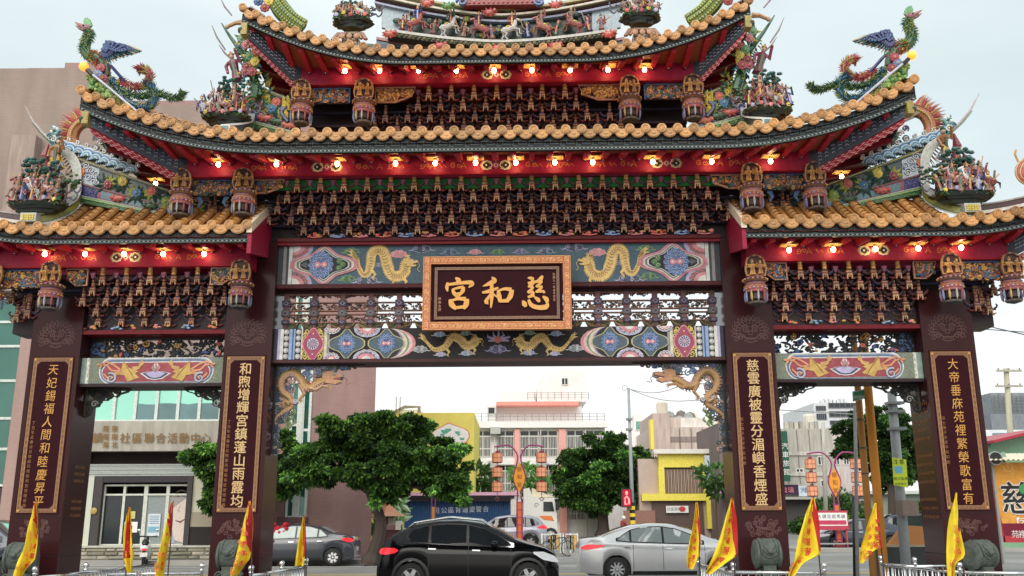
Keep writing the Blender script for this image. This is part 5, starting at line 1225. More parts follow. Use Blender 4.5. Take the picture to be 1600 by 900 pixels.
    # dragon rearing over the waves, head turned to the middle
    dr = gthing('roof_dragon', f'red and yellow spiny ceramic dragon rearing above the waves on the {side[s]} wing', 'roof dragon', f(130, 240, .6)); o = f(130, 240, .6); rr = random.Random(4)
    P = smoothpath([f(*q, .62)-o for q in ((150, 262), (128, 255), (116, 236), (112, 214), (121, 196), (137, 187))], 6); m = MB()
    m.tube([tuple(v) for v in P], [.05+.10*min(1, i/8) for i in range(len(P))], srgb(200, 110, 70), 10, flatten=.7)
    for i in range(1, len(P)-1):       # outer back fan of red quills, inner yellow belly plates
        t = (P[i+1]-P[i-1]).normalized(); nn = Vector((-t.z, 0, t.x))
        if nn.x*s < 0: nn = -nn
        for q in range(6):
            dy = -.10+.035*q; t0_ = t*.06*((q % 3)/3); m.tube([tuple(P[i]+nn*.06+Vector((0, dy, 0))+t0_), tuple(P[i]+nn*.19+Vector((0, dy, 0))+t0_), tuple(P[i]+nn*(.31+.05*rr.random())-t*.03+Vector((0, dy, 0))+t0_)], [.022, .014, .002], [srgb(200, 60, 80), srgb(226, 110, 90), srgb(220, 190, 90)][(i+q) % 3], 4)
        m.ball(tuple(P[i]-nn*.09), (.06, .09, .03), [YEL, srgb(214, 190, 70)][i % 2], 6, 4); m.ball(tuple(P[i]-nn*.03+Vector((0, -.10, 0))), .03, srgb(216, 180, 60), 5, 4)
    m.build('body', GLAZE, dr)
    h0 = f(147, 192, .62)-o; m = MB(); q = -s
    m.prism([(h0.x+q*a, h0.z+b) for a, b in [(-.2, -.05), (0, -.14), (.14, -.20), (.19, -.15), (.07, -.07), (.09, -.03), (.26, -.04), (.28, .03), (.18, .06), (.1, .10), (0, .13), (-.2, .10)]][::q], h0.y-.1, h0.y+.1, srgb(150, 120, 70))
    m.ball((h0.x+q*.08, h0.y-.12, h0.z+.05), .03, WHITE, 7, 5); m.ball((h0.x+q*.085, h0.y-.145, h0.z+.05), .013, BLACK, 5, 4)
    for k in range(10): a = PI*.5+k*.25; m.tube([tuple(h0), (h0.x+q*.24*cos(a), h0.y-.05, h0.z+.2*sin(a)), (h0.x+q*.34*cos(a), h0.y, h0.z+.25*sin(a))], [.04, .03, .002], [srgb(110, 90, 60), srgb(90, 110, 70), CORAL][k % 3], 4)
    m.build('head', GLAZE, dr)
    m = MB(); P = smoothpath([f(*q_, .62)-o for q_ in ((192, 268), (186, 250), (172, 238), (165, 226), (172, 212), (160, 206))], 5)
    m.tube([tuple(v) for v in P], [.03+.04*i/len(P) for i in range(len(P))], srgb(70, 110, 90), 8); spikes(m, P, .05, [srgb(60, 90, 70), WHITE, srgb(150, 60, 70)], rr, 1.6, 3)
    for q_ in ((150, 215), (157, 222), (150, 230), (160, 236)): p = f(*q_, .66)-o; m.stroke(spiral(p.x, p.z, .07, 1.4, q_[0], s), .022, p.y, [srgb(80, 90, 110), WHITE][q_[0] % 2], th=.05)
    m.build('tail', GLAZE, dr)
    figure_scene(s, f(60, 320, 1.35), .60, .92, f'crowded ceramic opera figures on a dark ledge on the {side[s]} wing roof', 3, tree_at=.05, nf=18, hs=3)
    sp_ = gthing('guardian_figure', f'tall ceramic guardian rising behind the figure group on the {side[s]} wing ridge', 'roof sculpture', f(84, 290, 1.0)); o = f(84, 290, 1.0)
    m = MB(); person(m, -s*.0, 0, .45, .55, srgb(170, 110, 40), srgb(60, 80, 50), arm=3, hat=srgb(40, 60, 40)); m.tube([(s*.12, 0, .3), (s*.22, -.05, .6), (s*.18, -.05, .85)], [.06, .09, .02], srgb(140, 50, 60), 6); m.build('figure', GLAZE, sp_)
    m = MB(); rr = random.Random(21)
    for k in range(16): p = Vector((s*rr.uniform(-.12, .2), rr.uniform(-.1, .05), rr.uniform(.05, .5))); leaf(m, p.x, p.y, p.z, .16, rr.random()*6, [YEL, srgb(110, 120, 50), srgb(190, 110, 60)][k % 3])
    m.ball((-s*.12, -.05, .38), (.10, .06, .08), WHITE, 8, 6); m.stroke(spiral(-s*.12, .38, .09, 1.5), .015, -.12, BLUE, th=.02); m.build('foliage', GLAZE, sp_)

    # ---- middle roof end group
    w2, Wp2 = ridge_wall(s, rm, (393, 200), (468, 218), (391, 132), (462, 160), 1.0, 51)
    hip_ridge(s, rm, [(392, 186, 1.05), (390, 196, 1.3), (378, 200, 1.6), (352, 203, 1.85)], .20, band=srgb(50, 60, 56))
    figure_scene(s, f(354, 184, 1.6), .48, .78, f'ceramic horsemen and pagoda on a black ledge on the middle roof, {side[s]} side', 14, tree_at=.0, pag=-.25, nf=16, hs=3)
    m = MB(); p = f(349, 200, 2.0); m.box(p.x-.12, p.x+.12, p.y, p.y+.1, p.z-.04, p.z+.06, WHITE); m.box(p.x-.09, p.x+.09, p.y-.01, p.y, p.z-.025, p.z+.045, srgb(90, 150, 160)); m.build('tile_block', GLAZE, rm)
    gd = gthing('dragon_and_warrior', f'green dragon with sword-bearing warrior and flowers below the {side[s]} tip of the top roof', 'roof sculpture', f(385, 160, 1.2)); o = f(385, 160, 1.2); rr = random.Random(31)
    P = smoothpath([f(*q, 1.2)-o for q in ((404, 150), (398, 128), (392, 108), (384, 90), (372, 74), (358, 55), (346, 36))], 5); m = MB()
    m.tube([tuple(v) for v in P], [.10-.09*(i/(len(P)-1))**1.3 for i in range(len(P))], srgb(50, 110, 70), 8, flatten=.6); spikes(m, P[:22], .09, [srgb(60, 130, 80), srgb(170, 190, 60), srgb(40, 100, 90)], rr, 1.1, 4); m.build('dragon_body', GLAZE, gd)
    m = MB()
    for a, b in (((331, 40), (352, 78)), ((342, 70), (364, 95)), ((345, -2), (362, 24))):
        p0, p1 = f(*a, 1.3)-o, f(*b, 1.3)-o; m.tube([tuple(p0), tuple(p0.lerp(p1, .5)+Vector((s*.03, 0, 0))), tuple(p1)], [.006, .02, .016], srgb(150, 130, 136), 5)
    m.build('sword', GLAZE, gd)
    m = MB(); p = f(372, 118, 1.3)-o; person(m, p.x, p.y, p.z-.1, .62, srgb(150, 60, 80), srgb(70, 110, 80), arm=3, hat=GOLD, lean=s*.3)
    P = [f(*q, 1.3)-o for q in ((380, 35), (368, 36), (355, 42))]; m.tube([tuple(v) for v in P], [.06, .045, .035], srgb(226, 170, 110), 7); m.ball(tuple(P[-1]), .05, SKIN, 6, 5); m.build('warrior', GLAZE, gd)
    for k, (a, b, c_) in enumerate(((386, 104, srgb(150, 30, 50)), (394, 112, srgb(176, 50, 60)), (383, 112, srgb(160, 60, 90)), (398, 96, YEL), (390, 88, srgb(90, 150, 90)), (378, 60, srgb(120, 170, 120)), (400, 80, CORAL), (384, 70, PINK))):
        p = f(a, b, 1.4)-o; m = MB(); flower(m, 0, 0, 0, .10, c_); [leaf(m, 0, .02, 0, .2, q*1.3+k, [srgb(70, 130, 60), YEL, TEAL][q % 3]) for q in range(5)]; m.build('flower', GLAZE, gd, loc=tuple(p))
    m = MB()
    for k in range(60): p = f(386+40*rr.random(), 110+55*rr.random(), 1.05)-o; leaf(m, p.x, p.y, p.z, .13, rr.random()*6, [YEL, srgb(60, 100, 50), TEAL, srgb(150, 170, 60)][k % 4])
    P = smoothpath([f(*q, 1.1)-o for q in ((450, 190), (440, 176), (446, 168), (436, 172))], 4); m.tube([tuple(v) for v in P], .04, srgb(90, 90, 130), 6)
    for k in range(10): p = f(437+14*rr.random(), 160+26*rr.random(), 1.05)-o; m.tube([tuple(p), tuple(p+Vector((0, -.03, .09))), tuple(p+Vector((s*.02, -.03, .16)))], [.035, .04, .005], YEL, 5)
    m.build('foliage', GLAZE, gd)

    # ---- top roof tip: green fish-tail dragon with a red flower
    td = gthing('fishtail_dragon', f'green and yellow scaled dragon tail lying on the {side[s]} tip of the top roof', 'roof dragon', f(440, 40, 1.6)); o = f(440, 40, 1.6)
    P = smoothpath([f(*q, 1.62)-o for q in ((418, -22), (428, -4), (440, 16), (456, 32), (474, 44))], 5); n = len(P); m = MB()
    m.tube([tuple(v) for v in P], [.10+.09*sin(PI*i/n) for i in range(n)], srgb(70, 110, 50), 9, flatten=.6); m.build('body', GLAZE, td)
    for i in range(0, n, 1):
        t = (P[min(i+1, n-1)]-P[max(i-1, 0)]).normalized(); nn = Vector((-t.z, 0, t.x)); m = MB()
        for q in (-1, 0, 1):
            p = P[i]+nn*q*.10+Vector((0, -.10-.02*(1-abs(q)), 0))
            m.ball((p.x, p.y, p.z), (.055, .02, .06), srgb(190, 200, 70), 8, 5); m.ball((p.x, p.y-.015, p.z), (.04, .02, .045), srgb(60, 120, 60), 7, 4); m.ball((p.x, p.y-.03, p.z), (.018, .015, .02), YEL, 5, 3)
        m.build('scale_row', GLAZE, td)
    for a, b, c_ in ((414, 12, srgb(170, 40, 50)), (404, 2, BLUE), (420, 2, YEL)): p = f(a, b, 1.75)-o; m = MB(); flower(m, 0, 0, 0, .10, c_); m.build('flower', GLAZE, td, loc=tuple(p))
    m = MB(); P = smoothpath([f(*q, 1.7)-o for q in ((392, 14), (410, 26), (432, 50), (452, 62))], 4); m.tube([tuple(v) for v in P], [.05, .08, .07, .03][:0] or .05, srgb(50, 60, 110), 7, flatten=.5); m.tube([tuple(v+Vector((0, -.05, .03))) for v in P], .014, srgb(190, 190, 180), 5); m.build('blue_ridge_tail', GLAZE, td)

    # ---- pagoda end and figure ledge on the top roof
    p = f(549, 70, 1.45); pg = gthing('miniature_pavilion', f'small tiled ceramic pavilion under the {side[s]} figure ledge on the top roof', 'roof sculpture', p)
    m = MB(); m.box(-.17, .17, -.12, .2, -.2, .08, CREAM)
    for a in range(5): m.box(-.15+.07*a, -.135+.07*a, -.13, -.12, -.18, .06, srgb(120, 70, 50))
    for b in range(3): m.box(-.16, .16, -.128, -.12, -.12+.07*b, -.11+.07*b, srgb(140, 90, 70))
    m.build('pavilion_wall', GLAZE, pg)
    m = MB()
    for k in range(9):
        a = PI*(k)/8; x = .26*cos(a); m.tube([(x*.5, -.05, .20), (x*.95, -.16, .15), (x*1.3, -.22, .04-.05*abs(cos(a)))], [.03, .035, .03], [srgb(176, 120, 80), srgb(150, 100, 70)][k % 2], 6)
    for k in range(3): m.ball((-.14+.14*k, -.24, .06), (.06, .02, .06), srgb(196, 140, 96), 9, 6)
    m.box(-.14, .14, -.08, .1, .18, .24, srgb(120, 130, 90)); m.build('pavilion_roof', GLAZE, pg)
    figure_scene(s, f(551, 34, 1.4), .40, .5, f'reddish ceramic riders on a ledge {side[s]} of the highest ridge', 25, tree_at=.3, nf=13, hs=3)

    # ---- phoenix over the middle roof tip
    ph = gthing('phoenix_statue', f'colourful ceramic phoenix with raised blue wing on the {side[s]} tip of the middle roof', 'phoenix statue', f(160, 150, 2.1)); o = f(160, 150, 2.1); rr = random.Random(12)
    fz = lambda a, b, w=2.1: f(a/4, b/4, w)-o
    GR = [srgb(60, 120, 80), srgb(150, 180, 60), srgb(40, 110, 110), srgb(200, 200, 80)]
    P = smoothpath([fz(*q) for q in ((548, 185), (556, 225), (530, 270), (528, 310), (560, 350), (600, 362), (640, 390), (650, 440), (655, 480))], 5); n = len(P)
    rad = [.05+.07*sin(PI*min(1, (i/n)*1.25)*.55)**1.2 for i in range(n)]; m = MB(); m.tube([tuple(v) for v in P], rad, srgb(70, 120, 70), 9, flatten=.8)
    spikes(m, P[:int(n*.62)][::-1], .075, GR, rr, 1.0, 9, wd=.014, back=.6); spikes(m, P[int(n*.5):int(n*.75)], .10, [CORAL, srgb(226, 150, 60), YEL], rr, .9, 8, wd=.016, back=-.5); spikes(m, P[int(n*.68):], .10, [srgb(170, 40, 60), srgb(190, 80, 80)], rr, .6, 7, wd=.02)
    m.build('neck_and_body', GLAZE, ph)
    m = MB(); h0 = fz(540, 175)
    m.ball(tuple(h0), (.09, .07, .075), srgb(170, 110, 120), 9, 7); m.tube([tuple(fz(535, 175)), tuple(fz(500, 158)), tuple(fz(468, 138))], [.055, .04, .006], srgb(190, 120, 120), 7); m.tube([tuple(fz(530, 190)), tuple(fz(495, 176)), tuple(fz(470, 158))], [.04, .025, .005], srgb(150, 90, 90), 6)
    m.ball(tuple(h0+Vector((s*.03, -.07, .02))), .018, BLACK, 5, 4)
    for k in range(6): a = .3+k*.28; m.tube([tuple(h0), tuple(h0+Vector((-s*.10*cos(a+.3), 0, .14*sin(a)))), tuple(h0+Vector((-s*.13*cos(a+.2), 0, .22*sin(a))))], [.03, .035, .01], srgb(110, 180, 110), 6)
    m.build('head', GLAZE, ph)
    wg = MB()   # folded-up wing: layered feathers from shoulder to tip
    ends = [(886, 316), (872, 330), (850, 338), (826, 346), (800, 356), (776, 362), (752, 368), (730, 380), (712, 392), (694, 398), (676, 396), (660, 390), (646, 376)]
    lead = [(880, 312), (840, 304), (800, 298), (768, 288), (740, 272), (712, 258), (684, 250), (662, 256), (646, 276), (634, 306), (620, 338)]
    sh = [fz(a_, b_, 2.12) for a_, b_ in lead+[(640, 352), (690, 366), (760, 346), (830, 330)]]
    wg.prism([(v.x, v.z) for v in sh][::s], sh[0].y, sh[0].y+.06, srgb(36, 70, 116))
    for lay, (fr_, r0_) in enumerate(((1.0, .034), (.74, .030), (.52, .028))):
        for k, e_ in enumerate(ends):
            t_ = k/(len(ends)-1); rt_ = (690-58*t_, 268+60*t_); a = fz(*rt_, 2.15+.03*lay); b = a.lerp(fz(*e_, 2.15+.03*lay), fr_); mid = a.lerp(b, .6)+Vector((0, 0, .02))
            wg.tube([tuple(a), tuple(mid), tuple(b)], [r0_*.7, r0_, .012], [[srgb(206, 190, 160), srgb(60, 120, 120)][k % 2], [srgb(40, 90, 130), srgb(50, 110, 120)][k % 2], [srgb(40, 56, 120), srgb(60, 60, 130)][k % 2]][lay], 5, flatten=.5)
    for k in range(90): t_ = rr.random(); i = int(t_*9); p = fz(*lead[i+1], 2.24).lerp(fz(680, 330, 2.24), rr.random()*.7); wg.ball(tuple(p), (.024, .012, .024), [srgb(50, 60, 130), srgb(40, 110, 160), srgb(80, 90, 150)][k % 3], 5, 3)
    wg.build('wing', GLAZE, ph)
    m = MB()
    for k in range(9): a = fz(690+k*7, 410+k*8, 2.12); m.tube([tuple(a), tuple(a+(fz(650, 400)-fz(645, 440))*0+Vector((-s*.10, -.02, -.10))), tuple(a+Vector((-s*.16, 0, -.16)))], [.03, .03, .005], srgb(44, 50, 110), 5)
    m.build('rear_wing', GLAZE, ph)
    for nm, pts, c1, cs, r_ in (('blue_tail', ((700, 485), (725, 560), (780, 620), (850, 665), (920, 672), (965, 630), (968, 575), (935, 535), (900, 530)), srgb(40, 110, 150), [srgb(50, 130, 160), srgb(190, 200, 80), srgb(40, 90, 110)], .055),
                                ('red_tail', ((745, 495), (800, 530), (860, 545), (915, 525), (940, 480), (915, 440), (880, 428), (855, 440)), srgb(180, 70, 70), [srgb(214, 80, 80), srgb(200, 190, 90), srgb(170, 60, 70)], .05),
                                ('green_tail', ((715, 520), (770, 570), (840, 595), (905, 600), (960, 580), (1020, 590), (1080, 612), (1130, 605), (1148, 570)), srgb(40, 90, 60), [srgb(60, 110, 60), srgb(150, 170, 60), srgb(40, 80, 60)], .045),
                                ('yellow_tail', ((690, 480), (705, 560), (745, 640), (760, 680)), srgb(190, 190, 80), [YEL, srgb(120, 160, 60)], .03)):
        P = smoothpath([fz(*q) for q in pts], 6); m = MB(); m.tube([tuple(v) for v in P], r_, c1, 7, flatten=.8); spikes(m, P, r_, cs, rr, 1.5, 6, wd=.013, back=-.6); m.build(nm, GLAZE, ph)
    m = MB(); base = [fz(*q) for q in ((556, 470), (600, 455), (640, 520), (690, 570), (720, 640), (640, 610), (560, 550))]
    m.prism([(v.x, v.z) for v in base][::s], -.06, .12, srgb(110, 150, 60))
    for k in range(46):
        a, b = rr.random(), rr.random(); p = base[0].lerp(base[3], a).lerp(base[6].lerp(base[4], a), b*.9+.05); m.ball((p.x, -.075, p.z), (.035, .03, .035), [srgb(150, 200, 90), srgb(90, 160, 80), srgb(190, 210, 110)][k % 3], 6, 4)
    m.build('scaled_base', GLAZE, ph)
    for a, b, c_ in ((645, 490, srgb(150, 40, 60)), (610, 460, srgb(120, 140, 180)), (630, 425, srgb(180, 50, 70))): p = fz(a, b, 2.25); m = MB(); flower(m, 0, 0, 0, .09, c_); m.build('flower', GLAZE, ph, loc=tuple(p))
    p = f(131, 104, 2.3); al = gthing('amber_lamp', f'glowing round orange lamp on a rod below the {side[s]} phoenix', 'lamp', p)
    MB().ball((0, 0, 0), .085, WHITE, 14, 10).build('glass_globe', AMBER, al, smooth=True)
    m = MB(); e = f(215, 175, 2.3)-p; b_ = f(139, 112, 2.3)-p; m.tube([(b_.x, 0, b_.z), (e.x/2, 0, e.z/2), (e.x, 0, e.z)], .022, srgb(190, 190, 200), 7); m.tube([(b_.x*.6, 0, b_.z*.6), (b_.x*1.6, 0, b_.z*1.6)], .04, BLACK, 7); m.build('rod', METAL, al)

# ---- highest ridge: openwork base, ledge of riders, upper ridge boards
rc = random.Random(61)
def sag(px, yc, ye, half=190.0): t = abs(px-782)/half; return yc-(yc-ye)*t**1.6
rd = MB(); w = .45
def ribbon(mb, x0, x1, yc, ye, dy0, dy1, w, th, col, n=24, half=190.0):
    V = []
    for i in range(n+1):
        px = x0+(x1-x0)*i/n
        for d_ in (dy0, dy1): p = G(px, sag(px, yc, ye, half)+d_, w); V += [(p.x, p.y, p.z), (p.x, p.y+th, p.z)]
    Fc = []
    for i in range(n):
        o = 4*i; Fc += [(o, o+2, o+6, o+4), (o+1, o+5, o+7, o+3), (o, o+4, o+5, o+1), (o+2, o+3, o+7, o+6)]
    Fc += [(0, 1, 3, 2), (4*n, 4*n+2, 4*n+3, 4*n+1)]
    mb.raw(V, Fc, col)
ribbon(rd, 588, 976, 84, 62, 0, 6, w, .25, srgb(110, 130, 150)); ribbon(rd, 588, 976, 84, 62, -4, 0, w+.03, .3, srgb(190, 130, 130)); ribbon(rd, 588, 976, 84, 62, 6, 14, w, .25, srgb(60, 90, 120))
tr = part('highest_ridge', rd, GLAZE, label='highest ridge with openwork base and sagging green ridge boards')
m = MB()
for i, px in enumerate(range(600, 970, 30)):
    p = G(px, sag(px, 66, 46), w); q = G(px, sag(px, 84, 62)-3, w); wd_ = .025
    m.box(p.x-wd_, p.x+wd_, -w, -w+.2, q.z, p.z, [CREAM, srgb(100, 60, 110), srgb(150, 130, 90)][i % 3])
    if i % 3 == 1: q2 = G(px+30, 0, w).x; m.box(p.x, q2, -w+.05, -w+.12, q.z, p.z, srgb(120, 30, 44))
m.build('openwork_base', GLAZE, tr)
m = MB(); ribbon(m, 602, 964, 62, 42, 0, 4, w+.32, .5, srgb(200, 200, 190)); ribbon(m, 604, 962, 62, 42, 4, 11, w+.28, .4, srgb(50, 60, 50)); ribbon(m, 620, 950, 62, 42, -40, 0, w-.02, .06, srgb(40, 60, 54)); ribbon(m, 596, 640, 62, 42, -38, 0, w, .08, srgb(170, 190, 200)); ribbon(m, 925, 970, 62, 42, -38, 0, w, .08, srgb(170, 190, 200))
for k in range(50): px = 606+352*k/49; p = G(px, sag(px, 62, 42)+8, w+.34); m.ball(tuple(p), (.05, .04, .035), [srgb(60, 80, 50), srgb(90, 90, 60), srgb(120, 120, 70)][k % 3], 5, 4)
for k in range(26): px = 615+334*rc.random(); p = G(px, sag(px, 62, 42)-4-26*rc.random(), w+.08); m.ball(tuple(p), (.09, .05, .07), [srgb(34, 70, 60), srgb(50, 90, 60), srgb(30, 56, 70), srgb(150, 140, 40)][k % 4], 6, 4)
m.build('rider_ledge', GLAZE, tr)
for i, (px, hc, fc) in enumerate(((628, None, 1), (652, srgb(176, 90, 80), 1), (676, None, 1), (704, WHITE, 1), (724, None, -1), (748, srgb(190, 100, 100), -1), (770, None, 1), (800, srgb(226, 220, 214), 1), (826, None, -1), (846, srgb(180, 110, 90), -1), (868, None, 1), (893, srgb(170, 90, 80), -1), (922, None, 1), (940, None, -1))):
    p = G(px, sag(px, 62, 42)-1, w+.2); m = MB()
    if hc: horse(m, 0, 0, 0, .44, hc, face=fc); person(m, 0, 0, .27, .33, *ROBES[i % 7], arm=3, hat=GOLD)
    else: warrior(m, .34, i, rc)
    m.build('horse_rider' if hc else 'warrior', GLAZE, tr, loc=tuple(p))
for px, py, c_ in ((609, 54, CORAL), (688, 72, srgb(220, 90, 90)), (778, 76, CORAL), (868, 72, srgb(220, 90, 90)), (952, 54, CORAL), (668, 6, CORAL), (868, 8, CORAL), (765, 20, srgb(200, 80, 70)), (700, 10, srgb(110, 160, 80))):
    p = G(px, py, w+.36); m = MB(); m.ball((0, 0, 0), (.13, .06, .07), c_, 9, 6)
    for q in range(9): a = 2*PI*q/9; m.cone((.10*cos(a), -.02, .05*sin(a)), (.18*cos(a), -.04, .11*sin(a)), .03, c_, 4)
    m.ball((.1, -.04, .03), .05, tuple(v*.8 for v in c_), 6, 5); m.build('coral_beast', GLAZE, tr, loc=tuple(p))
m = MB()
ribbon(m, 585, 980, 24, -6, 0, 3, w+.12, .3, srgb(90, 100, 70)); ribbon(m, 585, 980, 24, -6, -3, 0, w+.16, .36, srgb(214, 204, 180)); ribbon(m, 585, 980, 15, -14, -3, 0, w+.12, .3, srgb(180, 170, 110)); ribbon(m, 585, 980, 24, -6, 3, 6, w+.08, .3, DRED)
ribbon(m, 585, 980, 31, 3, 0, 3, w+.08, .3, srgb(160, 170, 200))
for a, b, c_ in ((590, 616, srgb(110, 150, 130)), (656, 680, srgb(110, 150, 130)), (700, 722, srgb(90, 130, 110)), (724, 790, DRED), (800, 860, DRED), (862, 884, srgb(110, 150, 130)), (926, 950, srgb(110, 150, 130)), (617, 655, None), (886, 925, DRED)):
    if c_: ribbon(m, a, b, 24, -6, -9, -2, w+.05, .1, c_, n=4)
m.build('upper_ridge_board', GLAZE, tr)
m = MB(); p0, p1 = G(722, 8, w+.3), G(842, -30, w+.3)
m.box(p0.x, p1.x, -w-.3, -w-.1, p0.z, p1.z, srgb(170, 60, 60))
for k in range(16): x = p0.x+(p1.x-p0.x)*(k+.5)/16; m.ball((x, -w-.31, p0.z+.05), (.03, .02, .02), CORAL, 5, 4); m.stroke(spiral(x, p0.z+.14, .045, 1.3, k), .014, -w-.305, [srgb(70, 130, 190), PINK, WHITE][k % 3], th=.02)
for q in (0, 1): x = (p0.x, p1.x)[q]; m.stroke(spiral(x, p0.z+.08, .12, 1.4, q*PI, 1 if q else -1), .04, -w-.34, srgb(90, 130, 190), th=.1)
m.build('crest_panel', GLAZE, tr)
m = MB(); rt2 = random.Random(77)
ribbon(m, 470, 1100, 50, 30, 28, 36, -.1, .3, srgb(60, 80, 60), half=320.)
m.build('ridge_core', GLAZE, tr)
# ================================================================ ground, buildings, trees
def wbox(mb, x0, x1, y0, y1, z0, z1, c): return mb.box(min(x0, x1), max(x0, x1), y0, y1, min(z0, z1), max(z0, z1), c)
def asphalt(name, col, amp=.3):
    m = mat(name, col, rough=.9, nscale=.35, namp=amp, bump=.3, bscale=60, detail=12)
    N, L, b = nodes(m)
    n = N.new('ShaderNodeTexNoise'); n.inputs['Scale'].default_value = 45; n.inputs['Detail'].default_value = 6
    tcn = [x for x in N if x.type == 'TEX_COORD'][0]; L.new(tcn.outputs['Object'], n.inputs[0])
    mx_ = N.new('ShaderNodeMix'); mx_.data_type = 'RGBA'; mx_.blend_type = 'MULTIPLY'; mx_.inputs[0].default_value = .6
    src = b.inputs['Base Color'].links[0].from_socket; L.new(src, mx_.inputs[6]); L.new(n.outputs['Color'], mx_.inputs[7])
    r = N.new('ShaderNodeMapRange'); r.inputs[3].default_value = .55; r.inputs[4].default_value = 1.45; L.new(n.outputs[0], r.inputs[0]); L.new(r.outputs[0], mx_.inputs[7]); L.new(mx_.outputs[2], b.inputs['Base Color'])
    return m
ASPH = asphalt('worn_asphalt', (.23, .23, .22)); PAVE = asphalt('pavement_concrete', (.34, .33, .31), .2)
structure(MB().grid(lambda i, j: (-900+1800*i, -60+1800*j, 0), 12, 12, GREY).build('ground', ASPH))
pv = structure(MB().box(-60, 1.5, 34.9, 60, 0, .13, GREY).build('pavement', PAVE))
kb = structure(MB().box(-60, 1.6, 34.72, 34.9, 0, .15, GREY).build('kerb', PAVE))
isl = MB()
for s in (-1, 1): isl.prism([(s*a, b) for a, b in ((4.1, 0), (9.5, 0), (9.5, .22), (4.1, .22))], -1.6, 1.6, GREY)
isl.M = None
o = isl.build('gate_island', PAVE); o.matrix_world = GM; structure(o)
mk = MB(); WL = srgb(206, 206, 200); YL = srgb(206, 176, 90)
mk.raw([(-60, 28.7, .004), (60, 28.7, .004), (60, 28.85, .004), (-60, 28.85, .004)], [(0, 1, 2, 3)], YL)
mk.raw([(-60, 29.05, .004), (60, 29.05, .004), (60, 29.2, .004), (-60, 29.2, .004)], [(0, 1, 2, 3)], YL)
mk.raw([(-60, 33.2, .004), (9, 33.2, .004), (9, 33.4, .004), (-60, 33.4, .004)], [(0, 1, 2, 3)], WL)
mk.raw([(-60, 34.4, .004), (1.5, 34.4, .004), (1.5, 34.68, .004), (-60, 34.68, .004)], [(0, 1, 2, 3)], srgb(200, 196, 186))
mk.raw([(2.2, 25.2, .004), (3.0, 27.6, .004), (3.3, 27.6, .004), (2.5, 25.2, .004)], [(0, 1, 2, 3)], WL)
for k in range(10): mk.raw([(-30+6*k, 23.2, .004), (-27+6*k, 23.2, .004), (-27+6*k, 23.35, .004), (-30+6*k, 23.35, .004)], [(0, 1, 2, 3)], WL)
structure(mk.build('road_markings', FLATP))

# ---- community centre at the left ---------------------------------
YB = 37.0
def bp(px, py, Y=YB): return at(px, py, Y)
bc = thing('community_centre', 'tall mauve community centre with green glass strips behind the left side of the archway', 'building', (-15, YB, 0))
O = Vector((-15, YB, 0))
class LB_:      # helper that keeps world measurements but builds relative to the thing
    def __init__(s, t, O): s.t = t; s.O = O
    def build(s, mb, name, m, parent=None): mb.V = [v - np.array(s.O) for v in mb.V]; return mb.build(name, m, parent or s.t)
Lb = LB_(bc, O); MAUVE = srgb(152, 134, 124); MAUVE2 = srgb(158, 126, 122)
def tilewall(name):
    m = mat(name, attr=True, rough=.75, nscale=1.6, namp=.13, stretch=(1, 1, .25), detail=8)
    N, L, b = nodes(m); br = N.new('ShaderNodeTexBrick'); br.inputs['Scale'].default_value = 1; br.inputs['Brick Width'].default_value = .24; br.inputs['Row Height'].default_value = .075; br.inputs['Mortar Size'].default_value = .006
    br.inputs['Color1'].default_value = (1, 1, 1, 1); br.inputs['Color2'].default_value = (.93, .93, .93, 1); br.inputs['Mortar'].default_value = (.8, .8, .8, 1)
    tcn = [x for x in N if x.type == 'TEX_COORD'][0]; mp_ = N.new('ShaderNodeMapping'); mp_.inputs['Rotation'].default_value = (PI/2, 0, 0); L.new(tcn.outputs['Object'], mp_.inputs[0]); L.new(mp_.outputs[0], br.inputs[0])
    mx_ = N.new('ShaderNodeMix'); mx_.data_type = 'RGBA'; mx_.blend_type = 'MULTIPLY'; mx_.inputs[0].default_value = 1
    src = b.inputs['Base Color'].links[0].from_socket; L.new(src, mx_.inputs[6]); L.new(br.outputs[0], mx_.inputs[7]); L.new(mx_.outputs[2], b.inputs['Base Color']); return m
TW = tilewall('mauve_tiled_wall')
GLASS = mat('green_window_glass', srgb(60, 110, 100), rough=.04, spec=.9, nscale=.4, namp=.2, metal=.35)
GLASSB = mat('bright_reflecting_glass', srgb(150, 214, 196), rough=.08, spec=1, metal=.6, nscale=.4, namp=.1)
GLASSD = mat('dark_window_glass', srgb(34, 44, 46), rough=.06, spec=.6, nscale=.5, namp=.3)
xg0 = bp(145, 640).x; xg1 = bp(345, 640).x; xr = bp(584, 700).x; xl = bp(36, 640).x; xs = bp(158, 120).x
ztA = bp(80, 106).z; ztB = bp(300, 165).z; zg1 = bp(240, 602).z; zg0 = bp(240, 658).z; zf0 = bp(240, 706).z
xc0, xc1 = bp(452, 640).x, bp(486, 640).x
w = MB()
wbox(w, xl, xs, YB, YB+16, 0, ztA, MAUVE); wbox(w, xs, xg0, YB, YB+16, 0, ztB, MAUVE); wbox(w, xg0, xg1, YB, YB+16, zg1, ztB, MAUVE); wbox(w, xg1, xc0, YB+.02, YB+16, 0, ztB, MAUVE2)
w.raw([(xc1, YB, 0), (xr, YB, 0), (xr-2.6, YB+14, 0), (xc1, YB+14, 0), (xc1, YB, ztB), (xr, YB, ztB), (xr-2.6, YB+14, ztB), (xc1, YB+14, ztB)], [(0, 1, 5, 4), (1, 2, 6, 5), (2, 3, 7, 6), (3, 0, 4, 7), (4, 5, 6, 7)], MAUVE2); wbox(w, xc0, xc1, YB, YB+16, 15.4, ztB, MAUVE2); wbox(w, -60, xl-1.6, YB+.04, YB+16, 0, ztA, MAUVE)
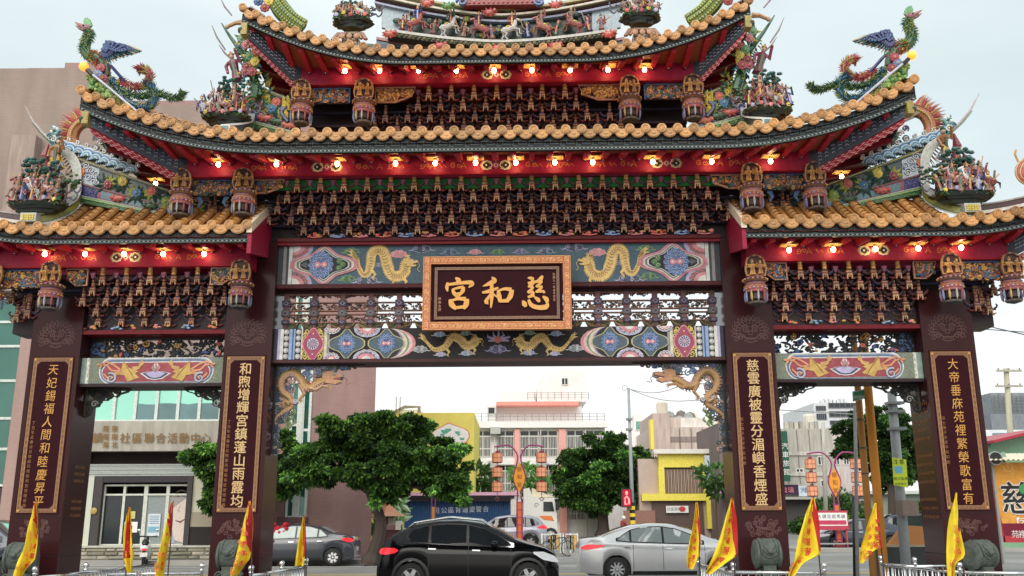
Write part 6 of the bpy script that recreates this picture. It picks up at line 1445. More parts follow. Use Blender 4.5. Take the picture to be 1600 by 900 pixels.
wbox(w, xl-1.6, xl, YB+.01, YB+16, 10.5, ztA, MAUVE); wbox(w, xl, xs, YB+.02, YB+.4, ztA, ztA+.25, srgb(160, 130, 126)); wbox(w, xs, xr-.1, YB+.02, YB+.4, ztB, ztB+.25, srgb(160, 130, 126))
Lb.build(w, 'wall', TW)
w = MB(); b1 = bp(40, 330); b2 = bp(62, 218); wbox(w, b1.x-.7, b2.x+.1, YB-.5, YB, 10.6, b2.z, srgb(160, 142, 132)); Lb.build(w, 'wall_projection', STAIN)
# glass strip at far left
def glass_strip(x0, x1, z0, z1, nx, zs, name='window', gl=GLASS, fw=.10, y=YB):
    fr = MB(); c = srgb(206, 214, 208)
    for i in range(nx+1): x = x0+(x1-x0)*i/nx; wbox(fr, x-fw/2, x+fw/2, y-.06, y+.06, z0, z1, c)
    for z in [z0]+zs+[z1]: wbox(fr, x0, x1, y-.05, y+.05, z-fw/2, z+fw/2, c)
    f = Lb.build(fr, name, PAINT); zz = [z0]+zs+[z1]
    for i in range(nx):
        for j in range(len(zz)-1):
            g = MB(); a0, a1 = x0+(x1-x0)*i/nx+fw/2, x0+(x1-x0)*(i+1)/nx-fw/2; t = rnd.uniform(-.03, .03)
            g.raw([(a0, y+.02, zz[j]+fw/2), (a1, y+.02+t, zz[j]+fw/2), (a1, y+.02+t, zz[j+1]-fw/2), (a0, y+.02, zz[j+1]-fw/2)], [(0, 1, 2, 3)], TEAL)
            Lb.build(g, 'pane', gl, f)
    return f
x_l = bp(0, 640).x-1.6
glass_strip(x_l-.6, xl-.1, 2.9, 10.4, 2, [4.3, 5.5, 7.0, 8.4, 9.4])
w = MB(); wbox(w, xl-.25, xl+.75, YB-.35, YB+.02, 0, 10.6, srgb(170, 140, 132)); Lb.build(w, 'column', TW)
w = MB(); wbox(w, x_l-3, xl-.2, YB-.05, YB+.3, 0, 2.8, srgb(70, 60, 60)); Lb.build(w, 'dark_base', PLAIN)
# window band over the entrance
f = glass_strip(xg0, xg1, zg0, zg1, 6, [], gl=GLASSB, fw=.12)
for p in (bp(255, 650), bp(300, 650), bp(330, 650)): pass
w = MB()
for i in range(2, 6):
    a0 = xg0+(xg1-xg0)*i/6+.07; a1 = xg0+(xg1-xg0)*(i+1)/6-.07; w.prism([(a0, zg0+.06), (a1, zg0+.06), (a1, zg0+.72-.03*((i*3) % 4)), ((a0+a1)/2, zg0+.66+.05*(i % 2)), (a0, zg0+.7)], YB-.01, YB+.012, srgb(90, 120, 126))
Lb.build(w, 'painted_reflection', mat('painted_reflection_glass', srgb(96, 128, 132), rough=.15, spec=.6, nscale=.6, namp=.3))  # reflection in the window band, drawn as darker jagged pieces over the panes
# concrete fascia with the name
w = MB(); wbox(w, xg0-.6, xg1+.4, YB-.55, YB, zf0, zg0-.05, srgb(170, 164, 152)); fa = Lb.build(w, 'sign_fascia', STAIN)
t = MB(); yy = YB-.551; gold = srgb(128, 96, 44)
def sgn(ch, px, py, size): p = bp(px, py, yy); write(t, ch, p.x, p.z, yy, size, gold, th=.05, bold=.006)
for ch, px in zip('社區聯合活動中心', (196, 215, 234, 252, 270, 288, 306, 322)): sgn(ch, px, 684.5, .42)
sgn('鎮', 153, 684, .42)
for r_, (a, b) in enumerate((('苑', '東'), ('苑', '南'), ('苑', '北'))): sgn(a, 166, 670+12.5*r_, .26); sgn(b, 180, 670+12.5*r_, .26)
Lb.build(t, 'sign_lettering', FLATP, fa)
w = MB(); z2 = bp(240, 725).z; z3 = bp(240, 744).z; zd = bp(240, 853).z
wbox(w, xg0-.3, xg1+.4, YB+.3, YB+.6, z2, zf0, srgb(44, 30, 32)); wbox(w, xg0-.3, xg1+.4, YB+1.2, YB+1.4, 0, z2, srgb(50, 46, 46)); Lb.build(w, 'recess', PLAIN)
w = MB()
for k in range(6): wbox(w, xg0-.3, xg1+.4, YB-.02-.03*(k % 2), YB+.3, z3+(z2-z3)*k/6+.01, z3+(z2-z3)*(k+1)/6, srgb(176, 182, 176))
Lb.build(w, 'roller_shutter_box', METAL)
w = MB(); P = lambda a: bp(a, 800).x
wbox(w, P(128), P(144), YB-.1, YB+1.2, 0, z3, srgb(196, 200, 184)); wbox(w, P(146), P(158), YB-.12, YB+1.2, .5, z3, srgb(70, 66, 66)); wbox(w, P(291), P(299), YB-.12, YB+1.2, .5, z3, srgb(70, 66, 66))
wbox(w, P(299), P(334), YB-.02, YB+1.2, 0, z3, srgb(200, 196, 176)); wbox(w, P(297), P(345), YB-.06, YB-.02, .5, bp(320, 823).z, srgb(40, 36, 36)); wbox(w, P(299), P(334), YB-.05, YB-.02, bp(320, 823).z, bp(320, 800).z, srgb(160, 150, 130)); wbox(w, P(158), P(291), YB-.1, YB+.4, bp(0, 757).z+.06, z3, srgb(60, 56, 58))
Lb.build(w, 'entrance_surround', PLAIN)
w = MB(); zt_ = bp(220, 757).z; FRM = srgb(206, 208, 196)
for a, b in ((158, 160), (188, 192), (221, 227), (256, 261), (289, 291)): wbox(w, P(a), P(b), YB+.1, YB+.2, zd, zt_, FRM)
for za in (zt_-.06, zt_-.42, zd): wbox(w, P(158), P(291), YB+.09, YB+.19, za, za+.07, FRM)
df = Lb.build(w, 'door_frame', PAINT)
for a, b, m_ in ((160, 188, GLASSD), (192, 221, GLASSD), (227, 256, None), (261, 289, None)):
    g = MB(); g.raw([(P(a), YB+.15, zd+.07), (P(b), YB+.15, zd+.07), (P(b), YB+.15, zt_-.42), (P(a), YB+.15, zt_-.42)], [(0, 1, 2, 3)], srgb(150, 160, 160) if a < 250 else srgb(186, 180, 180)); Lb.build(g, 'door_pane', m_ or GLAZE, df)
g = MB(); c0 = P(206); wbox(g, c0-.18, c0+.1, YB+.10, YB+.14, 1.62, 1.9, srgb(200, 190, 120)); wbox(g, c0-.28, c0+.22, YB+.10, YB+.14, 1.1, 1.5, WHITE); wbox(g, P(231), P(250), YB+.10, YB+.14, .95, 1.8, srgb(210, 216, 220)); wbox(g, P(232), P(249), YB+.095, YB+.13, 1.1, 1.32, srgb(120, 170, 190))
for k in range(5): wbox(g, P(233), P(248), YB+.095, YB+.13, 1.42+.07*k, 1.45+.07*k, srgb(110, 150, 170))
Lb.build(g, 'door_notices', FLATP, df)
g = MB(); xm = P(275); y_ = YB+.135      # half of a smiling face printed on the last panel
g.flat([(P(263), zd+.3), (P(289), zd+.1), (P(289), zt_-.5), (P(268), zt_-.9), (P(262), zd+1.4)], y_, srgb(214, 196, 186)); g.flat([(P(261), zd+.1), (P(275), zd+.1), (P(266), zd+.9), (P(261), zd+1.3)], y_-.004, srgb(150, 170, 190))
g.stroke([(xm-.05, zd+1.85), (xm+.1, zd+1.92), (xm+.25, zd+1.86)], [.02, .06, .02], y_-.006, srgb(60, 50, 50)); g.stroke([(xm-.1, zd+2.02), (xm+.1, zd+2.1), (xm+.28, zd+2.04)], .03, y_-.006, srgb(90, 70, 60)); g.stroke([(xm-.05, zd+.95), (xm+.15, zd+.88), (xm+.32, zd+1.0)], [.02, .06, .03], y_-.006, srgb(90, 40, 40)); g.stroke([(xm+.1, zd+1.5), (xm+.02, zd+1.3), (xm+.12, zd+1.27)], .025, y_-.006, srgb(160, 130, 120))
Lb.build(g, 'door_poster', FLATP, df)
g = MB(); g.ball((P(149), YB-.16, bp(0, 799).z), (.13, .03, .13), srgb(196, 160, 70), 10, 8); Lb.build(g, 'round_plaque', GLAZE)
# window strip right of the inner pillar, white mullion column
f = glass_strip(bp(456, 640).x, bp(467, 640).x, bp(460, 808).z, 15, 1, [3.6, 5.2, 6.9, 8.6, 10.4, 12.6]); f = glass_strip(bp(474, 640).x, bp(485, 640).x, bp(480, 808).z, 15, 1, [3.3, 5.0, 6.6, 8.4, 10.4, 12.6])
w = MB(); wbox(w, bp(467, 640).x, bp(474, 640).x, YB-.08, YB+.1, bp(460, 808).z, 15.3, srgb(206, 208, 200)); wbox(w, bp(440, 700).x, bp(486, 700).x, YB-.15, YB+.1, bp(460, 820).z, bp(460, 808).z, srgb(110, 84, 84)); wbox(w, bp(440, 700).x, bp(486, 700).x, YB+.1, YB+.3, 0, bp(460, 808).z, srgb(54, 38, 40)); Lb.build(w, 'white_mullion', PAINT)
# rough stone plinth of the terrace
st = MB(); rr = random.Random(2); x0_, x1_ = P(128), P(345); n = 0
tw = thing('stone_terrace_wall', 'low rough split-stone terrace wall below the community centre entrance', 'wall', ((x0_+x1_)/2, YB-1, 0))
wbox(st, x0_, x1_, YB-.85, YB+1.3, 0, bp(0, 855).z-.0, srgb(150, 146, 130)); st.V = [v-np.array(((x0_+x1_)/2, YB-1, 0)) for v in st.V]; st.build('core', STAIN, tw)
zt2 = bp(0, 855).z
for r_ in range(4):
    x = x0_
    while x < x1_-.1:
        L_ = rr.uniform(.35, .8); a, b = x, min(x+L_, x1_); z0_ = .0+zt2*r_/4; z1_ = z0_+zt2/4-.02; m = MB(); e = rr.uniform(.02, .09); c_ = rr.choice((srgb(158, 154, 136), srgb(140, 138, 124), srgb(170, 164, 146), srgb(128, 126, 110)))
        m.raw([(a, 0, z0_), (b-.02, 0, z0_), (b-.02, 0, z1_), (a, 0, z1_), (a+.04, -e, z0_+.03), (b-.06, -e*.7, z0_+.02), (b-.05, -e, z1_-.03), (a+.05, -e*.6, z1_-.02)], [(4, 5, 6, 7), (0, 1, 5, 4), (1, 2, 6, 5), (2, 3, 7, 6), (3, 0, 4, 7)], c_)
        m.V = [v-np.array(((x0_+x1_)/2, 0, 0)) for v in m.V]; m.build('stone', STAIN, tw, loc=(0, .13, 0)); x = b
w = MB(); wbox(w, x0_, x1_, YB-.95, YB+1.1, zt2, zt2+.05, srgb(190, 188, 176)); w.V = [v-np.array(((x0_+x1_)/2, YB-1, 0)) for v in w.V]; w.build('coping', STAIN, tw)
# dark granite-like slab wall seen right of the main building and low ramp wall
rw_ = MB(); a, b = bp(586, 800, 40), bp(626, 850, 40); wbox(rw_, a.x, b.x, 40, 40.3, 0, bp(600, 828, 40).z, srgb(96, 58, 62)); wbox(rw_, a.x, b.x, 39.96, 40.34, bp(600, 828, 40).z, bp(600, 820, 40).z, srgb(150, 110, 108)); wbox(rw_, bp(618, 830, 40).x, b.x, 39.9, 40.4, bp(600, 828, 40).z, bp(600, 814, 40).z, srgb(214, 206, 196))
tag(rw_.build('ramp_wall', PLAIN), 'short maroon wall with pale coping between the tree trunk and the black car', 'wall')
# small shrine-like orange ornament behind it
m = MB(); p = bp(604, 803, 44); m.box(-.35, .35, -.3, .3, 0, p.z-.2, srgb(190, 190, 180)); m.lathe([(.9, 0), (.55, .18), (.2, .5), (.05, .75)], srgb(222, 140, 90), c=(0, 0, p.z-.1), n=8); m.box(-.12, .12, -.34, -.3, 1.0, 1.9, srgb(120, 60, 40))
tag(m.build('garden_shrine', GLAZE, loc=(p.x, 44, 0)), 'small orange-roofed shrine post half hidden behind the curved tree trunk', 'shrine')
for k, px in enumerate((594, 612, 620)): m = MB(); [leaf(m, rnd.uniform(-.4, .4), rnd.uniform(-.2, .2), 1+1.6*rnd.random(), .6, rnd.random()*6, [srgb(100, 150, 80), srgb(170, 190, 160)][j % 2]) for j in range(60)]; m.tube([(0, 0, 0), (0, 0, 1.4)], .04, BROWN, 5); tag(m.build('potted_plant', PLAIN, loc=(bp(px, 800, 45).x, 45, 0)), ['pale leafy plant left of the orange shrine post', 'pale leafy plant right behind the orange shrine post', 'pale leafy plant beside the blue corrugated shed'][k], 'plant')

# ---- generic building helper ---------------------------------------
def building(name, label, x0, x1, y, dep, h, col, m=PLAIN, cat='building'):
    t = thing(name, label, cat, ((x0+x1)/2, y, 0)); w = MB().box(x0-(x0+x1)/2, x1-(x0+x1)/2, 0, dep, 0, h, col).build('wall', m, t); return t, (x0+x1)/2
def add_box(t, name, x0, x1, y0, y1, z0, z1, col, m=PAINT, parent=None):
    c = t.location; mb = MB().box(min(x0, x1)-c.x, max(x0, x1)-c.x, y0-c.y, y1-c.y, min(z0, z1), max(z0, z1), col); return mb.build(name, m, parent or t)
def add_window(t, x0, x1, z0, z1, y, fw=.06, nx=2, col=WHITE, grill=0, gl=None, depth=.12):
    c = t.location; m = MB(); a0, a1 = x0-c.x, x1-c.x; yy = y-c.y
    for i in range(nx+1): x = a0+(a1-a0)*i/nx; m.box(x-fw/2, x+fw/2, yy-.05, yy+.03, z0, z1, col)
    for z in (z0, z1): m.box(a0, a1, yy-.045, yy+.025, z-fw/2, z+fw/2, col)
    if grill:
        for i in range(grill): x = a0+(a1-a0)*(i+.5)/grill; m.box(x-.018, x+.018, yy-.22, yy-.18, z0, z0+(z1-z0)*.78, WHITE)
        m.box(a0, a1, yy-.23, yy-.17, z0+(z1-z0)*.76, z0+(z1-z0)*.80, WHITE); m.box(a0, a1, yy-.23, yy-.17, z0+(z1-z0)*.28, z0+(z1-z0)*.31, WHITE)
    f = m.build('window', PAINT, t); g = MB(); g.raw([(a0, yy-.012, z0), (a1, yy-.012, z0), (a1, yy-.012, z1), (a0, yy-.012, z1)], [(0, 1, 2, 3)], srgb(120, 130, 134)); g.build('pane', gl or GLASSD, f); return f
def railing(t, x0, x1, y, z, h, n, col=GREY):
    c = t.location; m = MB()
    for i in range(n+1): x = x0+(x1-x0)*i/n-c.x; m.box(x-.03, x+.03, y-c.y-.03, y-c.y+.03, z, z+h, col)
    for k in range(3): m.box(x0-c.x, x1-c.x, y-c.y-.015, y-c.y+.015, z+h*(k+1)/3-.02, z+h*(k+1)/3+.015, col)
    m.build('roof_railing', PAINT, t)
# yellow party wall with world-map emblem
Yy = 58.; a = at(655, 645, Yy); b = at(741, 645, Yy)
t, cx = building('yellow_building', 'building with a plain yellow side wall and a map emblem above the tree', a.x-7, b.x, Yy, 10, a.z, srgb(236, 222, 112))
em = MB(); c0 = at(690, 682, Yy)
P6 = [(-2.6, 0), (-2.2, .75), (-.2, 1.75), (2.0, 1.0), (2.5, .6), (2.6, -.1), (2.2, -.7), (.8, -1.45), (-2.2, -1.3)]
X_ = c0.x-cx-.3
E_ = .46; X_ = at(703, 682, Yy).x-cx
em.flat([(X_+p*E_*1.04, c0.z+q*E_*1.06) for p, q in P6], -.02, srgb(226, 130, 90)); em.flat([(X_+p*E_*.98, c0.z+q*E_*.98) for p, q in P6], -.024, srgb(240, 240, 230))
for q, (px, py, r_) in enumerate(((-.6, .55, .45), (-.2, .75, .35), (.9, .45, .3), (1.05, .2, .2), (.35, -.15, .15), (1.45, -.3, .28), (-.9, .2, .25))): em.flat([(X_+(px+r_*cos(k)*(1+.3*sin(3*k)))*.52, c0.z+(py+r_*.7*sin(k)*(1+.3*cos(2*k)))*.52) for k in [PI*j/5 for j in range(10)]], -.028-.002*q, srgb(90, 176, 150))
for k, ch in enumerate('NICE'): write(em, ch, X_-.2+.23*k, c0.z-.38, -.027, .22, srgb(236, 190, 120), th=.004)
em.build('map_emblem', FLATP, t)
# pale house gable peeping over the tree
t, cx = building('pale_house', 'cream house with grey-brown trimmed gable just above the big tree', at(604, 650, 66).x, at(656, 650, 66).x, 66, 8, at(640, 640, 66).z, srgb(226, 222, 210))
m = MB(); zt_ = at(640, 636, 66).z; c = t.location; xa, xb = at(606, 640, 66).x-c.x, at(655, 640, 66).x-c.x
m.stroke([(xa, zt_-1.6), (xa+.6, zt_-.3), (xa+1.2, zt_), (xb, zt_), (xb, zt_-2)], .22, -.1, srgb(140, 130, 120), th=.12); m.build('gable_trim', PAINT, t); add_window(t, at(640, 650, 66).x, at(652, 650, 66).x, zt_-1.3, zt_-.5, 65.95)
m = MB()
for px in (619, 625): p = at(px, 640, 66); m.box(p.x-c.x-.03, p.x-c.x+.03, -.1, 0, p.z-.5, p.z+.9, GREY)
m.build('roof_mast', METAL, t)
# white and pink apartment block
Yw = 75.; q = lambda px, py: at(px, py, Yw)
t, cx = building('white_apartment_block', 'white apartment block with pink columns, grilled windows and stepped roof rooms', q(741, 700).x, q(946, 700).x, Yw, 14, q(800, 668).z, srgb(240, 238, 236))
zr = q(800, 668).z
add_box(t, 'roof_ledge', q(739, 668).x, q(948, 668).x, Yw-.5, Yw, q(0, 672).z, q(0, 662).z, srgb(242, 240, 238)); railing(t, q(741, 660).x, q(944, 660).x, Yw-.2, q(0, 664).z, .75, 18)
add_box(t, 'roof_room', q(774, 640).x, q(912, 640).x, Yw+2, Yw+9, zr, q(0, 634).z, srgb(236, 230, 226)); 
pc = add_box(t, 'pink_canopy', q(775, 632).x, q(905, 632).x, Yw+.6, Yw+9.5, q(0, 635).z, q(0, 629).z, srgb(240, 160, 146)); add_box(t, 'upper_roof_room', q(780, 610).x, q(838, 610).x, Yw+3, Yw+8, q(0, 630).z, q(0, 606).z, srgb(236, 232, 230)); railing(t, q(825, 622).x, q(922, 622).x, Yw+1.5, q(0, 624).z, .6, 9)
tt = MB(); c = t.location; x0_, x1_ = q(840, 600).x-c.x, q(920, 600).x-c.x; z0_, z1_ = q(0, 625).z, q(0, 575).z
tt.prism([(x0_, z0_), (x1_, z0_), (x1_, z1_), (x0_+.6, z1_), (x0_, z1_-1.3)], 2.5, 8, srgb(238, 234, 232)); tt.build('stair_tower', PLAIN, t); add_window(t, q(880, 590).x, q(890, 590).x, q(0, 598).z, q(0, 587).z, Yw+2.46, gl=GLASSD)
add_box(t, 'roof_hatch', q(760, 640).x, q(775, 640).x, Yw+1, Yw+4, zr, q(0, 634).z, srgb(226, 224, 220)); add_window(t, q(762, 640).x, q(773, 640).x, q(0, 648).z, q(0, 637).z, Yw+.95, nx=1)
for zz0, zz1 in ((716, 676), (770, 730), (815, 782)):
    for a, b in ((742, 767), (776, 803), (813, 841), (842, 871), (886, 912), (914, 942)): add_window(t, q(a, 700).x, q(b, 700).x, q(0, zz0).z, q(0, zz1).z, Yw-.02, grill=12, nx=2, gl=GLASSD)
for a, b in ((804, 812), (873, 884)): add_box(t, 'pink_column', q(a, 700).x, q(b, 700).x, Yw-.35, Yw-.02, 0, q(0, 674).z, srgb(240, 176, 166))
add_box(t, 'balcony_slab', q(741, 700).x, q(944, 700).x, Yw-.28, Yw-.03, q(0, 729).z, q(0, 718).z, srgb(242, 240, 238))
# plain white block behind the signal pole
t, cx = building('white_block', 'plain overexposed white block behind the traffic signal pole', at(946, 700, 90).x, at(1021, 700, 90).x, 90, 10, at(980, 672, 90).z, srgb(242, 240, 238)); add_window(t, at(995, 665, 89).x, at(1010, 665, 89).x, at(0, 674, 89).z, at(0, 660, 89).z, 89.9, nx=1, gl=GLASSB); add_box(t, 'roof_box', at(995, 650, 90).x, at(1010, 650, 90).x, 92, 94, at(0, 672, 90).z, at(0, 648, 90).z, srgb(226, 216, 210))
# weathered concrete block with roof tank
Yc = 80.; q = lambda px, py: at(px, py, Yc)
t, cx = building('weathered_concrete_block', 'streaked beige concrete block with a rooftop tank right of the signal pole', q(1019, 700).x, q(1145, 700).x, Yc, 12, q(0, 671).z, srgb(196, 182, 172), STAIN)
add_box(t, 'taller_bay', q(1019, 660).x, q(1045, 660).x, Yc-.4, Yc+8, 0, q(0, 650).z, srgb(188, 170, 162), STAIN); add_box(t, 'yellow_edge', q(1016, 700).x, q(1021, 700).x, Yc-.5, Yc+.5, q(0, 706).z, q(0, 660).z, srgb(232, 216, 90)); add_box(t, 'dark_band', q(1046, 690).x, q(1124, 690).x, Yc-.06, Yc-.01, q(0, 694).z, q(0, 686).z, srgb(140, 128, 124), STAIN)
for px in (1062, 1080, 1098, 1114): add_box(t, 'joint_rib', q(px, 700).x, q(px+1.2, 700).x, Yc-.1, Yc-.065, q(0, 706).z, q(0, 673).z, srgb(120, 108, 102), STAIN)
m = MB(); p = q(1039, 641); m.lathe([(.5, 0), (.5, 1.0), (.25, 1.15)], srgb(206, 196, 180), c=(p.x-t.location.x, 1.5, q(0, 649).z), n=12)
for k in range(9): m.ball((q(1052+5*k, 640).x-t.location.x, 2+.5*(k % 3), q(0, 655).z+.3*rnd.random()), (.5, .5, .3+.3*rnd.random()), [GREY, srgb(120, 112, 104), CREAM][k % 3], 6, 4)
m.build('roof_tank', STAIN, t); add_box(t, 'roof_shed', q(1047, 662).x, q(1064, 662).x, Yc+.5, Yc+4, q(0, 672).z, q(0, 655).z, srgb(206, 190, 180), STAIN); add_box(t, 'roof_parapet', q(1064, 662).x, q(1124, 662).x, Yc+.2, Yc+5, q(0, 672).z, q(0, 656).z, srgb(224, 218, 210), STAIN)
# yellow-framed shopfront
Yk = 70.; q = lambda px, py: at(px, py, Yk)
t, cx = building('yellow_shopfront', 'two-storey shop with a bright yellow frame and brown curtained windows', q(1000, 780).x, q(1124, 780).x, Yk+.4, 8, q(0, 720).z, srgb(190, 170, 160))
YW = srgb(236, 220, 96)
for a, b, c_, d_ in ((1028, 1114, 734, 713), (1000, 1114, 786, 775), (1027, 1036, 776, 734), (1096, 1114, 776, 734), (1099, 1124, 830, 713)): add_box(t, 'yellow_frame', q(a, 0+700).x, q(b, 700).x, Yk-.1-.003*a/100, Yk+.4, q(0, c_).z, q(0, d_).z, YW)
add_box(t, 'pale_sill', q(1020, 712).x, q(1112, 712).x, Yk-.5, Yk+.38, q(0, 713).z, q(0, 706).z, srgb(226, 222, 214)); f = add_window(t, q(1037, 750).x, q(1096, 750).x, q(0, 775).z, q(0, 736).z, Yk+.15, nx=3, col=srgb(110, 90, 80))
m = MB()
for k in range(22): x = q(1038+2.6*k, 750).x-t.location.x; m.box(x, x+.09, -.38, -.30-.05*(k % 2), q(0, 774).z, q(0, 737).z, [srgb(168, 146, 130), srgb(140, 118, 104)][k % 2])
m.build('curtain', PLAIN, t); add_box(t, 'ground_floor', q(1020, 800).x, q(1100, 800).x, Yk+.2, Yk+.38, 0, q(0, 787).z, srgb(96, 80, 74)); add_box(t, 'red_brown_wall', q(975, 800).x, q(1024, 800).x, Yk+.1, Yk+.36, 0, q(0, 801).z, srgb(150, 112, 100)); bn = add_box(t, 'banner', q(1041, 800).x, q(1076, 800).x, Yk-.0, Yk+.04, q(0, 805).z, q(0, 794).z, srgb(224, 224, 224)); m = MB(); m.ball((q(1066, 800).x-t.location.x, -.42, q(0, 799).z), (.25, .02, .2), srgb(190, 60, 60), 7, 5); text_row(m, '社區服務', q(1045, 800).x-t.location.x, q(0, 799).z, -.41, .26, .27, srgb(120, 120, 120)); m.build('banner_print', FLATP, bn)
sg = add_box(t, 'vertical_sign', q(1100, 740).x, q(1113, 740).x, Yk-.5, Yk-.35, q(0, 765).z, q(0, 716).z, srgb(206, 222, 236)); m = MB(); text_col(m, '苑裡靈堂', q(1107, 740).x-t.location.x, q(0, 733).z, -.905, .3, .36, srgb(60, 70, 90)); m.build('sign_lettering', FLATP, sg)
t, cx = building('grey_brown_house', 'grey-brown house front seen just left of the right inner pillar', at(1124, 700, 66).x, at(1168, 700, 66).x, 66, 8, at(0, 665, 66).z, srgb(120, 108, 106), STAIN); add_box(t, 'pink_awning', at(1124, 775, 64).x, at(1150, 775, 64).x, 64.5, 66, at(0, 777, 65).z, at(0, 772, 65).z, srgb(200, 140, 190))  # one plain grey-brown wall colour
# corrugated blue shed with white writing
Ys = 52.; q = lambda px, py: at(px, py, Ys)
t = thing('blue_corrugated_shed', 'blue corrugated shed with white characters and pink roof edge behind the cars', 'shed', (q(715, 800).x, Ys, 0)); c = t.location
m = MB(); x0_, x1_ = q(632, 800).x-c.x, q(798, 800).x-c.x; n = 60; zt_ = q(0, 781).z
for i in range(n): xa = x0_+(x1_-x0_)*i/n; xb = x0_+(x1_-x0_)*(i+1)/n; m.raw([(xa, 0, 0), (xa+(xb-xa)*.3, -.05, 0), (xa+(xb-xa)*.7, -.05, 0), (xb, 0, 0), (xa, 0, zt_), (xa+(xb-xa)*.3, -.05, zt_), (xa+(xb-xa)*.7, -.05, zt_), (xb, 0, zt_)], [(0, 1, 5, 4), (1, 2, 6, 5), (2, 3, 7, 6)], srgb(58, 96, 140))
m.box(x0_, x1_, .1, 3, 0, zt_, srgb(50, 70, 100)); m.build('corrugated_wall', METAL, t)
m = MB(); m.box(x0_-.2, x1_+.2, -.5, 3, zt_, q(0, 777).z, srgb(34, 24, 34)); m.box(x0_-.3, x1_+.5, -.55, 3.1, q(0, 777).z, q(0, 772).z, srgb(230, 180, 200)); m.build('roof_edge', METAL, t); m = MB(); m.box(x0_, x1_, -.45, .1, q(0, 786).z, zt_, srgb(30, 24, 36)); m.build('dark_board', METAL, t)  # last piece: near-black board under the roof edge
m = MB(); text_row(m, '合營愛道育區公司', q(683, 800).x-c.x, q(0, 800).z, -.06, .33, .37, srgb(214, 220, 226)) if False else [write(m, ch, q(px, 800).x-c.x, q(0, 800-(px-683)*.03).z, -.06, .34, srgb(214, 220, 226)) for ch, px in zip('司公區育道愛警合', (682, 694, 705, 716, 727, 738, 748, 759))]; m.build('lettering', FLATP, t)
# right-hand street: grey block, distant office, blue-grey houses
Yr = 85.; q = lambda px, py: at(px, py, Yr)
t, cx = building('grey_concrete_block', 'grey concrete block with vertical panels and rooftop vents seen through the right opening', q(1214, 700).x, q(1302, 700).x, Yr, 14, q(0, 674).z, srgb(176, 172, 162), STAIN)
for px in (1228, 1246, 1265, 1284): add_box(t, 'panel_joint', q(px, 700).x, q(px+1, 700).x, Yr-.05, Yr-.01, q(0, 760).z, q(0, 676).z, srgb(120, 116, 110), STAIN)
for py in (712, 744): add_box(t, 'floor_band', q(1214, 700).x, q(1300, 700).x, Yr-.12, Yr-.06, q(0, py+4).z, q(0, py-2).z, srgb(190, 186, 176), STAIN)
for a, b, c_, d_ in ((1276, 1286, 731, 718), (1241, 1252, 742, 737), (1278, 1287, 764, 755)): add_window(t, q(a, 700).x, q(b, 700).x, q(0, c_).z, q(0, d_).z, Yr-.03)
m = MB()
for k, px in enumerate((1235, 1242, 1250, 1258, 1275, 1282)): xx = q(px, 670).x-t.location.x; m.box(xx-.18, xx+.18, 1, 1.6, q(0, 674).z, q(0, 662-(k % 2)).z, [srgb(190, 186, 174), srgb(160, 158, 150)][k % 2])
m.lathe([(.6, 0), (.6, 1.3), (.5, 1.5)], srgb(214, 208, 196), c=(q(1276, 660).x-t.location.x, 2, q(0, 674).z), n=10); m.build('roof_vents', STAIN, t)
add_box(t, 'purple_shop_sign', q(1214, 770).x, q(1245, 770).x, Yr-.6, Yr-.4, q(0, 777).z, q(0, 762).z, srgb(60, 44, 70)); s1 = add_box(t, 'white_shop_sign', q(1245, 770).x, q(1275, 770).x, Yr-.6, Yr-.4, q(0, 780).z, q(0, 764).z, srgb(196, 206, 216)); m = MB(); [write(m, ch, q(px, 770).x-t.location.x, q(0, 770).z, -.61, .55, c_) for ch, px, c_ in (('玻', 1223, PINK), ('璃', 1233, PINK), ('大', 1252, BLUE), ('樓', 1259, BLUE), ('出', 1265, BLUE), ('租', 1271, BLUE))]; m.build('sign_lettering', FLATP, t)
add_box(t, 'dark_shopfront', q(1216, 800).x, q(1275, 800).x, Yr-.08, Yr-.02, 0, q(0, 784).z, srgb(84, 82, 80)); add_box(t, 'awning_bar', q(1214, 780).x, q(1276, 780).x, Yr-1.2, Yr-.1, q(0, 785).z, q(0, 781).z, srgb(170, 168, 160)); vs = add_box(t, 'green_shop_sign', q(1216, 720).x, q(1226, 720).x, Yr-1.4, Yr-1.2, q(0, 757).z, q(0, 680).z, srgb(40, 90, 70)); m = MB(); text_col(m, '汽車旅館', q(1221, 720).x-t.location.x, q(0, 703).z, -1.41, .6, .75, WHITE); m.build('sign_lettering', FLATP, vs)
t, cx = building('distant_office', 'distant white office with dark window bands beyond the rooftops', at(1272, 640, 170).x, at(1342, 640, 170).x, 170, 20, at(0, 634, 170).z, srgb(206, 208, 210))
for a, b, c_, d_ in ((1295, 1338, 642, 634.5), (1275, 1290, 646, 639), (1295, 1338, 656, 647.5), (1275, 1290, 660, 651), (1295, 1338, 668, 662)): add_window(t, at(a, 640, 170).x, at(b, 640, 170).x, at(0, c_, 170).z, at(0, d_, 170).z, 169.9, nx=5, fw=.1, col=srgb(110, 112, 120))
m = MB()
for k in range(7): xx = at(1292+6*k, 630, 170).x-t.location.x; m.box(xx-.4, xx+.4, 2, 3, at(0, 634, 170).z, at(0, 628-(k*3 % 4), 170).z, srgb(200, 204, 206))
m.build('roof_plant', PLAIN, t)
t, cx = building('low_white_house', 'low white house with pale rooftop behind the lantern lamp post', at(1300, 700, 95).x, at(1345, 700, 95).x, 95, 8, at(0, 672, 95).z, srgb(200, 190, 186), STAIN)
for a in (1303, 1318, 1331): add_window(t, at(a, 720, 95).x, at(a+8, 720, 95).x, at(0, 730, 95).z, at(0, 712, 95).z, 94.97)
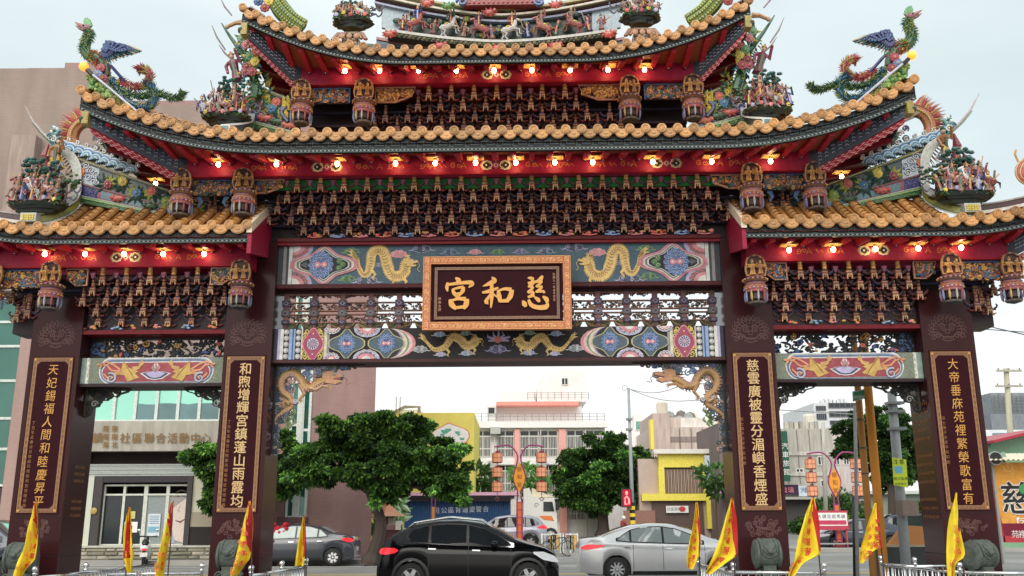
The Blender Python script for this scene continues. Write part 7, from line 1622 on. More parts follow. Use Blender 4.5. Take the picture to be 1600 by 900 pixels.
t, cx = building('grey_shed_roof_house', 'low green-grey house with a shed roof behind the dark car', at(1330, 780, 80).x, at(1440, 780, 80).x, 80, 8, at(0, 775, 80).z, srgb(130, 140, 130), STAIN); add_box(t, 'roof_edge', at(1328, 775, 80).x, at(1440, 775, 80).x, 79.4, 80, at(0, 777, 80).z, at(0, 772, 80).z, srgb(190, 196, 190)); add_window(t, at(1336, 790, 80).x, at(1352, 790, 80).x, at(0, 795, 80).z, at(0, 786, 80).z, 79.97)
# far right: grey factory, white strip, red-roofed green shed, banner kiosk
t, cx = building('grey_factory', 'grey scaffolded factory block at the far right skyline', at(1548, 650, 160).x, at(1660, 650, 160).x, 160, 20, at(0, 652, 160).z, srgb(126, 132, 138), STAIN); add_box(t, 'upper_storey', at(1556, 640, 160).x, at(1640, 640, 160).x, 161, 175, at(0, 652, 160).z, at(0, 618, 160).z, srgb(134, 140, 144), STAIN)
m = MB()
for k in range(14): xx = at(1552+7*k, 640, 160).x-t.location.x; m.box(xx-.06, xx+.06, .5, .62, at(0, 652, 160).z, at(0, 624-(k % 3)*2, 160).z, srgb(110, 116, 120))
for k in range(6): zz = at(0, 650-5*k, 160).z; m.box(at(1550, 640, 160).x-t.location.x, at(1640, 640, 160).x-t.location.x, .45, .5, zz, zz+.12, srgb(110, 116, 120))
m.build('scaffolding', METAL, t)
t, cx = building('white_factory', 'long white and blue factory below the grey block at the far right', at(1540, 690, 120).x, at(1660, 690, 120).x, 120, 10, at(0, 677, 120).z, srgb(214, 220, 222)); add_box(t, 'window_band', at(1552, 690, 120).x, at(1650, 690, 120).x, 119.9, 119.98, at(0, 690, 120).z, at(0, 682, 120).z, srgb(120, 140, 156))
t, cx = building('green_shed', 'green shed with a red sloping roof above the temple banner', at(1548, 710, 45).x, at(1660, 710, 45).x, 45, 8, at(0, 712, 45).z, srgb(120, 160, 128)); m = MB(); c = t.location; m.prism([(at(1541, 700, 45).x-c.x, at(0, 699, 45).z), (at(1541, 700, 45).x-c.x, at(0, 695, 45).z), (at(1640, 690, 45).x-c.x, at(0, 672, 45).z), (at(1640, 690, 45).x-c.x, at(0, 676, 45).z)], -.8, 8, srgb(170, 40, 60)); m.prism([(at(1552, 710, 45).x-c.x, at(0, 712, 45).z), (at(1552, 700, 45).x-c.x, at(0, 698, 45).z), (at(1640, 690, 45).x-c.x, at(0, 678, 45).z), (at(1640, 710, 45).x-c.x, at(0, 712, 45).z)], .2, 6, srgb(126, 168, 134)); m.build('sloping_roof', METAL, t)
Yn = 27.; q = lambda px, py: at(px, py, Yn); p0, p1 = q(1549, 855), q(1640, 855)
t = thing('temple_banner_stall', 'orange temple banner on a roadside stall with large black calligraphy', 'banner', ((p0.x+p1.x)/2, Yn, 0)); c = t.location; m = MB(); z0_, z1_ = q(0, 852).z, q(0, 728).z; xa, xb = q(1556, 800).x-c.x, q(1660, 800).x-c.x
m.prism([(xa+.2, z0_), (xb, z0_), (xb, z1_), (xa-.08, z1_)], 0, .12, srgb(226, 160, 70)); m.build('banner_sheet', CLOTH, t)
m = MB(); m.prism([(xa+.02, z0_+.05), (xa+.16, z0_), (xa-.05, z1_), (xa-.16, z1_)][::-1], -.03, .15, srgb(176, 50, 60)); m.box(xa+.12, xb, -.03, -.002, z0_-.02, z0_+.16, srgb(186, 60, 70)); m.box(xa+.12, xb, -.025, -.001, z0_+.16, z0_+.5, srgb(120, 22, 50)); m.build('red_border', CLOTH, t)
m = MB(); write(m, '慈', q(1590, 785).x-c.x, q(0, 783).z, -.01, .95, WHITE, th=.003, bold=.04); write(m, '慈', q(1590, 785).x-c.x, q(0, 783).z, -.016, .95, BLACK, th=.004, bold=.012); write(m, '【', q(1592, 820).x-c.x, q(0, 823).z, -.01, .34, WHITE); write(m, '香', q(1602, 820).x-c.x, q(0, 823).z, -.01, .34, WHITE); [write(m, ch, q(1586+11*k, 840).x-c.x, q(0, 840).z, -.03, .22, WHITE) for k, ch in enumerate('苑裡慈')]; m.ball((q(1600, 770).x-c.x, -.02, q(0, 770).z), (.15, .02, .15), srgb(60, 150, 90), 8, 6)
for k in range(16): m.stroke(spiral(xa+.4+rnd.random()*1.4, z0_+.6+rnd.random()*1.6, .16, 1.3, rnd.random()*6), .03, -.004, rnd.choice((srgb(236, 190, 110), srgb(214, 130, 60), srgb(240, 206, 120))))
m.build('banner_print', FLATP, t)
m = MB()
for k in range(24): x_ = xa-.35+k*.14; m.raw([(x_, -.5, z1_+.02), (x_+.07, -.5, z1_+.07), (x_+.14, -.5, z1_+.02), (x_, 1.8, z1_+.32), (x_+.07, 1.8, z1_+.37), (x_+.14, 1.8, z1_+.32)], [(0, 1, 4, 3), (1, 2, 5, 4)], CREAM)
m.build('corrugated_canopy', METAL, t); m = MB()
for x_ in (xa, xb-.1): m.box(x_, x_+.08, .2, .28, 0, z1_, GREY)
m.build('post', METAL, t)
m = MB(); p = q(1547, 717); m.lathe([(.04, 0), (.07, .1), (.20, .3), (.20, .33)], srgb(150, 156, 156), n=12, M=Matrix.Rotation(PI/2, 4, 'X')); m.lathe([(.02, .28), (.17, .325), (.17, .335)], BLACK, n=12, M=Matrix.Rotation(PI/2, 4, 'X')); m.box(-.03, .03, -.1, 0, -2.9, 0, GREY); tag(m.build('loudspeaker', METAL, loc=(p.x, p.y, p.z)), 'grey horn loudspeaker on a pole beside the banner stall', 'loudspeaker')
m = MB(); p = q(1565, 713); m.lathe([(.03, 0), (.05, .1), (.16, .26)], srgb(120, 150, 130), n=12, M=Matrix.Rotation(PI/2, 4, 'Y')); m.box(-.02, .02, -.02, .02, -.3, 0, GREY); tag(m.build('green_horn_speaker', METAL, loc=(p.x, p.y+.4, p.z)), 'small green horn speaker standing on the stall canopy', 'loudspeaker')
# flame-shaped neon ornament at the right edge
p = at(1602, 268, 15.2); t = thing('flame_ornament', 'red and gold striped flame ornament on a mast at the right edge', 'ornament', (p.x+.1, p.y, 0)); m = MB()
for k in range(5): Q = smoothpath([(-.02*k+.0, 0, .30-.035*k), (-.22+.03*k, 0, .12-.02*k), (-.26+.035*k, 0, -.08+.01*k), (-.15+.02*k, 0, -.22+.03*k), (.06, 0, -.26+.04*k), (.24-.03*k, 0, -.12), (.26-.03*k, 0, .1)], 5); m.tube([(v.x, 0, v.z+p.z) for v in Q], .02, [srgb(206, 160, 90), srgb(190, 60, 60)][k % 2], 5)
m.tube([(-.2, 0, p.z+.18), (-.24, 0, p.z+.32), (-.21, 0, p.z+.40)], .02, GOLD, 5); m.build('flame', GLAZE, t); m = MB(); m.tube([(.35, 0, 0), (.35, 0, p.z+.1), (.2, 0, p.z-.05)], .05, srgb(190, 60, 60), 6); m.build('mast', METAL, t)

# ---- trees -----------------------------------------------------------
LEAF = mat('leaf_green', attr=True, rough=.5, spec=.3, nscale=3, namp=.25)
N_, L_n, b_ = nodes(LEAF); tr_ = N_.new('ShaderNodeBsdfTranslucent'); mxs = N_.new('ShaderNodeMixShader'); mxs.inputs[0].default_value = .35
L_n.new(b_.inputs['Base Color'].links[0].from_socket, tr_.inputs[0]); L_n.new(b_.outputs[0], mxs.inputs[1]); L_n.new(tr_.outputs[0], mxs.inputs[2]); L_n.new(mxs.outputs[0], [x for x in N_ if x.type == 'OUTPUT_MATERIAL'][0].inputs[0])
def leaves(cl, n, size, cols, seed, gap=0.0, droop=0.0):
    """leaf-sized faces spread through the clumps; cl = list of (centre, radii)"""
    r = np.random.RandomState(seed); vol = np.array([a[1][0]*a[1][1]*a[1][2] for a in cl])**.67; cnt = (vol/vol.sum()*n).astype(int)
    Vs, Ks = [], []
    for (c, rad), k in zip(cl, cnt):
        d = r.normal(size=(k, 3)); d /= np.linalg.norm(d, axis=1)[:, None]; rr_ = r.uniform(.45, 1.06, size=(k, 1))**.6
        d2 = d*(1+.22*np.sin(5*d[:, :1]+c[0])*np.cos(4*d[:, 2:]+c[2]))
        P = np.array(c)+d2*rr_*np.array(rad); s = size*r.uniform(.6, 1.3, size=(k, 1))
        out = d+r.normal(scale=.5, size=(k, 3)); out[:, 2] -= droop; out /= np.linalg.norm(out, axis=1)[:, None]
        t1 = np.cross(out, r.normal(size=(k, 3))); t1 /= np.linalg.norm(t1, axis=1)[:, None]+1e-9
        nrm = t1*.38
        tip = P+out*s*1.25; mid = P+out*s*.5; nrm = nrm*.8
        Vs.append(np.stack([P, mid+nrm*s+np.array([0, 0, .02]), tip-np.array([0, 0, .1])*s, mid-nrm*s], 1).reshape(-1, 3))
        tone = r.uniform(.6, 1.5)*(1 if r.rand() < .82 else 2.3); cc = 1.75*tone*np.array(cols)[r.randint(0, len(cols), k)]; br = (1+.35*d[:, 2:3]*0+r.uniform(-.25, .25, (k, 1))); Ks.append(cc*br)  # random brighter clumps put leaf highlights and young tips into the colour
    V = np.vstack(Vs); K = np.vstack(Ks); n_ = len(V)//4
    me = bpy.data.meshes.new('foliage'); me.vertices.add(len(V)); me.vertices.foreach_set('co', V.astype(np.float32).ravel()); me.loops.add(len(V)); me.loops.foreach_set('vertex_index', np.arange(len(V), dtype=np.int32)); me.polygons.add(n_); me.polygons.foreach_set('loop_start', np.arange(0, len(V), 4, dtype=np.int32)); me.polygons.foreach_set('loop_total', np.full(n_, 4, dtype=np.int32)); me.polygons.foreach_set('use_smooth', np.zeros(n_, dtype=bool)); me.update(calc_edges=True)
    ca = me.color_attributes.new('Col', 'FLOAT_COLOR', 'CORNER'); ca.data.foreach_set('color', np.repeat(np.hstack([K, np.ones((n_, 1))]), 4, axis=0).astype(np.float32).ravel()); me.materials.append(LEAF); return me
def tree(label, px, pby, Y, clumps, trunk, n, size, cols, seed, depth=.8, name='leafy_tree', tr=.16, bark=srgb(74, 64, 56)):
    b = at(px, 0, Y); t = thing(name, label, 'tree', (b.x, Y, 0)); O_ = Vector((b.x, Y, 0)); cl = []; rr = random.Random(seed)
    for cx, cy, rx, rz in clumps:
        k = Y/1450.; c = at(cx, cy, Y)-O_; dd = rx*k*depth
        for j in range(15):
            a_ = rr.random()*2*PI; q_ = rr.uniform(.35, 1.1); u_ = rr.uniform(.13, .32)*(1.2-.4*q_); cl.append((Vector((c.x+q_*cos(a_)*rx*k, rr.uniform(-1, 1)*dd, c.z+q_*sin(a_)*rz*k)), (rx*k*u_*1.3, dd*u_*1.3, rz*k*u_*.62)))
        cl.append((Vector((c.x, 0, c.z)), (rx*k*.5, dd*.6, rz*k*.5)))
    link('foliage', leaves([((c.x, c.y, c.z), r_) for c, r_ in cl], n, size, cols, seed), t)
    T = [at(x, y, Y)-O_ for x, y in trunk]; T[0].z = 0; T = smoothpath([tuple(v) for v in T], 5); m = MB(); m.tube([tuple(v) for v in T], [tr*(1.5-.9*i/len(T)) if i > 1 else tr*2 for i in range(len(T))], bark, 9)
    e = T[-1]; s_ = T[int(len(T)*.7)]
    for c, r_ in cl[15::16]:
        m.tube([tuple(s_), tuple(s_.lerp(c, .5)+Vector((0, 0, .15))), tuple(c)], [tr*.55, tr*.35, tr*.12], bark, 6)
    m.build('trunk', PLAIN, t); return t
DG = [srgb(36, 58, 28), srgb(48, 72, 34), srgb(64, 92, 40), srgb(28, 46, 26)]; BG = DG+[srgb(94, 130, 52)]
tree('broad dark green tree with a curved trunk in front of the mauve wall', 578, 862, 34., [(478, 722, 42, 30), (530, 690, 48, 32), (590, 672, 52, 28), (640, 690, 46, 32), (690, 722, 42, 32), (560, 720, 60, 34), (640, 728, 62, 32), (500, 736, 50, 20), (716, 764, 24, 20), (680, 750, 34, 22), (605, 765, 30, 22), (635, 665, 30, 20)], [(578, 862), (594, 830), (590, 795), (578, 765), (600, 735)], 110000, .15, DG+[srgb(84, 116, 46)], 3, tr=.17)
tree('green tree partly hidden behind the left inner pillar', 386, 862, 35.5, [(322, 718, 34, 26), (334, 760, 24, 34), (370, 715, 50, 40), (420, 700, 36, 36), (446, 712, 20, 30), (450, 745, 20, 34), (390, 760, 40, 40), (332, 785, 16, 14)], [(400, 862), (400, 800), (390, 750)], 56000, .15, BG, 4)
tree('round glossy green tree behind the silver sedan', 942, 835, 72., [(905, 745, 32, 32), (940, 712, 36, 30), (975, 735, 34, 36), (930, 760, 46, 34), (985, 765, 34, 26), (1010, 750, 22, 20), (955, 690, 22, 16), (895, 775, 22, 22), (995, 715, 16, 20), (1024, 768, 16, 12), (895, 715, 18, 18), (1012, 728, 20, 22), (960, 740, 40, 36), (880, 750, 16, 24), (925, 790, 26, 14)], [(943, 835), (942, 800), (944, 760)], 80000, .24, [srgb(30, 50, 24), srgb(42, 68, 30), srgb(70, 100, 38), srgb(24, 40, 24)], 5, tr=.34)
tree('dark spreading tree behind the two leaning orange poles', 1395, 838, 62., [(1330, 690, 26, 26), (1350, 668, 30, 22), (1380, 665, 30, 26), (1405, 690, 34, 36), (1370, 705, 34, 26), (1395, 735, 34, 30), (1420, 720, 26, 40), (1330, 705, 18, 14)], [(1396, 838), (1394, 790), (1390, 730)], 70000, .21, DG, 6, tr=.25)
for k, (px, Y, rx, h_, lb) in enumerate(((1300, 78, 2.2, 3.0, 'bushy green shrub left of the lantern lamp post'), (1345, 74, 1.2, 1.7, 'small bright green shrub right of the lantern lamp post'), (1275, 80, 2.4, 1.4, 'low hedge behind the white car on the right'), (1436, 60, 1.3, 2.2, 'green shrub beside the right outer pillar'))):
    p = at(px, 800, Y); t = thing('shrub', lb, 'shrub', (p.x, Y, 0)); link('foliage', leaves([((0, 0, h_*.5), (rx, 1.2, h_*.5)), ((rx*.4, 0, h_*.6), (rx*.5, 1, h_*.5))], 2600, .28, BG if k == 1 else DG, 30+k), t); m = MB(); m.tube([(0, 0, 0), (0, 0, h_*.6)], .06, BROWN, 5); m.build('stem', PLAIN, t)
for k, (px, Y, lb) in enumerate(((742, 62, 'slender young palm-like plant in front of the pink shed edge'), (826, 62, 'slim young tree beside the lantern lamp post'), (1118, 62, 'thin young tree left of the right inner pillar'))):
    p = at(px, 780, Y); t = thing('young_tree', lb, 'tree', (p.x, Y, 0)); link('foliage', leaves([((0, 0, 4.1), (1.1, .8, .7)), ((.3, 0, 3.3), (.8, .8, .5))], 420, .42, [srgb(76, 104, 58), srgb(56, 84, 44)], 50+k), t); m = MB(); m.tube([(0, 0, 0), (.05, 0, 4)], .05, BROWN, 5); m.build('trunk', PLAIN, t)

# fittings on the far walls: air conditioners, pipes
wb_ = [o for o in bpy.data.objects if o.name == 'white_apartment_block'][0]
for px, py in ((770, 725), (808, 778), (846, 724), (890, 776), (774, 672)): q0 = at(px, py, 74.3); add_box(wb_, 'air_conditioner', q0.x-.4, q0.x+.4, 74.2, 74.8, q0.z-.3, q0.z+.25, srgb(190, 190, 186))
for px in (772, 844, 914): add_box(wb_, 'drain_pipe', at(px, 700, Yw).x, at(px+1.5, 700, Yw).x, Yw-.5, Yw-.4, 0, at(0, 675, Yw).z, srgb(200, 196, 190))
# ================================================================ vehicles
TYRE = mat('tyre_rubber', (.02, .02, .02), rough=.8, namp=.2)
BLACKP = mat('black_trim', (.015, .015, .016), rough=.4, namp=.1)
def paint(name, col, metal=.0, rough=.28): return mat(name, col, rough=rough, metal=metal, coat=1, spec=.5, nscale=40, namp=.03)
LAMPR = mat('red_lamp_glass', (.5, .01, .02), rough=.1, emit=(1, .05, .06), estr=.5, namp=0)
LAMPW = mat('clear_lamp_glass', (.85, .87, .9), rough=.08, coat=1, namp=.05)
CARGL = mat('car_window_glass', (.02, .025, .028), rough=.03, spec=.7, coat=.6, namp=0)
CARGL2 = mat('see_through_car_glass', (.30, .36, .36), rough=.05, spec=.8, coat=1, namp=.1, nscale=2)
def wheel_mesh(r, spokes, rimc, w=.21):
    t = MB(); M = Matrix.Rotation(PI/2, 4, 'X')
    t.lathe([(r*.62, -w/2), (r*.93, -w/2), (r, -w*.32), (r, w*.32), (r*.93, w/2), (r*.62, w/2)], BLACK, n=32, M=M, cap=False)
    m = MB(); m.lathe([(r*.60, -w*.1), (r*.66, w*.44), (r*.60, w*.46), (r*.56, w*.25), (r*.1, w*.22)], [rimc, rimc, srgb(60, 60, 62), srgb(24, 24, 26)], n=32, M=M)
    m.lathe([(r*.55, w*.22), (r*.5, w*.23), (r*.01, w*.235)], srgb(36, 36, 38), n=24, M=M)
    for k in range(spokes):
        a = 2*PI*k/spokes; c_, s_ = cos(a), sin(a); wd = r*.12 if spokes < 8 else r*.06
        V = []
        for rad, h_ in ((r*.10, wd*1.3), (r*.60, wd)):
            for q in (-1, 1):
                for y in (-w*.40, -w*.28): V.append((rad*c_-q*h_*s_, y, rad*s_+q*h_*c_))
        m.raw(V, [(0, 2, 6, 4), (0, 4, 5, 1), (2, 3, 7, 6), (1, 5, 7, 3), (4, 6, 7, 5)], rimc)
    m.ball((0, -w*.38, 0), (r*.13, .02, r*.13), rimc, 8, 5)
    return t.mesh('tyre', TYRE, True), m.mesh('rim', METAL)
def interp(x, P): return float(np.interp(x, [p[0] for p in P], [p[1] for p in P]))
def car(name, label, col_mat, L, H, Wd, top, belt, wx, wr, loc, rz, glass, pillars, spokes=5, rim=srgb(170, 172, 176), gmat=None, taillamp=None, headlamp=None, rail=False, group=None, doors=(), handles=(), chrome=False, bottom=.20, mirror=None, scale=1, gl_rear=None, gl_front=None, cladding=False, red_rear=True):
    """x runs from the tail (0) to the nose (L); top and belt are height lines, glass the side-window outline"""
    t = thing(name, label, 'car', loc, rz, group); t.scale = (scale,)*3
    hw = Wd/2; n = 74; xs = [L*i/(n-1) for i in range(n)]
    plan = lambda x: 1-.16*max(0, (abs(x-L/2)-(L/2-.75))/.75)**2.2-.02*abs(x-L/2)/(L/2)
    ra = wr+.055
    def zb(x):
        z = bottom+.08*max(0, (abs(x-L/2)-(L/2-.5))/.5)**2
        for w in wx:
            if abs(x-w) < ra: z = max(z, wr+math.sqrt(ra*ra-(x-w)**2))
        return z
    xs = sorted(set(xs+[w+s*ra*cos(PI*k/14) for w in wx for s in (-1, 1) for k in range(8)]))
    def sect(x):
        zt, zs, z0 = interp(x, top), interp(x, belt), zb(x); zs = min(zs, zt-.015); k = plan(x); gh = zt-zs; z0 = min(z0, zs-.12)
        wr_ = hw*(1-.30*min(1, gh/.45)) if gh > .06 else hw*.86
        zm = max(.55, z0+.06); zm = min(zm, zs-.06)
        return [(hw*.955*k, z0), (hw*.985*k, z0+.05), (hw*k, zm), (hw*.985*k, (zm+zs)/2+.02), (hw*.955*k, zs-.012), (hw*.935*k, zs), (wr_*k+.02, zt-.05*min(1, gh/.3)-.004), (wr_*k*.94, zt-.012*min(1, gh/.3)), (wr_*k*.55, zt+.012), (0, zt+.02)]
    V = []; m_ = 10
    for x in xs:
        s = sect(x)
        for y, z in s: V.append((x-L/2, -y, z))
        for y, z in s[:-1][::-1]: V.append((x-L/2, y, z))
    k = 2*m_-1; Fc = [(i*k+j, (i+1)*k+j, (i+1)*k+j+1, i*k+j+1) for i in range(len(xs)-1) for j in range(k-1)]
    Fc += [tuple(range(k)), tuple(range((len(xs)-1)*k+k-1, (len(xs)-1)*k-1, -1))]
    b = MB().raw(V, Fc, WHITE); b.build('body', col_mat, t, smooth=True)
    o = t.children[0]
    for p in o.data.polygons:
        if len(p.vertices) > 4: p.use_smooth = False
    # underbody and wheel wells
    u = MB().box(-L/2+.25, L/2-.25, -hw*.86, hw*.86, bottom-.03, .62, BLACK); u.build('underbody', BLACKP, t)
    tm, rm_ = wheel_mesh(wr, spokes, rim)
    for w in wx:
        for s in (-1, 1):
            o = link('wheel', tm, t, loc=(w-L/2, s*(hw-.12), wr)); r_ = link('rim', rm_, o)
            if s > 0: o.rotation_euler = (0, 0, PI)
            r_.rotation_euler = (0, rnd.random()*6, 0)
    def side(x, z):      # y of the body side at (x, z)
        s = sect(x)
        for (y0, z0), (y1, z1) in zip(s[:-1], s[1:]):
            if z0 <= z <= z1: f = (z-z0)/(z1-z0+1e-9); return y0+(y1-y0)*f
        return s[5][0] if z > s[5][1] else s[0][0]
    def side_strip(x0, x1, lo, hi, m, name, off=.006, nn=24, parent=None, colr=WHITE):
        for sg in (-1, 1):
            V = []
            for i in range(nn+1):
                x = x0+(x1-x0)*i/nn; a, c = lo(x), hi(x); c = max(c, a+.002)
                for z in (a, (a*2+c)/3, (a+2*c)/3, c): V.append((x-L/2, sg*(side(x, z)+off), z))
            F_ = [(4*i+j, 4*(i+1)+j, 4*(i+1)+j+1, 4*i+j+1) for i in range(nn) for j in range(3)]
            if sg > 0: F_ = [f[::-1] for f in F_]
            mb = MB().raw(V, F_, colr); mb.build(name, m, parent or t, smooth=True)
    gl = gmat or CARGL
    g_lo = [(x, a) for x, a, c in glass]; g_hi = [(x, c) for x, a, c in glass]
    side_strip(glass[0][0]-.05, glass[-1][0]+.05, lambda x: interp(x, g_lo)-.025, lambda x: interp(x, g_hi)+.025, CHROME if chrome else BLACKP, 'window_surround', .004)
    cuts = [glass[0][0]]+[p for p in pillars]+[glass[-1][0]]
    for i in range(len(cuts)-1): side_strip(cuts[i]+(.03 if i else 0), cuts[i+1]-(.03 if i < len(cuts)-2 else 0), lambda x: interp(x, g_lo), lambda x: interp(x, g_hi), gl, 'side_window', .009)
    def across(x0, x1, kk, name, m):
        V = []; nn = 8
        for i in range(nn+1):
            x = x0+(x1-x0)*i/nn; s = sect(x)
            for q in (-1, -.5, 0, .5, 1): y = s[7][0]*kk*q; V.append((x-L/2, y, s[8][1]+.012 if abs(q) < .8 else s[7][1]+.014))
        mb = MB().raw(V, [(5*i+j, 5*(i+1)+j, 5*(i+1)+j+1, 5*i+j+1) for i in range(nn) for j in range(4)], WHITE); mb.build(name, m, t, smooth=True)
    if gl_rear: across(*gl_rear, .93, 'rear_window', gl)
    if gl_front: across(*gl_front, .93, 'windscreen', gl)
    for x in doors: side_strip(x-.006, x+.006, lambda q: bottom+.12, lambda q: interp(q, belt)-.02, BLACKP, 'door_seam', .003, nn=2)
    for x in handles: side_strip(x-.09, x+.09, lambda q: interp(q, belt)-.115, lambda q: interp(q, belt)-.085, CHROME, 'door_handle', .022, nn=3)
    if taillamp: P = taillamp; side_strip(P[0][0], P[-1][0], lambda x: interp(x, [(a, c) for a, c, d_ in P]), lambda x: interp(x, [(a, d_) for a, c, d_ in P]), LAMPR, 'tail_lamp', .012, nn=10)
    if headlamp: P = headlamp; side_strip(P[0][0], P[-1][0], lambda x: interp(x, [(a, c) for a, c, d_ in P]), lambda x: interp(x, [(a, d_) for a, c, d_ in P]), LAMPW, 'headlamp', .012, nn=10)
    side_strip(wx[0]+ra+.03, wx[1]-ra-.03, lambda x: bottom+.005, lambda x: bottom+.085, BLACKP, 'sill', .012)
    if cladding:
        for w in wx:
            for sg in (-1, 1):
                V = []
                for i in range(17): a = PI*i/16; V += [(w-L/2+(ra-.01)*cos(a), sg*(hw+.008), wr+(ra-.01)*sin(a)), (w-L/2+(ra+.05)*cos(a), sg*(hw*.99+.006), wr+(ra+.05)*sin(a))]
                MB().raw(V, [(2*i, 2*i+1, 2*i+3, 2*i+2)[::sg] for i in range(16)], BLACK).build('arch_trim', BLACKP, t)
    if mirror:
        for sg in (-1, 1): m = MB(); m.ball((0, 0, 0), (.10, .09, .075), WHITE, 10, 7); m.build('door_mirror', col_mat, t, smooth=True, loc=(mirror[0]-L/2, sg*(hw+.08), mirror[1])); MB().box(mirror[0]-L/2-.03, mirror[0]-L/2+.03, min(sg*(hw-.08), sg*(hw+.06)), max(sg*(hw-.08), sg*(hw+.06)), mirror[1]-.06, mirror[1]-.03, BLACK).build('mirror_arm', BLACKP, t)
    if rail:
        for sg in (-1, 1): Q = [(x-L/2, sg*hw*.66, interp(x, top)+z) for x, z in ((rail[0], .0), (rail[0]+.15, .06), ((rail[0]+rail[1])/2, .075), (rail[1]-.2, .06), (rail[1], 0))]; m = MB(); m.tube(Q, .022, WHITE, 6); m.build('roof_rail', CHROME, t, smooth=True)
    # plates and grille
    MB().box(L/2-.03+.0, L/2+.012, -.5, .5, .36, .58, BLACK).build('grille', BLACKP, t); MB().box(-L/2-.015, -L/2+.03, -.20, .20, .5, .64, WHITE).build('number_plate', METAL, t)
    return t
def gpoint(px, py): """ground point seen at a picture point"""; x, y, z = ray(px, py); k = -CH/z; return Vector((k*x, k*y, 0))
# silver saloon
SIL = paint('silver_car_paint', (.62, .63, .64), metal=.35, rough=.32)
LS_ = 4.62; c0 = at(905, 860, 25.4).x
car('silver_saloon', 'silver saloon driving right between the black car and the right inner pillar', SIL, LS_, 1.47, 1.78,
    [(0, .92), (.06, 1.06), (.25, 1.10), (.55, 1.13), (1.0, 1.30), (1.45, 1.43), (2.0, 1.475), (2.5, 1.455), (3.0, 1.33), (3.45, 1.12), (3.8, 1.02), (4.3, .88), (4.55, .70), (4.62, .55)],
    [(0, .88), (.3, 1.02), (1.0, .99), (3.4, .93), (4.0, .90), (4.62, .5)], (.98, 3.68), .32, (c0+LS_/2, 26.2, 0), 0,
    [(1.02, 1.06, 1.09), (1.35, 1.03, 1.30), (1.7, 1.02, 1.385), (2.2, 1.0, 1.395), (2.6, .99, 1.33), (3.0, .98, 1.18), (3.25, .97, 1.02)], (1.36, 2.22), spokes=10, rim=srgb(190, 192, 196), gmat=CARGL2,
    taillamp=[(.04, .86, .88), (.2, .82, .96), (.5, .87, .95), (.68, .93, .94)], headlamp=[(3.95, .70, .78), (4.4, .62, .80), (4.55, .62, .68)], doors=(1.42, 2.2, 3.3), handles=(1.28, 2.35), mirror=(3.12, 1.0), gl_rear=(.62, 1.35), gl_front=(2.65, 3.4))
# black crossover
BLK = mat('black_car_paint', (.004, .004, .005), rough=.14, spec=.25, coat=.2, namp=.03); c0 = at(588, 860, 22.2).x; LB2 = at(873, 860, 22.2).x-c0
car('black_crossover', 'black crossover car with chrome-edged windows driving right at the front', BLK, LB2, 1.63, 1.82,
    [(0, .62), (.05, .98), (.22, 1.18), (.5, 1.36), (.9, 1.52), (1.4, 1.60), (1.9, 1.61), (2.4, 1.55), (2.85, 1.38), (3.2, 1.18), (3.5, 1.08), (3.9, .98), (4.15, .84), (LB2-.08, .62), (LB2, .48)],
    [(0, .56), (.06, .92), (.3, 1.06), (1.0, 1.08), (2.2, 1.04), (3.2, .99), (3.7, .94), (4.1, .80), (LB2, .42)], (.80, 3.50), .335, (c0+LB2/2, 23.1, 0), 0,
    [(.72, 1.24, 1.27), (.80, 1.14, 1.38), (1.1, 1.11, 1.47), (1.6, 1.08, 1.52), (2.1, 1.06, 1.50), (2.5, 1.045, 1.40), (2.9, 1.03, 1.20), (3.12, 1.025, 1.06)], (1.22, 2.1), spokes=5, rim=srgb(196, 196, 200), chrome=True,
    taillamp=[(.05, .86, .98), (.2, .84, 1.0), (.42, .88, .99), (.5, .93, .95)], headlamp=[(3.62, .86, .9), (3.85, .72, .90), (4.12, .66, .80), (4.2, .66, .70)], rail=(.7, 2.6), doors=(1.2, 2.12, 3.1), handles=(1.28, 2.3), mirror=(2.72, 1.08), cladding=True, gl_rear=(.12, .5), gl_front=(2.5, 3.2), bottom=.22)
# dark grey parked saloon, facing left
GRY = paint('dark_grey_car_paint', (.05, .055, .07), metal=.3, rough=.25); xr_ = at(557, 860, 34.2).x; LG = 4.3
car('grey_saloon', 'dark grey saloon parked facing left before the mauve wall', GRY, LG, 1.42, 1.7,
    [(0, .80), (.05, .98), (.3, 1.04), (.7, 1.10), (1.2, 1.32), (1.7, 1.41), (2.2, 1.42), (2.7, 1.35), (3.2, 1.12), (3.5, 1.0), (4.0, .86), (4.3, .55)], [(0, .78), (.3, .98), (1.0, .95), (3.2, .90), (4.0, .80), (4.3, .5)], (.72, 3.27), .30, (xr_-LG/2, 35.0-.6, 0), PI,
    [(.98, 1.02, 1.05), (1.2, 1.0, 1.22), (1.6, .98, 1.33), (2.2, .96, 1.35), (2.7, .94, 1.26), (3.1, .93, 1.05)], (1.28, 2.05), spokes=7, rim=srgb(226, 226, 226), gmat=mat('sky_bright_car_glass', (.36, .43, .42), rough=.12, spec=.6, namp=.08),
    taillamp=[(.02, .84, .9), (.2, .80, .96), (.42, .88, .95)], headlamp=[(3.8, .65, .75), (4.15, .6, .72)], doors=(1.15, 2.05, 3.0), handles=(1.2, 2.2), mirror=(2.9, .95), gl_rear=(.72, 1.2), gl_front=(2.5, 3.2))
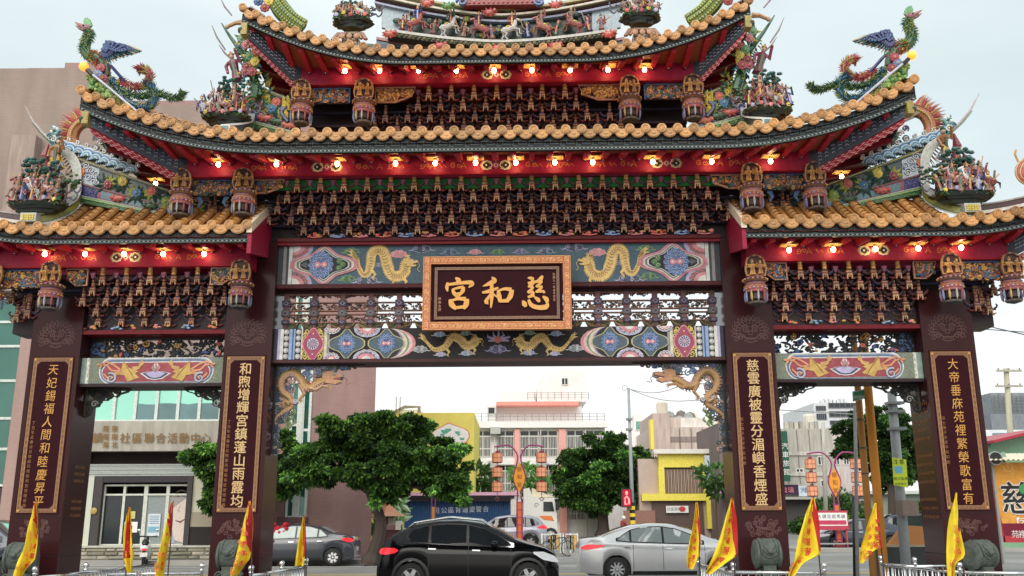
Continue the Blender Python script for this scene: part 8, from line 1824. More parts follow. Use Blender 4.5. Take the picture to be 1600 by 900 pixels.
# silver SUV facing left behind the black car
LSU = 4.55; xr_ = at(856, 830, 49.5).x
def suv(name, label, m, loc, rz, **k):
    return car(name, label, m, LSU, 1.68, 1.83, [(0, .75), (.05, 1.1), (.25, 1.30), (.5, 1.55), (.9, 1.66), (2.0, 1.69), (2.7, 1.60), (3.2, 1.28), (3.5, 1.10), (4.1, 1.0), (4.5, .78), (4.55, .6)], [(0, .7), (.1, 1.02), (.6, 1.08), (3.2, 1.02), (4.1, .95), (4.55, .55)], (.9, 3.55), .35, loc, rz,
    [(.52, 1.24, 1.28), (.75, 1.16, 1.48), (1.2, 1.13, 1.56), (2.1, 1.1, 1.57), (2.7, 1.08, 1.46), (3.15, 1.06, 1.14)], (1.15, 2.1), spokes=5, doors=(1.35, 2.15, 3.1), handles=(1.4, 2.3), mirror=(3.0, 1.1), taillamp=[(.03, 1.0, 1.1), (.2, 1.0, 1.22), (.5, 1.04, 1.1)], headlamp=[(3.9, .8, .9), (4.4, .72, .86)], cladding=True, gl_rear=(.2, .5), gl_front=(2.6, 3.3), **k)
suv('silver_crossover', 'silver crossover facing left behind the lantern lamp post', paint('grey_silver_car_paint', (.34, .35, .40), metal=.4, rough=.3), (xr_-LSU/2, 50.4, 0), PI)
WHT = paint('white_car_paint', (.78, .79, .80), rough=.25)
suv('white_crossover', 'white crossover parked behind the round tree', WHT, (at(911, 830, 92).x+LSU/2, 93, 0), 0)
def saloon(name, label, m, loc, rz, **k):
    return car(name, label, m, 4.5, 1.45, 1.76, [(0, .9), (.06, 1.04), (.5, 1.1), (1.0, 1.30), (1.5, 1.43), (2.3, 1.45), (2.9, 1.32), (3.4, 1.08), (3.9, .96), (4.4, .75), (4.5, .55)], [(0, .86), (.3, 1.0), (1.0, .97), (3.4, .92), (4.0, .85), (4.5, .5)], (.95, 3.6), .32, loc, rz,
    [(1.0, 1.04, 1.08), (1.35, 1.0, 1.28), (1.8, .99, 1.37), (2.3, .98, 1.37), (2.8, .97, 1.22), (3.2, .96, 1.02)], (1.4, 2.2), doors=(2.2, 3.2), handles=(1.4, 2.4), mirror=(3.1, 1.0), taillamp=[(.04, .86, .94), (.4, .88, .95)], headlamp=[(3.9, .7, .78), (4.35, .62, .76)], gl_rear=(.6, 1.3), gl_front=(2.6, 3.3), **k)
saloon('white_saloon', 'cream-white saloon beyond the silver saloon roof', WHT, (at(1042, 830, 90).x, 91, 0), PI)
suv('white_crossover', 'large white car parked in front of the yellow shopfront', WHT, (at(1097, 830, 80).x, 81, 0), PI)
o = saloon('white_saloon', 'white saloon facing the camera behind the right flags', WHT, (at(1256, 826, 88).x, 90, 0), -PI/2-.35)
DKC = paint('dark_blue_car_paint', (.02, .03, .05), rough=.15)
saloon('dark_saloon', 'dark saloon with pale reflections behind the two leaning poles', DKC, (at(1352, 835, 46).x, 47, 0), PI)
suv('dark_crossover', 'dark blue crossover beside the right outer pillar', DKC, (at(1415, 835, 52).x, 53.4, 0), PI)
suv('dark_blue_crossover', 'dark blue vehicle cut off at the left edge', DKC, (at(-12, 870, 27).x-.6, 27.6, 0), 0)
# white lorry cab
Yt = 60.; q = lambda px, py: at(px, py, Yt); t = thing('white_lorry', 'white lorry cab with raised wind deflector and orange stripes facing right', 'lorry', (q(845, 800).x, Yt, 0)); c = t.location; m = MB()
P = [(q(px, py).x-c.x, q(px, py).z) for px, py in ((818, 838), (818, 764), (827, 762), (832, 776), (866, 778), (870, 800), (871, 834), (871, 838))]; m.prism(P, 0, 2.3, WHITE); m.build('cab', METAL, t)
m = MB(); m.prism([(q(px, py).x-c.x, q(px, py).z) for px, py in ((831, 776), (831, 762), (866, 777))], .3, 2.0, srgb(220, 208, 180)); m.build('wind_deflector', METAL, t)
m = MB(); m.prism([(q(px, py).x-c.x, q(px, py).z) for px, py in ((849, 799), (849, 784), (863, 784), (866, 799))], -.03, .02, srgb(30, 40, 44)); m.build('side_window', GLASSD, t)
m = MB(); m.prism([(q(px, py).x-c.x, q(px, py).z) for px, py in ((842, 806), (862, 806), (866, 814), (850, 812))], -.02, .0, srgb(236, 130, 70)); m.stroke(spiral(q(838, 790).x-c.x, q(838, 790).z, .18, 1), .04, -.02, GREY); m.build('stripe', FLATP, t)
m = MB(); m.box(q(760, 800).x-c.x, q(816, 800).x-c.x, .1, 2.4, 1.0, q(0, 776).z-.3, srgb(226, 216, 210)); m.build('cargo_box', METAL, t)
m = MB(); m.box(q(868, 800).x-c.x, q(871, 800).x-c.x+.1, -.25, 0, q(0, 800).z, q(0, 786).z, BLACK); m.build('mirror', BLACKP, t)
tm, rm_ = wheel_mesh(.45, 6, srgb(190, 190, 190), .3)
for px in (828, 860): o = link('wheel', tm, t, loc=(q(px, 800).x-c.x, .1, .45)); link('rim', rm_, o)
# scooter parked at the terrace
def scooter(label, loc, rz, body, plate=True):
    t = thing('scooter', label, 'scooter', loc, rz); tm, rm_ = wheel_mesh(.24, 5, srgb(120, 120, 124), .11)
    for x in (-.58, .58): o = link('wheel', tm, t, loc=(x, 0, .24)); link('rim', rm_, o)
    m = MB(); m.tube([(-.85, 0, .62), (-.55, 0, .66), (-.2, 0, .62), (.0, 0, .40), (.3, 0, .34), (.42, 0, .5), (.50, 0, .85)], [.10, .17, .15, .12, .13, .15, .11], body, 10); m.tube([(.3, 0, .4), (.55, 0, .5), (.72, 0, .46)], [.05, .12, .09], body, 8); m.build('body', METAL, t, smooth=True)
    m = MB(); m.tube([(-.80, 0, .76), (-.45, 0, .82), (-.05, 0, .76)], [.08, .13, .10], BLACK, 8); m.build('seat', BLACKP, t, smooth=True)
    m = MB(); m.tube([(.5, 0, .8), (.46, 0, 1.0)], .05, BLACK, 6); m.tube([(.40, -.33, 1.02), (.46, 0, 1.0), (.40, .33, 1.02)], .025, BLACK, 6); m.build('handlebar', BLACKP, t)
    for s in (-1, 1): m = MB(); m.tube([(.44, s*.25, 1.0), (.42, s*.3, 1.18)], .012, BLACK, 5); m.ball((.42, s*.31, 1.22), (.02, .06, .05), GREY, 7, 5); m.build('mirror', CHROME, t)
    m = MB(); m.box(-.96, -.93, -.12, .12, .36, .50, WHITE); m.box(-.93, -.85, -.05, .05, .40, .62, BLACK); m.build('number_plate', METAL, t); MB().ball((-.93, 0, .60), (.04, .09, .04), RED, 8, 6).build('tail_lamp', LAMPR, t)
    return t
p = at(221, 860, 33.6); scooter('white and black scooter parked rear-on below the entrance steps', (p.x, 34.0, 0), PI/2+.30, srgb(226, 228, 228))
# rider glimpsed over the silver saloon
p = at(977, 820, 58); st_ = scooter('dark scooter mostly hidden behind the silver saloon roof', (p.x, 58, 0), 0, srgb(40, 40, 44))
t = thing('person', 'scooter rider in a white helmet glimpsed over the silver saloon roof', 'person', (p.x-.15, 58, .78)); m = MB()
m.tube([(0, 0, -.02), (.02, 0, .28), (.05, 0, .50), (.06, 0, .58)], [.17, .17, .19, .07], srgb(150, 60, 60), 10, flatten=1.1)
for s in (-1, 1): m.tube([(.04, s*.2, .48), (.25, s*.24, .28), (.5, s*.26, .24)], [.06, .05, .035], srgb(150, 60, 60), 7); m.tube([(0, s*.1, .03), (.38, s*.14, .02), (.34, s*.12, -.40)], [.09, .08, .05], srgb(40, 44, 60), 7)
m.ball((.08, 0, .68), (.09, .085, .11), SKIN, 9, 7); m.build('body', CLOTH, t, smooth=True); MB().ball((.06, 0, .72), (.13, .12, .12), WHITE, 12, 8).build('helmet', METAL, t, smooth=True)
# bicycle by the barrier
p = at(882, 850, 40.3); t = thing('bicycle', 'bicycle leaning at the yellow and white barrier', 'bicycle', (p.x-.3, 40.3, 0), .5); 
for x in (-.5, .5):
    m = MB(); m.M = Matrix.Translation((x, 0, .33)); m.tube([(.31*cos(2*PI*k/20), 0, .31*sin(2*PI*k/20)) for k in range(21)], .018, BLACK, 5, cap=False)
    for k in range(10): a = 2*PI*k/10; m.tube([(0, 0, 0), (.3*cos(a), 0, .3*sin(a))], .004, GREY, 3)
    m.M = None; m.build('wheel', BLACKP, t)
m = MB(); 
for P in ([(-.5, 0, .33), (-.15, 0, .80)], [(-.5, 0, .33), (-.05, 0, .33), (.38, 0, .75)], [(-.05, 0, .33), (-.16, 0, .85)], [(-.14, 0, .74), (.38, 0, .78)], [(.5, 0, .33), (.36, 0, .95)]): m.tube(P, .02, srgb(60, 70, 90), 6)
m.build('frame', METAL, t); m = MB(); m.ball((-.17, 0, .88), (.12, .06, .03), BLACK, 8, 5); m.build('saddle', BLACKP, t); m = MB(); m.tube([(.28, -.25, .98), (.36, 0, .96), (.28, .25, .98)], .014, GREY, 5); m.build('handlebar', METAL, t)

# ================================================================ street furniture
def lantern_post(px, py, Y, label, top_y, full=True):
    p = at(px, py, Y); t = thing('lantern_lamp_post', label, 'lamp post', (p.x, Y, 0), group='lantern lamp posts'); Ht = at(px, top_y, Y).z; MG = srgb(150, 60, 110); OR = srgb(214, 110, 50)
    m = MB()
    for s in (-1, 1): m.tube([tuple(v) for v in smoothpath([(s*.13, 0, 0), (s*.12, 0, Ht*.42), (s*.10, 0, Ht*.56), (s*.30, 0, Ht*.70), (s*.10, 0, Ht*.84), (s*.12, 0, Ht*.92), (s*.45, 0, Ht*.995), (s*.85, 0, Ht), (s*1.25, 0, Ht*.985)], 5)], .04, MG, 6)
    m.lathe([(.30, 0), (.26, .25), (.15, .35)], srgb(120, 40, 50), n=10); m.build('pole', METAL, t)
    m = MB(); m.box(-.09, .09, -.03, .03, .4, Ht*.46, OR); 
    for k in range(6): m.box(-.11, .11, -.045, .045, .5+k*Ht*.07, .54+k*Ht*.07, MG)
    m.build('lower_panel', METAL, t)
    m = MB(); m.prism([(.27*sin(PI*k/12)**1.3*s, Ht*.54+Ht*.30*k/12) for s in (1,) for k in range(13)]+[(-.27*sin(PI*k/12)**1.3, Ht*.54+Ht*.30*k/12) for k in range(11, 0, -1)], -.05, .05, srgb(226, 150, 40)); text_col(m, '慈和宮', 0, Ht*.77, -.052, .26, .38, srgb(120, 40, 30)); m.build('name_panel', METAL, t)
    for s in (-1, 1):
        m = MB(); m.tube([(s*1.1, 0, Ht), (s*1.1, 0, Ht*.50)], .02, MG, 5); m.tube([(s*1.1, 0, Ht*.50), (s*1.1-.12, 0, Ht*.49), (s*1.1, 0, Ht*.465), (s*1.1+.12, 0, Ht*.49), (s*1.1, 0, Ht*.50)], .03, srgb(110, 40, 50), 5); m.build('lantern_rod', METAL, t)
        for k in range(3):
            z = Ht*(.88-.14*k); m = MB(); m.lathe([(.22, -.25), (.26, -.21), (.26, .21), (.22, .25)], [srgb(150, 60, 60), srgb(226, 160, 124), srgb(150, 60, 60)], n=14); [m.box(.262*cos(a)-.008, .262*cos(a)+.008, .262*sin(a)-.008, .262*sin(a)+.008, -.21, .21, srgb(150, 80, 60)) for a in [PI*j/4 for j in range(8)]]; m.lathe([(.265, -.02), (.265, .02)], srgb(190, 110, 80), n=14); m.lathe([(.1, .27), (.1, .33)], srgb(150, 50, 60), n=8); m.build('lantern', PLAIN, t, loc=(s*1.1, 0, z))
    return t
lantern_post(812, 842, 47, 'orange and magenta lantern lamp post in the middle of the road opening', 696)
lantern_post(1312, 850, 46, 'orange and magenta lantern lamp post in the right side opening', 707)
p = at(677, 800, 48); m = MB(); [m.tube([(s*.09, 0, 0), (s*.09, 0, 4.2)], .035, srgb(130, 60, 110), 6) for s in (-1, 1)]; m.box(-.08, .08, -.03, .03, .4, 2.1, srgb(214, 140, 60)); tag(m.build('lantern_lamp_post', METAL, loc=(p.x, 48, 0)), 'lamp post rising into the broad tree before the blue shed', 'lamp post')
def pole(name, label, cat, px0, py0, px1, py1, Y, r0, r1, col, m_=METAL, extra=None, r=None):
    a, b = at(px0, py0, Y), at(px1, py1, Y)
    if a.z < 1.2: k = a.z/(b.z-a.z); a = a-(b-a)*k; a.z = 0
    t = thing(name, label, cat, (a.x, Y, a.z)); m = MB(); m.tube([(0, 0, 0), tuple((b-a)*.5), tuple(b-a)], [r0, (r0+r1)/2, r1], col, 12); m.build('shaft', m_, t, smooth=True)
    return t, a, b
# traffic signal pole
t, a, b = pole('signal_pole', 'grey traffic signal pole with a red pedestrian light beside the round tree', 'signal pole', 989, 822, 982, 606, 44, .11, .06, srgb(150, 156, 160)); o_ = a
m = MB()
for py in (655, 671): z = at(983, py, 44).z; m.lathe([(.16, -.05), (.16, .05)], srgb(140, 146, 150), c=(at(983, py, 44).x-a.x, 0, z), n=10)
p = at(980, 606, 44); m.tube([(p.x-a.x+.12*cos(2*PI*k/12)-.12, 0, p.z+.12*sin(2*PI*k/12)) for k in range(13)], .015, GREY, 5, cap=False); m.build('clamp', METAL, t)
m = MB(); zb_ = at(988, 812, 44).z; zt_ = at(988, 795, 44).z
for k in range(7): z = .0+k*.32; m.lathe([(.125, z), (.125, z+.16)], YEL, n=10); m.lathe([(.125, z+.16), (.124, z+.32)], BLACK, n=10)
m.build('hazard_sleeve', METAL, t)
sgb = at(979.5, 778, 43.7); m = MB(); m.box(-.22, .22, -.12, .12, -.42, .42, BLACK); bx_ = m.build('signal_box', BLACKP, t, loc=(sgb.x-a.x, -.1, sgb.z)); 
REDL = mat('red_led', (1, .1, .1), emit=(1, .10, .10), estr=3.2, namp=0); REDG = mat('red_led_face', (.16, .0, .01), emit=(1, .0, .04), estr=.22, namp=0)
MB().box(-.19, .19, -.135, -.122, -.38, .38, RED).build('led_face', REDG, bx_)
m = MB(); m.ball((0, -.15, .22), (.06, .02, .09), WHITE, 8, 6); m.stroke([(-.1, -.05), (0, .08), (.1, -.05), (.1, -.28)], .07, -.15, WHITE, th=.01); m.stroke([(-.08, -.1), (-.08, -.28), (.02, -.28)], .06, -.15, WHITE, th=.01); m.build('standing_man', REDL, bx_)
for k, (p0, p1) in enumerate((((984, 608), (1065, 602)), ((984, 608), (1090, 625)))):
    A, B_ = at(*p0, 44), at(*p1, 40); Q = [A.lerp(B_, i/8)+Vector((0, 0, -.25*sin(PI*i/8))) for i in range(9)]; Q.append(Q[-1]+(B_-A)*.6); m = MB(); m.tube([tuple(v) for v in Q], .018, GREY, 4); tag(m.build('overhead_cable', METAL), ['upper overhead cable running right from the signal pole', 'lower overhead cable running right from the signal pole'][k], 'cable')
# the two leaning poles and neighbours in the right opening
pole('brown_pole', 'thinner brown leaning pole with steel bands in the right opening', 'pole', 1365, 900, 1333, 520, 20.5, .078, .07, srgb(176, 128, 72), STAIN)
bp_, a, b = pole('orange_pole', 'thick orange-stained leaning pole in the right opening', 'pole', 1382, 900, 1348.5, 520, 20.2, .098, .088, srgb(206, 136, 52), STAIN)
pole('grey_post', 'slim grey post left of the two leaning poles', 'pole', 1340, 900, 1336, 634, 22, .04, .04, srgb(150, 150, 150))
t = [o for o in bpy.data.objects if o.name == 'brown_pole'][0]; a = t.location; m = MB()
for py in (656, 700, 740): p = at(1351.5-(735-py)*.085, py, 20.5); m.lathe([(.085, -.02), (.085, .02)], srgb(90, 80, 70), c=(p.x-a.x, 0, p.z), n=12)
m.build('steel_band', METAL, t)
Ys_ = 20.35; p = at(1337, 622, Ys_); m = MB(); z = [(at(px, py, Ys_).x-p.x, at(px, py, Ys_).z-p.z) for px, py in ((1328, 613), (1347, 609), (1347, 624), (1329, 629))]; m.prism(z[::-1], -.16, -.14, srgb(60, 140, 100)); m.stroke([(a_*.9, b_*.9) for a_, b_ in z], .015, -.164, WHITE, closed=True); text_row(m, '建興路', -.07, 0, -.162, .09, .08, WHITE); tag(m.build('street_sign', METAL, loc=p), 'small green street sign on the brown leaning pole', 'sign')
t, a, b = pole('steel_sign_pole', 'grey steel pole with clamps, control box and yellow notice board', 'pole', 1414, 862, 1393, 612, 22, .12, .10, srgb(146, 152, 154)); m = MB()
for py in (630, 643, 670): p = at(1396+(py-630)*.09, py, 22); m.box(p.x-a.x-.16, p.x-a.x+.2, -.14, .14, p.z-.03, p.z+.03, srgb(130, 136, 138)); m.ball((p.x-a.x+.19, -.1, p.z), .04, GREY, 6, 4)
m.build('clamp', METAL, t); p = at(1419, 796, 21.7); m = MB(); m.box(p.x-a.x-.2, p.x-a.x+.16, -.5, -.14, p.z-.14, p.z+.2, srgb(126, 110, 100)); m.build('control_box', METAL, t)
Yq = 21.7; ns = thing('yellow_notice', 'fluorescent yellow notice board fixed to the steel pole', 'notice', at(1405, 738, Yq)); p = at(1405, 738, Yq); z = [(at(px, py, Yq).x-p.x, at(px, py, Yq).z-p.z) for px, py in ((1394, 715), (1416, 718), (1419, 762), (1397, 758))]; m = MB(); m.prism(z[::-1], 0, .02, srgb(206, 226, 30)); m.build('board', METAL, ns); m = MB(); text_row(m, '注意', -.06, .24, -.002, .12, .14, BLACK); m.flat([(-.10, -.02), (.08, -.02), (.08, .14), (-.10, .14)], -.003, srgb(110, 190, 220)); text_row(m, '路口監視', -.10, -.14, -.002, .07, .08, BLACK); text_row(m, '減速慢行', -.10, -.26, -.002, .06, .07, srgb(90, 90, 30)); m.build('notice_print', FLATP, ns)
pole('concrete_pole', 'pale concrete pole beside the shrubs in the right opening', 'pole', 1291, 815, 1286, 660, 70, .18, .13, srgb(176, 174, 164), STAIN)
t, a, b = pole('utility_pole', 'wooden utility pole with two crossarms at the far right', 'pole', 1592, 880, 1572, 576, 56, .20, .15, srgb(176, 172, 150), STAIN); m = MB()
for py, hw_ in ((580, .75), (604, .8)): p = at(1574, py, 56); m.box(p.x-a.x-hw_, p.x-a.x+hw_, -.25, -.15, p.z-.06, p.z+.06, srgb(170, 166, 150)); [m.ball((p.x-a.x+s*hw_*.85, -.2, p.z+.12), .06, GREY, 6, 4) for s in (-1, 0, 1)]
m.build('crossarm', STAIN, t)
for k, (p0, p1) in enumerate((((1480, 495), (1640, 532)), ((1480, 510), (1640, 522)))): A, B_ = at(*p0, 40), at(*p1, 30); m = MB(); m.tube([tuple(A.lerp(B_, i/6)) for i in range(7)], .02, BLACK, 4); tag(m.build('overhead_cable', METAL), ['steeper black cable crossing the sky at the far right', 'flatter thin cable crossing the sky at the far right'][k], 'cable')
A, B_ = at(1210, 640, 60), at(1345, 648, 60); m = MB(); m.tube([tuple(A.lerp(B_, i/6)) for i in range(7)], .03, GREY, 4); tag(m.build('overhead_cable', METAL), 'thin cable crossing the right side opening above the rooftops', 'cable')
pole('dark_post', 'thin dark post with a round cap in the right opening', 'post', 1335, 890, 1333, 776, 24, .035, .03, BLACK)
# traffic sign board at the lamp foot, rubbish bin with boards
p = at(1302, 838, 46); m = MB(); m.box(-.85, .85, -.03, .03, 1.15, 1.75, WHITE); m.box(-.9, .9, -.02, .02, .95, 1.85, srgb(180, 60, 80)); 
for x in (-.8, .75): m.box(x, x+.06, -.02, .04, 0, 1.0, srgb(180, 60, 80))
m.box(-1.0, 1.0, -.05, .05, .3, .36, GREY); text_row(m, '行人請走斑馬線', -.68, 1.58, -.031, .2, .225, srgb(60, 60, 110)); m.box(-.8, .8, -.034, -.03, 1.2, 1.4, srgb(190, 60, 90)); tag(m.build('barrier_sign', METAL, loc=(p.x-.3, 45.5, 0)), 'low red and white notice barrier at the foot of the right lantern lamp post', 'barrier')
p = at(1424, 872, 23); m = MB(); m.box(-.55, .5, 0, .8, 0, .95, srgb(26, 36, 34)); m.box(-.6, .55, -.05, .85, .95, 1.0, srgb(150, 140, 120)); tag(m.build('green_bin', METAL, loc=(p.x, 23, 0)), 'dark green bin beside the right outer pillar', 'bin')
m = MB(); m.prism([(-.45, 0), (.5, 0), (.45, .42), (-.05, .45)], .1, .3, srgb(176, 120, 70)); tag(m.build('cardboard', PLAIN, loc=(p.x, 23, 1.0)), 'brown cardboard heaped on the dark green bin', 'cardboard')
# railings of yellow and white across the road
def barrier(x0, x1, y, label):
    t = thing('road_barrier', label, 'barrier', ((x0+x1)/2, y, 0)); L = x1-x0; m = MB()
    for x in (-L/2, 0, L/2): m.box(x-.03, x+.03, -.03, .03, 0, .95, WHITE)
    for z in (.12, .9): m.box(-L/2, L/2, -.02, .02, z-.02, z+.02, WHITE)
    m.build('frame', METAL, t); k = int(L/.2)
    for i in range(k):
        x = -L/2+L*(i+.5)/k; m = MB(); m.box(-.045, .045, -.03, .03, .26, .86, srgb(236, 180, 60)) if (i % 4) in (1, 2) else m.box(-.012, .012, -.012, .012, .12, .9, WHITE); m.build('upright', METAL, t, loc=(x, 0, 0))
a, b, c_, d_ = at(858, 860, 40.8).x, at(876, 860, 40.8).x, at(877, 860, 40.8).x, at(903, 860, 40.8).x
barrier(a-.3, b, 40.8, 'yellow and white road barrier section left of the bicycle'); barrier(c_+.1, d_, 40.9, 'yellow and white road barrier section right of the bicycle')
structure(MB().box(a-4, d_+.1, 40.6, 41.3, 0, .14, GREY).build('traffic_island', PAVE))
structure(MB().box(at(1250, 850, 44).x, at(1440, 850, 44).x+14, 44, 47.5, 0, .14, GREY).build('traffic_island', PAVE))
m = MB(); p = at(434, 820, 33.8); rr = random.Random(5)
for k in range(30): m.ball((rr.uniform(-.25, .25), rr.uniform(-.1, .1), 1.1+rr.uniform(-.35, .35)), .08, srgb(190, 30, 50), 6, 4)
m.tube([(0, 0, 0), (.05, 0, .7), (0, 0, 1.1)], .05, BROWN, 6); tag(m.build('red_flower_bush', PLAIN, loc=(p.x+.1, 33.8, 0)), 'red flowering shrub beside the bonnet of the grey saloon', 'shrub')

# ================================================================ foreground: drum stones, railings, flags
def drum_mesh():
    m = MB(); M = Matrix.Rotation(PI/2, 4, 'Y')
    m.lathe([(.02, -.31), (.22, -.31), (.27, -.29), (.33, -.27), (.33, -.22), (.29, -.20), (.31, -.10), (.315, 0), (.31, .10), (.29, .20), (.33, .22), (.33, .27), (.27, .29), (.22, .31), (.02, .31)], GREY, n=32, M=M)
    for k in range(3):       # cloth draped over the drum, each layer shorter, with a curved hem
        V = []; w_ = .19-.035*k; r0 = .325+.016*k
        for i in range(9):
            x = -w_+2*w_*i/8; end = 1.05-.22*k+.38*(1-(x/w_)**2)
            for j in range(9): a = -.7+(end+.7)*j/8; V.append((x, -r0*sin(a+.35), r0*cos(a+.35)))
        m.raw(V, [(i*9+j, i*9+j+1, (i+1)*9+j+1, (i+1)*9+j) for i in range(8) for j in range(8)], GREY)
        for (i0, di) in ((0, 9),): m.tube([V[i*9+8] for i in range(9)], .014, GREY, 5)
    m.ball((0, -.36, .08), (.065, .05, .06), GREY, 14, 9)
    for s in (-1, 1): m.tube([(s*.17, -.335*sin(a), .335*cos(a)) for a in [-.3+.25*k for k in range(8)]], [.03, .035, .04, .045, .045, .04, .03, .02], GREY, 6)
    m.box(-.14, .14, -.25, .25, -.62, -.24, GREY); m.box(-.26, .26, -.33, .33, -.70, -.58, GREY, bev=.02)
    for s in (-1, 1): m.stroke(spiral(s*.20, -.44, .10, 1.4, 0, s), .035, -.22, GREY, th=.2)
    rr = random.Random(6)
    for k in range(18): m.ball((rr.uniform(-.05, .34), -.34+rr.uniform(-.06, .06), -.56+rr.uniform(-.08, .06)), (.05, .05, .045), GREY, 7, 5)
    return m.mesh('drum_stone', STONE, False)
DM = drum_mesh()
for px, py, w_, lb in ((33, 872, 1.0, 'stone drum before the leftmost pillar'), (362, 868, 1.0, 'stone drum before the left inner pillar'), (1198, 866, 1.0, 'stone drum before the right inner pillar'), (1530, 868, .75, 'stone drum at the front of the rightmost pillar')):
    p = G(px, py, w_); t = gthing('drum_stone', lb, 'stone drum', (p.x, p.y, .50)); o = link('carved_drum', DM, t, loc=(0, 0, p.z-.50)); o.scale = (.76,)*3; MB().box(-.3, .3, -.34, .3, 0, max(.02, p.z-.50-.52), GREY).build('pedestal', STONE, t)
    if px == 1530: t.matrix_world = t.matrix_world @ Matrix.Rotation(.35, 4, 'Z')
def P_z(px, py, z): x, y, zz = ray(px, py); k = (z-CH)/zz; return Vector((k*x, k*y, z))
ballm = MB().ball((0, 0, 0), .048, GREY, 14, 10).mesh('ball', CHROME, True); postm = MB().lathe([(.028, 0), (.028, .86), (.04, .87), (.04, .885), (.02, .90)], GREY, n=12).mesh('post', CHROME, True); barm = MB().lathe([(.009, .10), (.009, .82)], GREY, n=6).mesh('picket', CHROME, True)
def fence(label, pts, posts):
    t = thing('steel_railing', label, 'railing', pts[0]); O_ = Vector((pts[0].x, pts[0].y, 0)); t.location = O_
    for p in posts:
        o = link('post', postm, t, loc=(p.x-O_.x, p.y-O_.y, 0)); link('ball', ballm, o, loc=(0, 0, .945))
    for a, b in zip(pts[:-1], pts[1:]):
        a_ = Vector((a.x-O_.x, a.y-O_.y, .83)); b_ = Vector((b.x-O_.x, b.y-O_.y, .83)); m = MB(); m.tube([tuple(a_), tuple(a_.lerp(b_, .5)), tuple(b_)], .026, GREY, 10); m.build('top_rail', CHROME, t, smooth=True)
        m = MB(); m.tube([(a_.x, a_.y, .10), (b_.x, b_.y, .10)], .018, GREY, 8); m.build('bottom_rail', CHROME, t, smooth=True)
        n = int((b_-a_).length/.11)
        for i in range(1, n): q_ = a_.lerp(b_, i/n); link('picket', barm, t, loc=(q_.x, q_.y, 0))
R_ = lambda px, py: P_z(px, py, .855)
a = R_(197, 886); fence('steel railing with ball finials between the left outer pillar and its flags', [R_(60, 900), a], [a, R_(54, 899)])
e = R_(134, 892); fence('short rear run of steel railing behind the left side opening', [e, a+Vector((.05, 1.2, 0))], [e])
c_ = R_(392, 897); d_ = R_(478, 884); g_ = R_(440, 889); h_ = R_(315, 893)
fence('steel railing curving from the left inner pillar into the road opening', [c_, d_], [c_, d_]); fence('rear run of steel railing beside the left inner pillar', [h_, h_+Vector((-1.4, -.3, 0))], [h_]); fence('short return of steel railing behind the road-side flag', [g_, d_], [g_])
a = R_(1091, 880); b = R_(1146, 892); c_ = R_(1288, 893); fence('steel railing round the foot of the right inner pillar', [a, b, c_], [a, b, c_])
a = R_(1377, 880); b = R_(1430, 883); c_ = R_(1500, 892); d_ = R_(1640, 894); fence('long steel railing in front of the right outer pillar', [a, c_, d_], [a, c_]); fence('rear run of steel railing left of the right outer pillar', [a, b, b+Vector((1.1, .3, 0))], [b])
FY = srgb(228, 200, 40); FR = srgb(178, 30, 34)
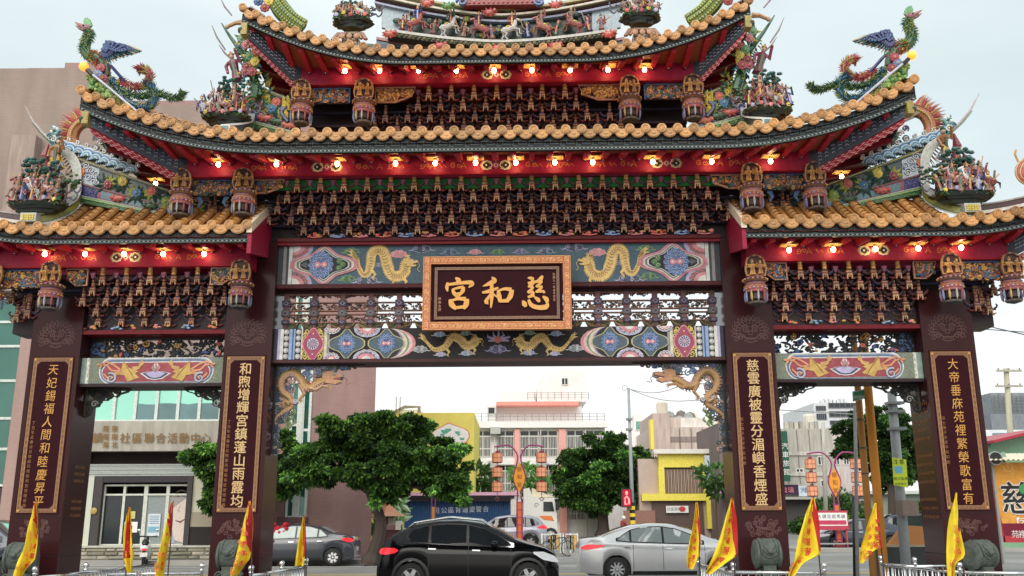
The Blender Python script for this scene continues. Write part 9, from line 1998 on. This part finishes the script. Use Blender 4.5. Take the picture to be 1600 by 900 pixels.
def flag(label, rows, reds, Y, txt, polex=None):
    """rows: (py, left, right) of the hanging cloth; reds: width of the red hoist strip per row (negative = on the left)"""
    x0 = at(rows[0][2], rows[0][0], Y); t = thing('festival_flag', label, 'flag', (x0.x, Y, 0), group='yellow temple flags'); rr = random.Random(int(rows[0][1])); ph = rr.random()*6
    ys = [rows[0][0]+(rows[-1][0]-rows[0][0])*i/22 for i in range(23)]
    L_ = lambda y: interp(y, [(r[0], r[1]) for r in rows]); R2 = lambda y: interp(y, [(r[0], r[2]) for r in rows])
    def pt(px, py, f, dy=0): p = at(px, py, Y); return (p.x-x0.x, .08*sin(7*f+ph+py*.012)*min(1, (py-rows[0][0])/40)+.022*sin(19*f-py*.05+ph)+dy, p.z)
    yel = MB(); V = []; nn = 14
    for y in ys:
        for j in range(nn+1): V.append(pt(L_(y)+(R2(y)-L_(y))*j/nn, y, j/nn))
    yel.raw(V, [(i*(nn+1)+j, (i+1)*(nn+1)+j, (i+1)*(nn+1)+j+1, i*(nn+1)+j+1) for i in range(22) for j in range(nn)], FY); c = yel.build('yellow_cloth', CLOTH, t, smooth=True)
    m = MB(); V = []; yy = [y for y in ys if y <= reds[-1][0]]
    for y in yy:
        w_ = interp(y, reds)
        for j in range(4):
            px = (R2(y)-w_*j/3) if w_ > 0 else (L_(y)-w_*j/3); V.append(pt(px, y, (px-L_(y))/max(.5, R2(y)-L_(y)), -.008))
    m.raw(V, [(i*4+j, (i+1)*4+j, (i+1)*4+j+1, i*4+j+1) for i in range(len(yy)-1) for j in range(3)], FR); m.build('red_hoist_strip', CLOTH, t, smooth=True)
    m = MB(); tall = rows[-1][0]-rows[0][0]
    k = len(txt)
    for i, ch in enumerate(txt):
        y = rows[0][0]+tall*(.30+.13*i); f = .62 if reds[0][1] > 0 else .66; wd = R2(y)-L_(y)
        p = pt(L_(y)+wd*f, y, f, -.02)
        write(m, ch, p[0], p[2], p[1], max(.05, min(.16, wd*.34*Y/1450)), srgb(190, 60, 30), th=.004, bold=.004, slant=-.2)
        if wd > 12:
            for _ in range(3): y2 = min(rows[-1][0]-4, y+tall*.12+rr.uniform(-6, 6)); f2 = rr.uniform(.28, .6); p = pt(L_(y2)+(R2(y2)-L_(y2))*f2, y2, f2, -.018); m.stroke(spiral(p[0], p[2], .035, 1.2, rr.random()*6), .012, p[1], srgb(214, 120, 40)) 
    for i in range(4): y = rows[-1][0]-tall*.16+2*i; f = .25+.15*i; p = pt(L_(y)+(R2(y)-L_(y))*f, y, f, -.02); write(m, '敬獻合境'[i], p[0], p[2], p[1], .055, srgb(190, 80, 30), th=.004)
    m.build('flag_lettering', FLATP, t)
    px = polex or (R2 if reds[0][1] > 0 else L_)(rows[0][0]); bx = (R2 if reds[0][1] > 0 else L_)(reds[-1][0])
    p0 = at(px, rows[0][0]-2, Y); p1 = at(bx, reds[-1][0], Y); d_ = p1-p0; k = p1.z/(-d_.z) if d_.z < 0 else 0; p2 = p1+d_*min(k, 1.2); p2.z = max(0, p2.z); m = MB()
    m.tube([(p2.x-x0.x, .05, 0), (p1.x-x0.x, .05, p1.z), (p0.x-x0.x, .02, p0.z)], [.012, .011, .006], srgb(70, 50, 50), 6); m.build('flagpole', METAL, t)
T_ = '苑裡慈和宮'
flag('yellow flag with red edge before the leftmost pillar', [(786, 54, 57), (820, 46, 59), (850, 40, 60), (875, 30, 58), (890, 26, 42), (906, 22, 34)], [(786, 3), (805, 6), (838, 4)], 14.6, T_)
flag('narrow furled yellow flag with its red strip on the left before the entrance door', [(793, 201, 204), (820, 197, 207), (851, 194.5, 208.4), (871, 195.5, 210), (895, 202, 206)], [(793, -2), (820, -6), (851, -9), (873, -5)], 15.4, '裡慈和')
flag('yellow flag with red edge in front of the smiling-face poster', [(784, 268, 270), (813, 259, 268), (842, 252, 265), (870, 247, 259), (893, 242, 256), (902, 243, 255)], [(784, 2), (800, 5), (838, 3)], 15.0, T_)
flag('yellow flag with wide red edge before the left inner pillar', [(783, 389, 391.5), (812, 379, 393.5), (842, 373, 393), (865, 368, 392), (875, 366, 389), (885, 363, 380), (900, 359, 370)], [(783, 3), (812, 7), (850, 7), (866, 3)], 14.4, T_)
flag('furled orange-looking flag at the road edge of the left inner pillar', [(806, 474, 476), (839, 468, 478), (862, 465, 478), (884, 462, 476)], [(806, 2), (839, 5), (872, 5)], 16.2, '裡慈和')
flag('narrow yellow flag over the bonnet of the silver saloon', [(785, 1087, 1090), (815, 1082, 1092), (845, 1076, 1094), (868, 1072, 1093), (889, 1073, 1083)], [(785, 2), (815, 3.5), (866, 3)], 15.8, T_)
flag('large yellow flag hanging against the left edge of the right inner pillar', [(778, 1142, 1145), (810, 1132, 1149), (845, 1122, 1151.5), (868, 1113, 1151.5), (880, 1107, 1133), (897, 1100, 1109)], [(778, 3), (810, 6), (845, 7), (870, 3)], 14.6, T_)
flag('large yellow flag just right of the right inner pillar', [(778, 1268, 1272), (803, 1257, 1276), (842, 1245, 1279), (866, 1241, 1281), (880, 1238, 1252), (900, 1231, 1239)], [(778, 3), (803, 7), (842, 5), (866, 3)], 14.4, T_)
flag('yellow flag in front of the two leaning poles', [(786, 1367, 1371), (822, 1354, 1375), (855, 1345, 1379), (864, 1344, 1362), (880, 1344, 1347)], [(786, 2), (822, 6), (855, 4)], 15.6, T_)
flag('narrow yellow flag before the rightmost pillar', [(770, 1493, 1495), (800, 1489, 1498), (830, 1484, 1502.5), (861, 1480, 1506.6), (870, 1479.5, 1505.7), (880, 1479, 1490), (902, 1479.5, 1489)], [(770, 1.5), (790, 2.5), (806, 1)], 14.2, T_)
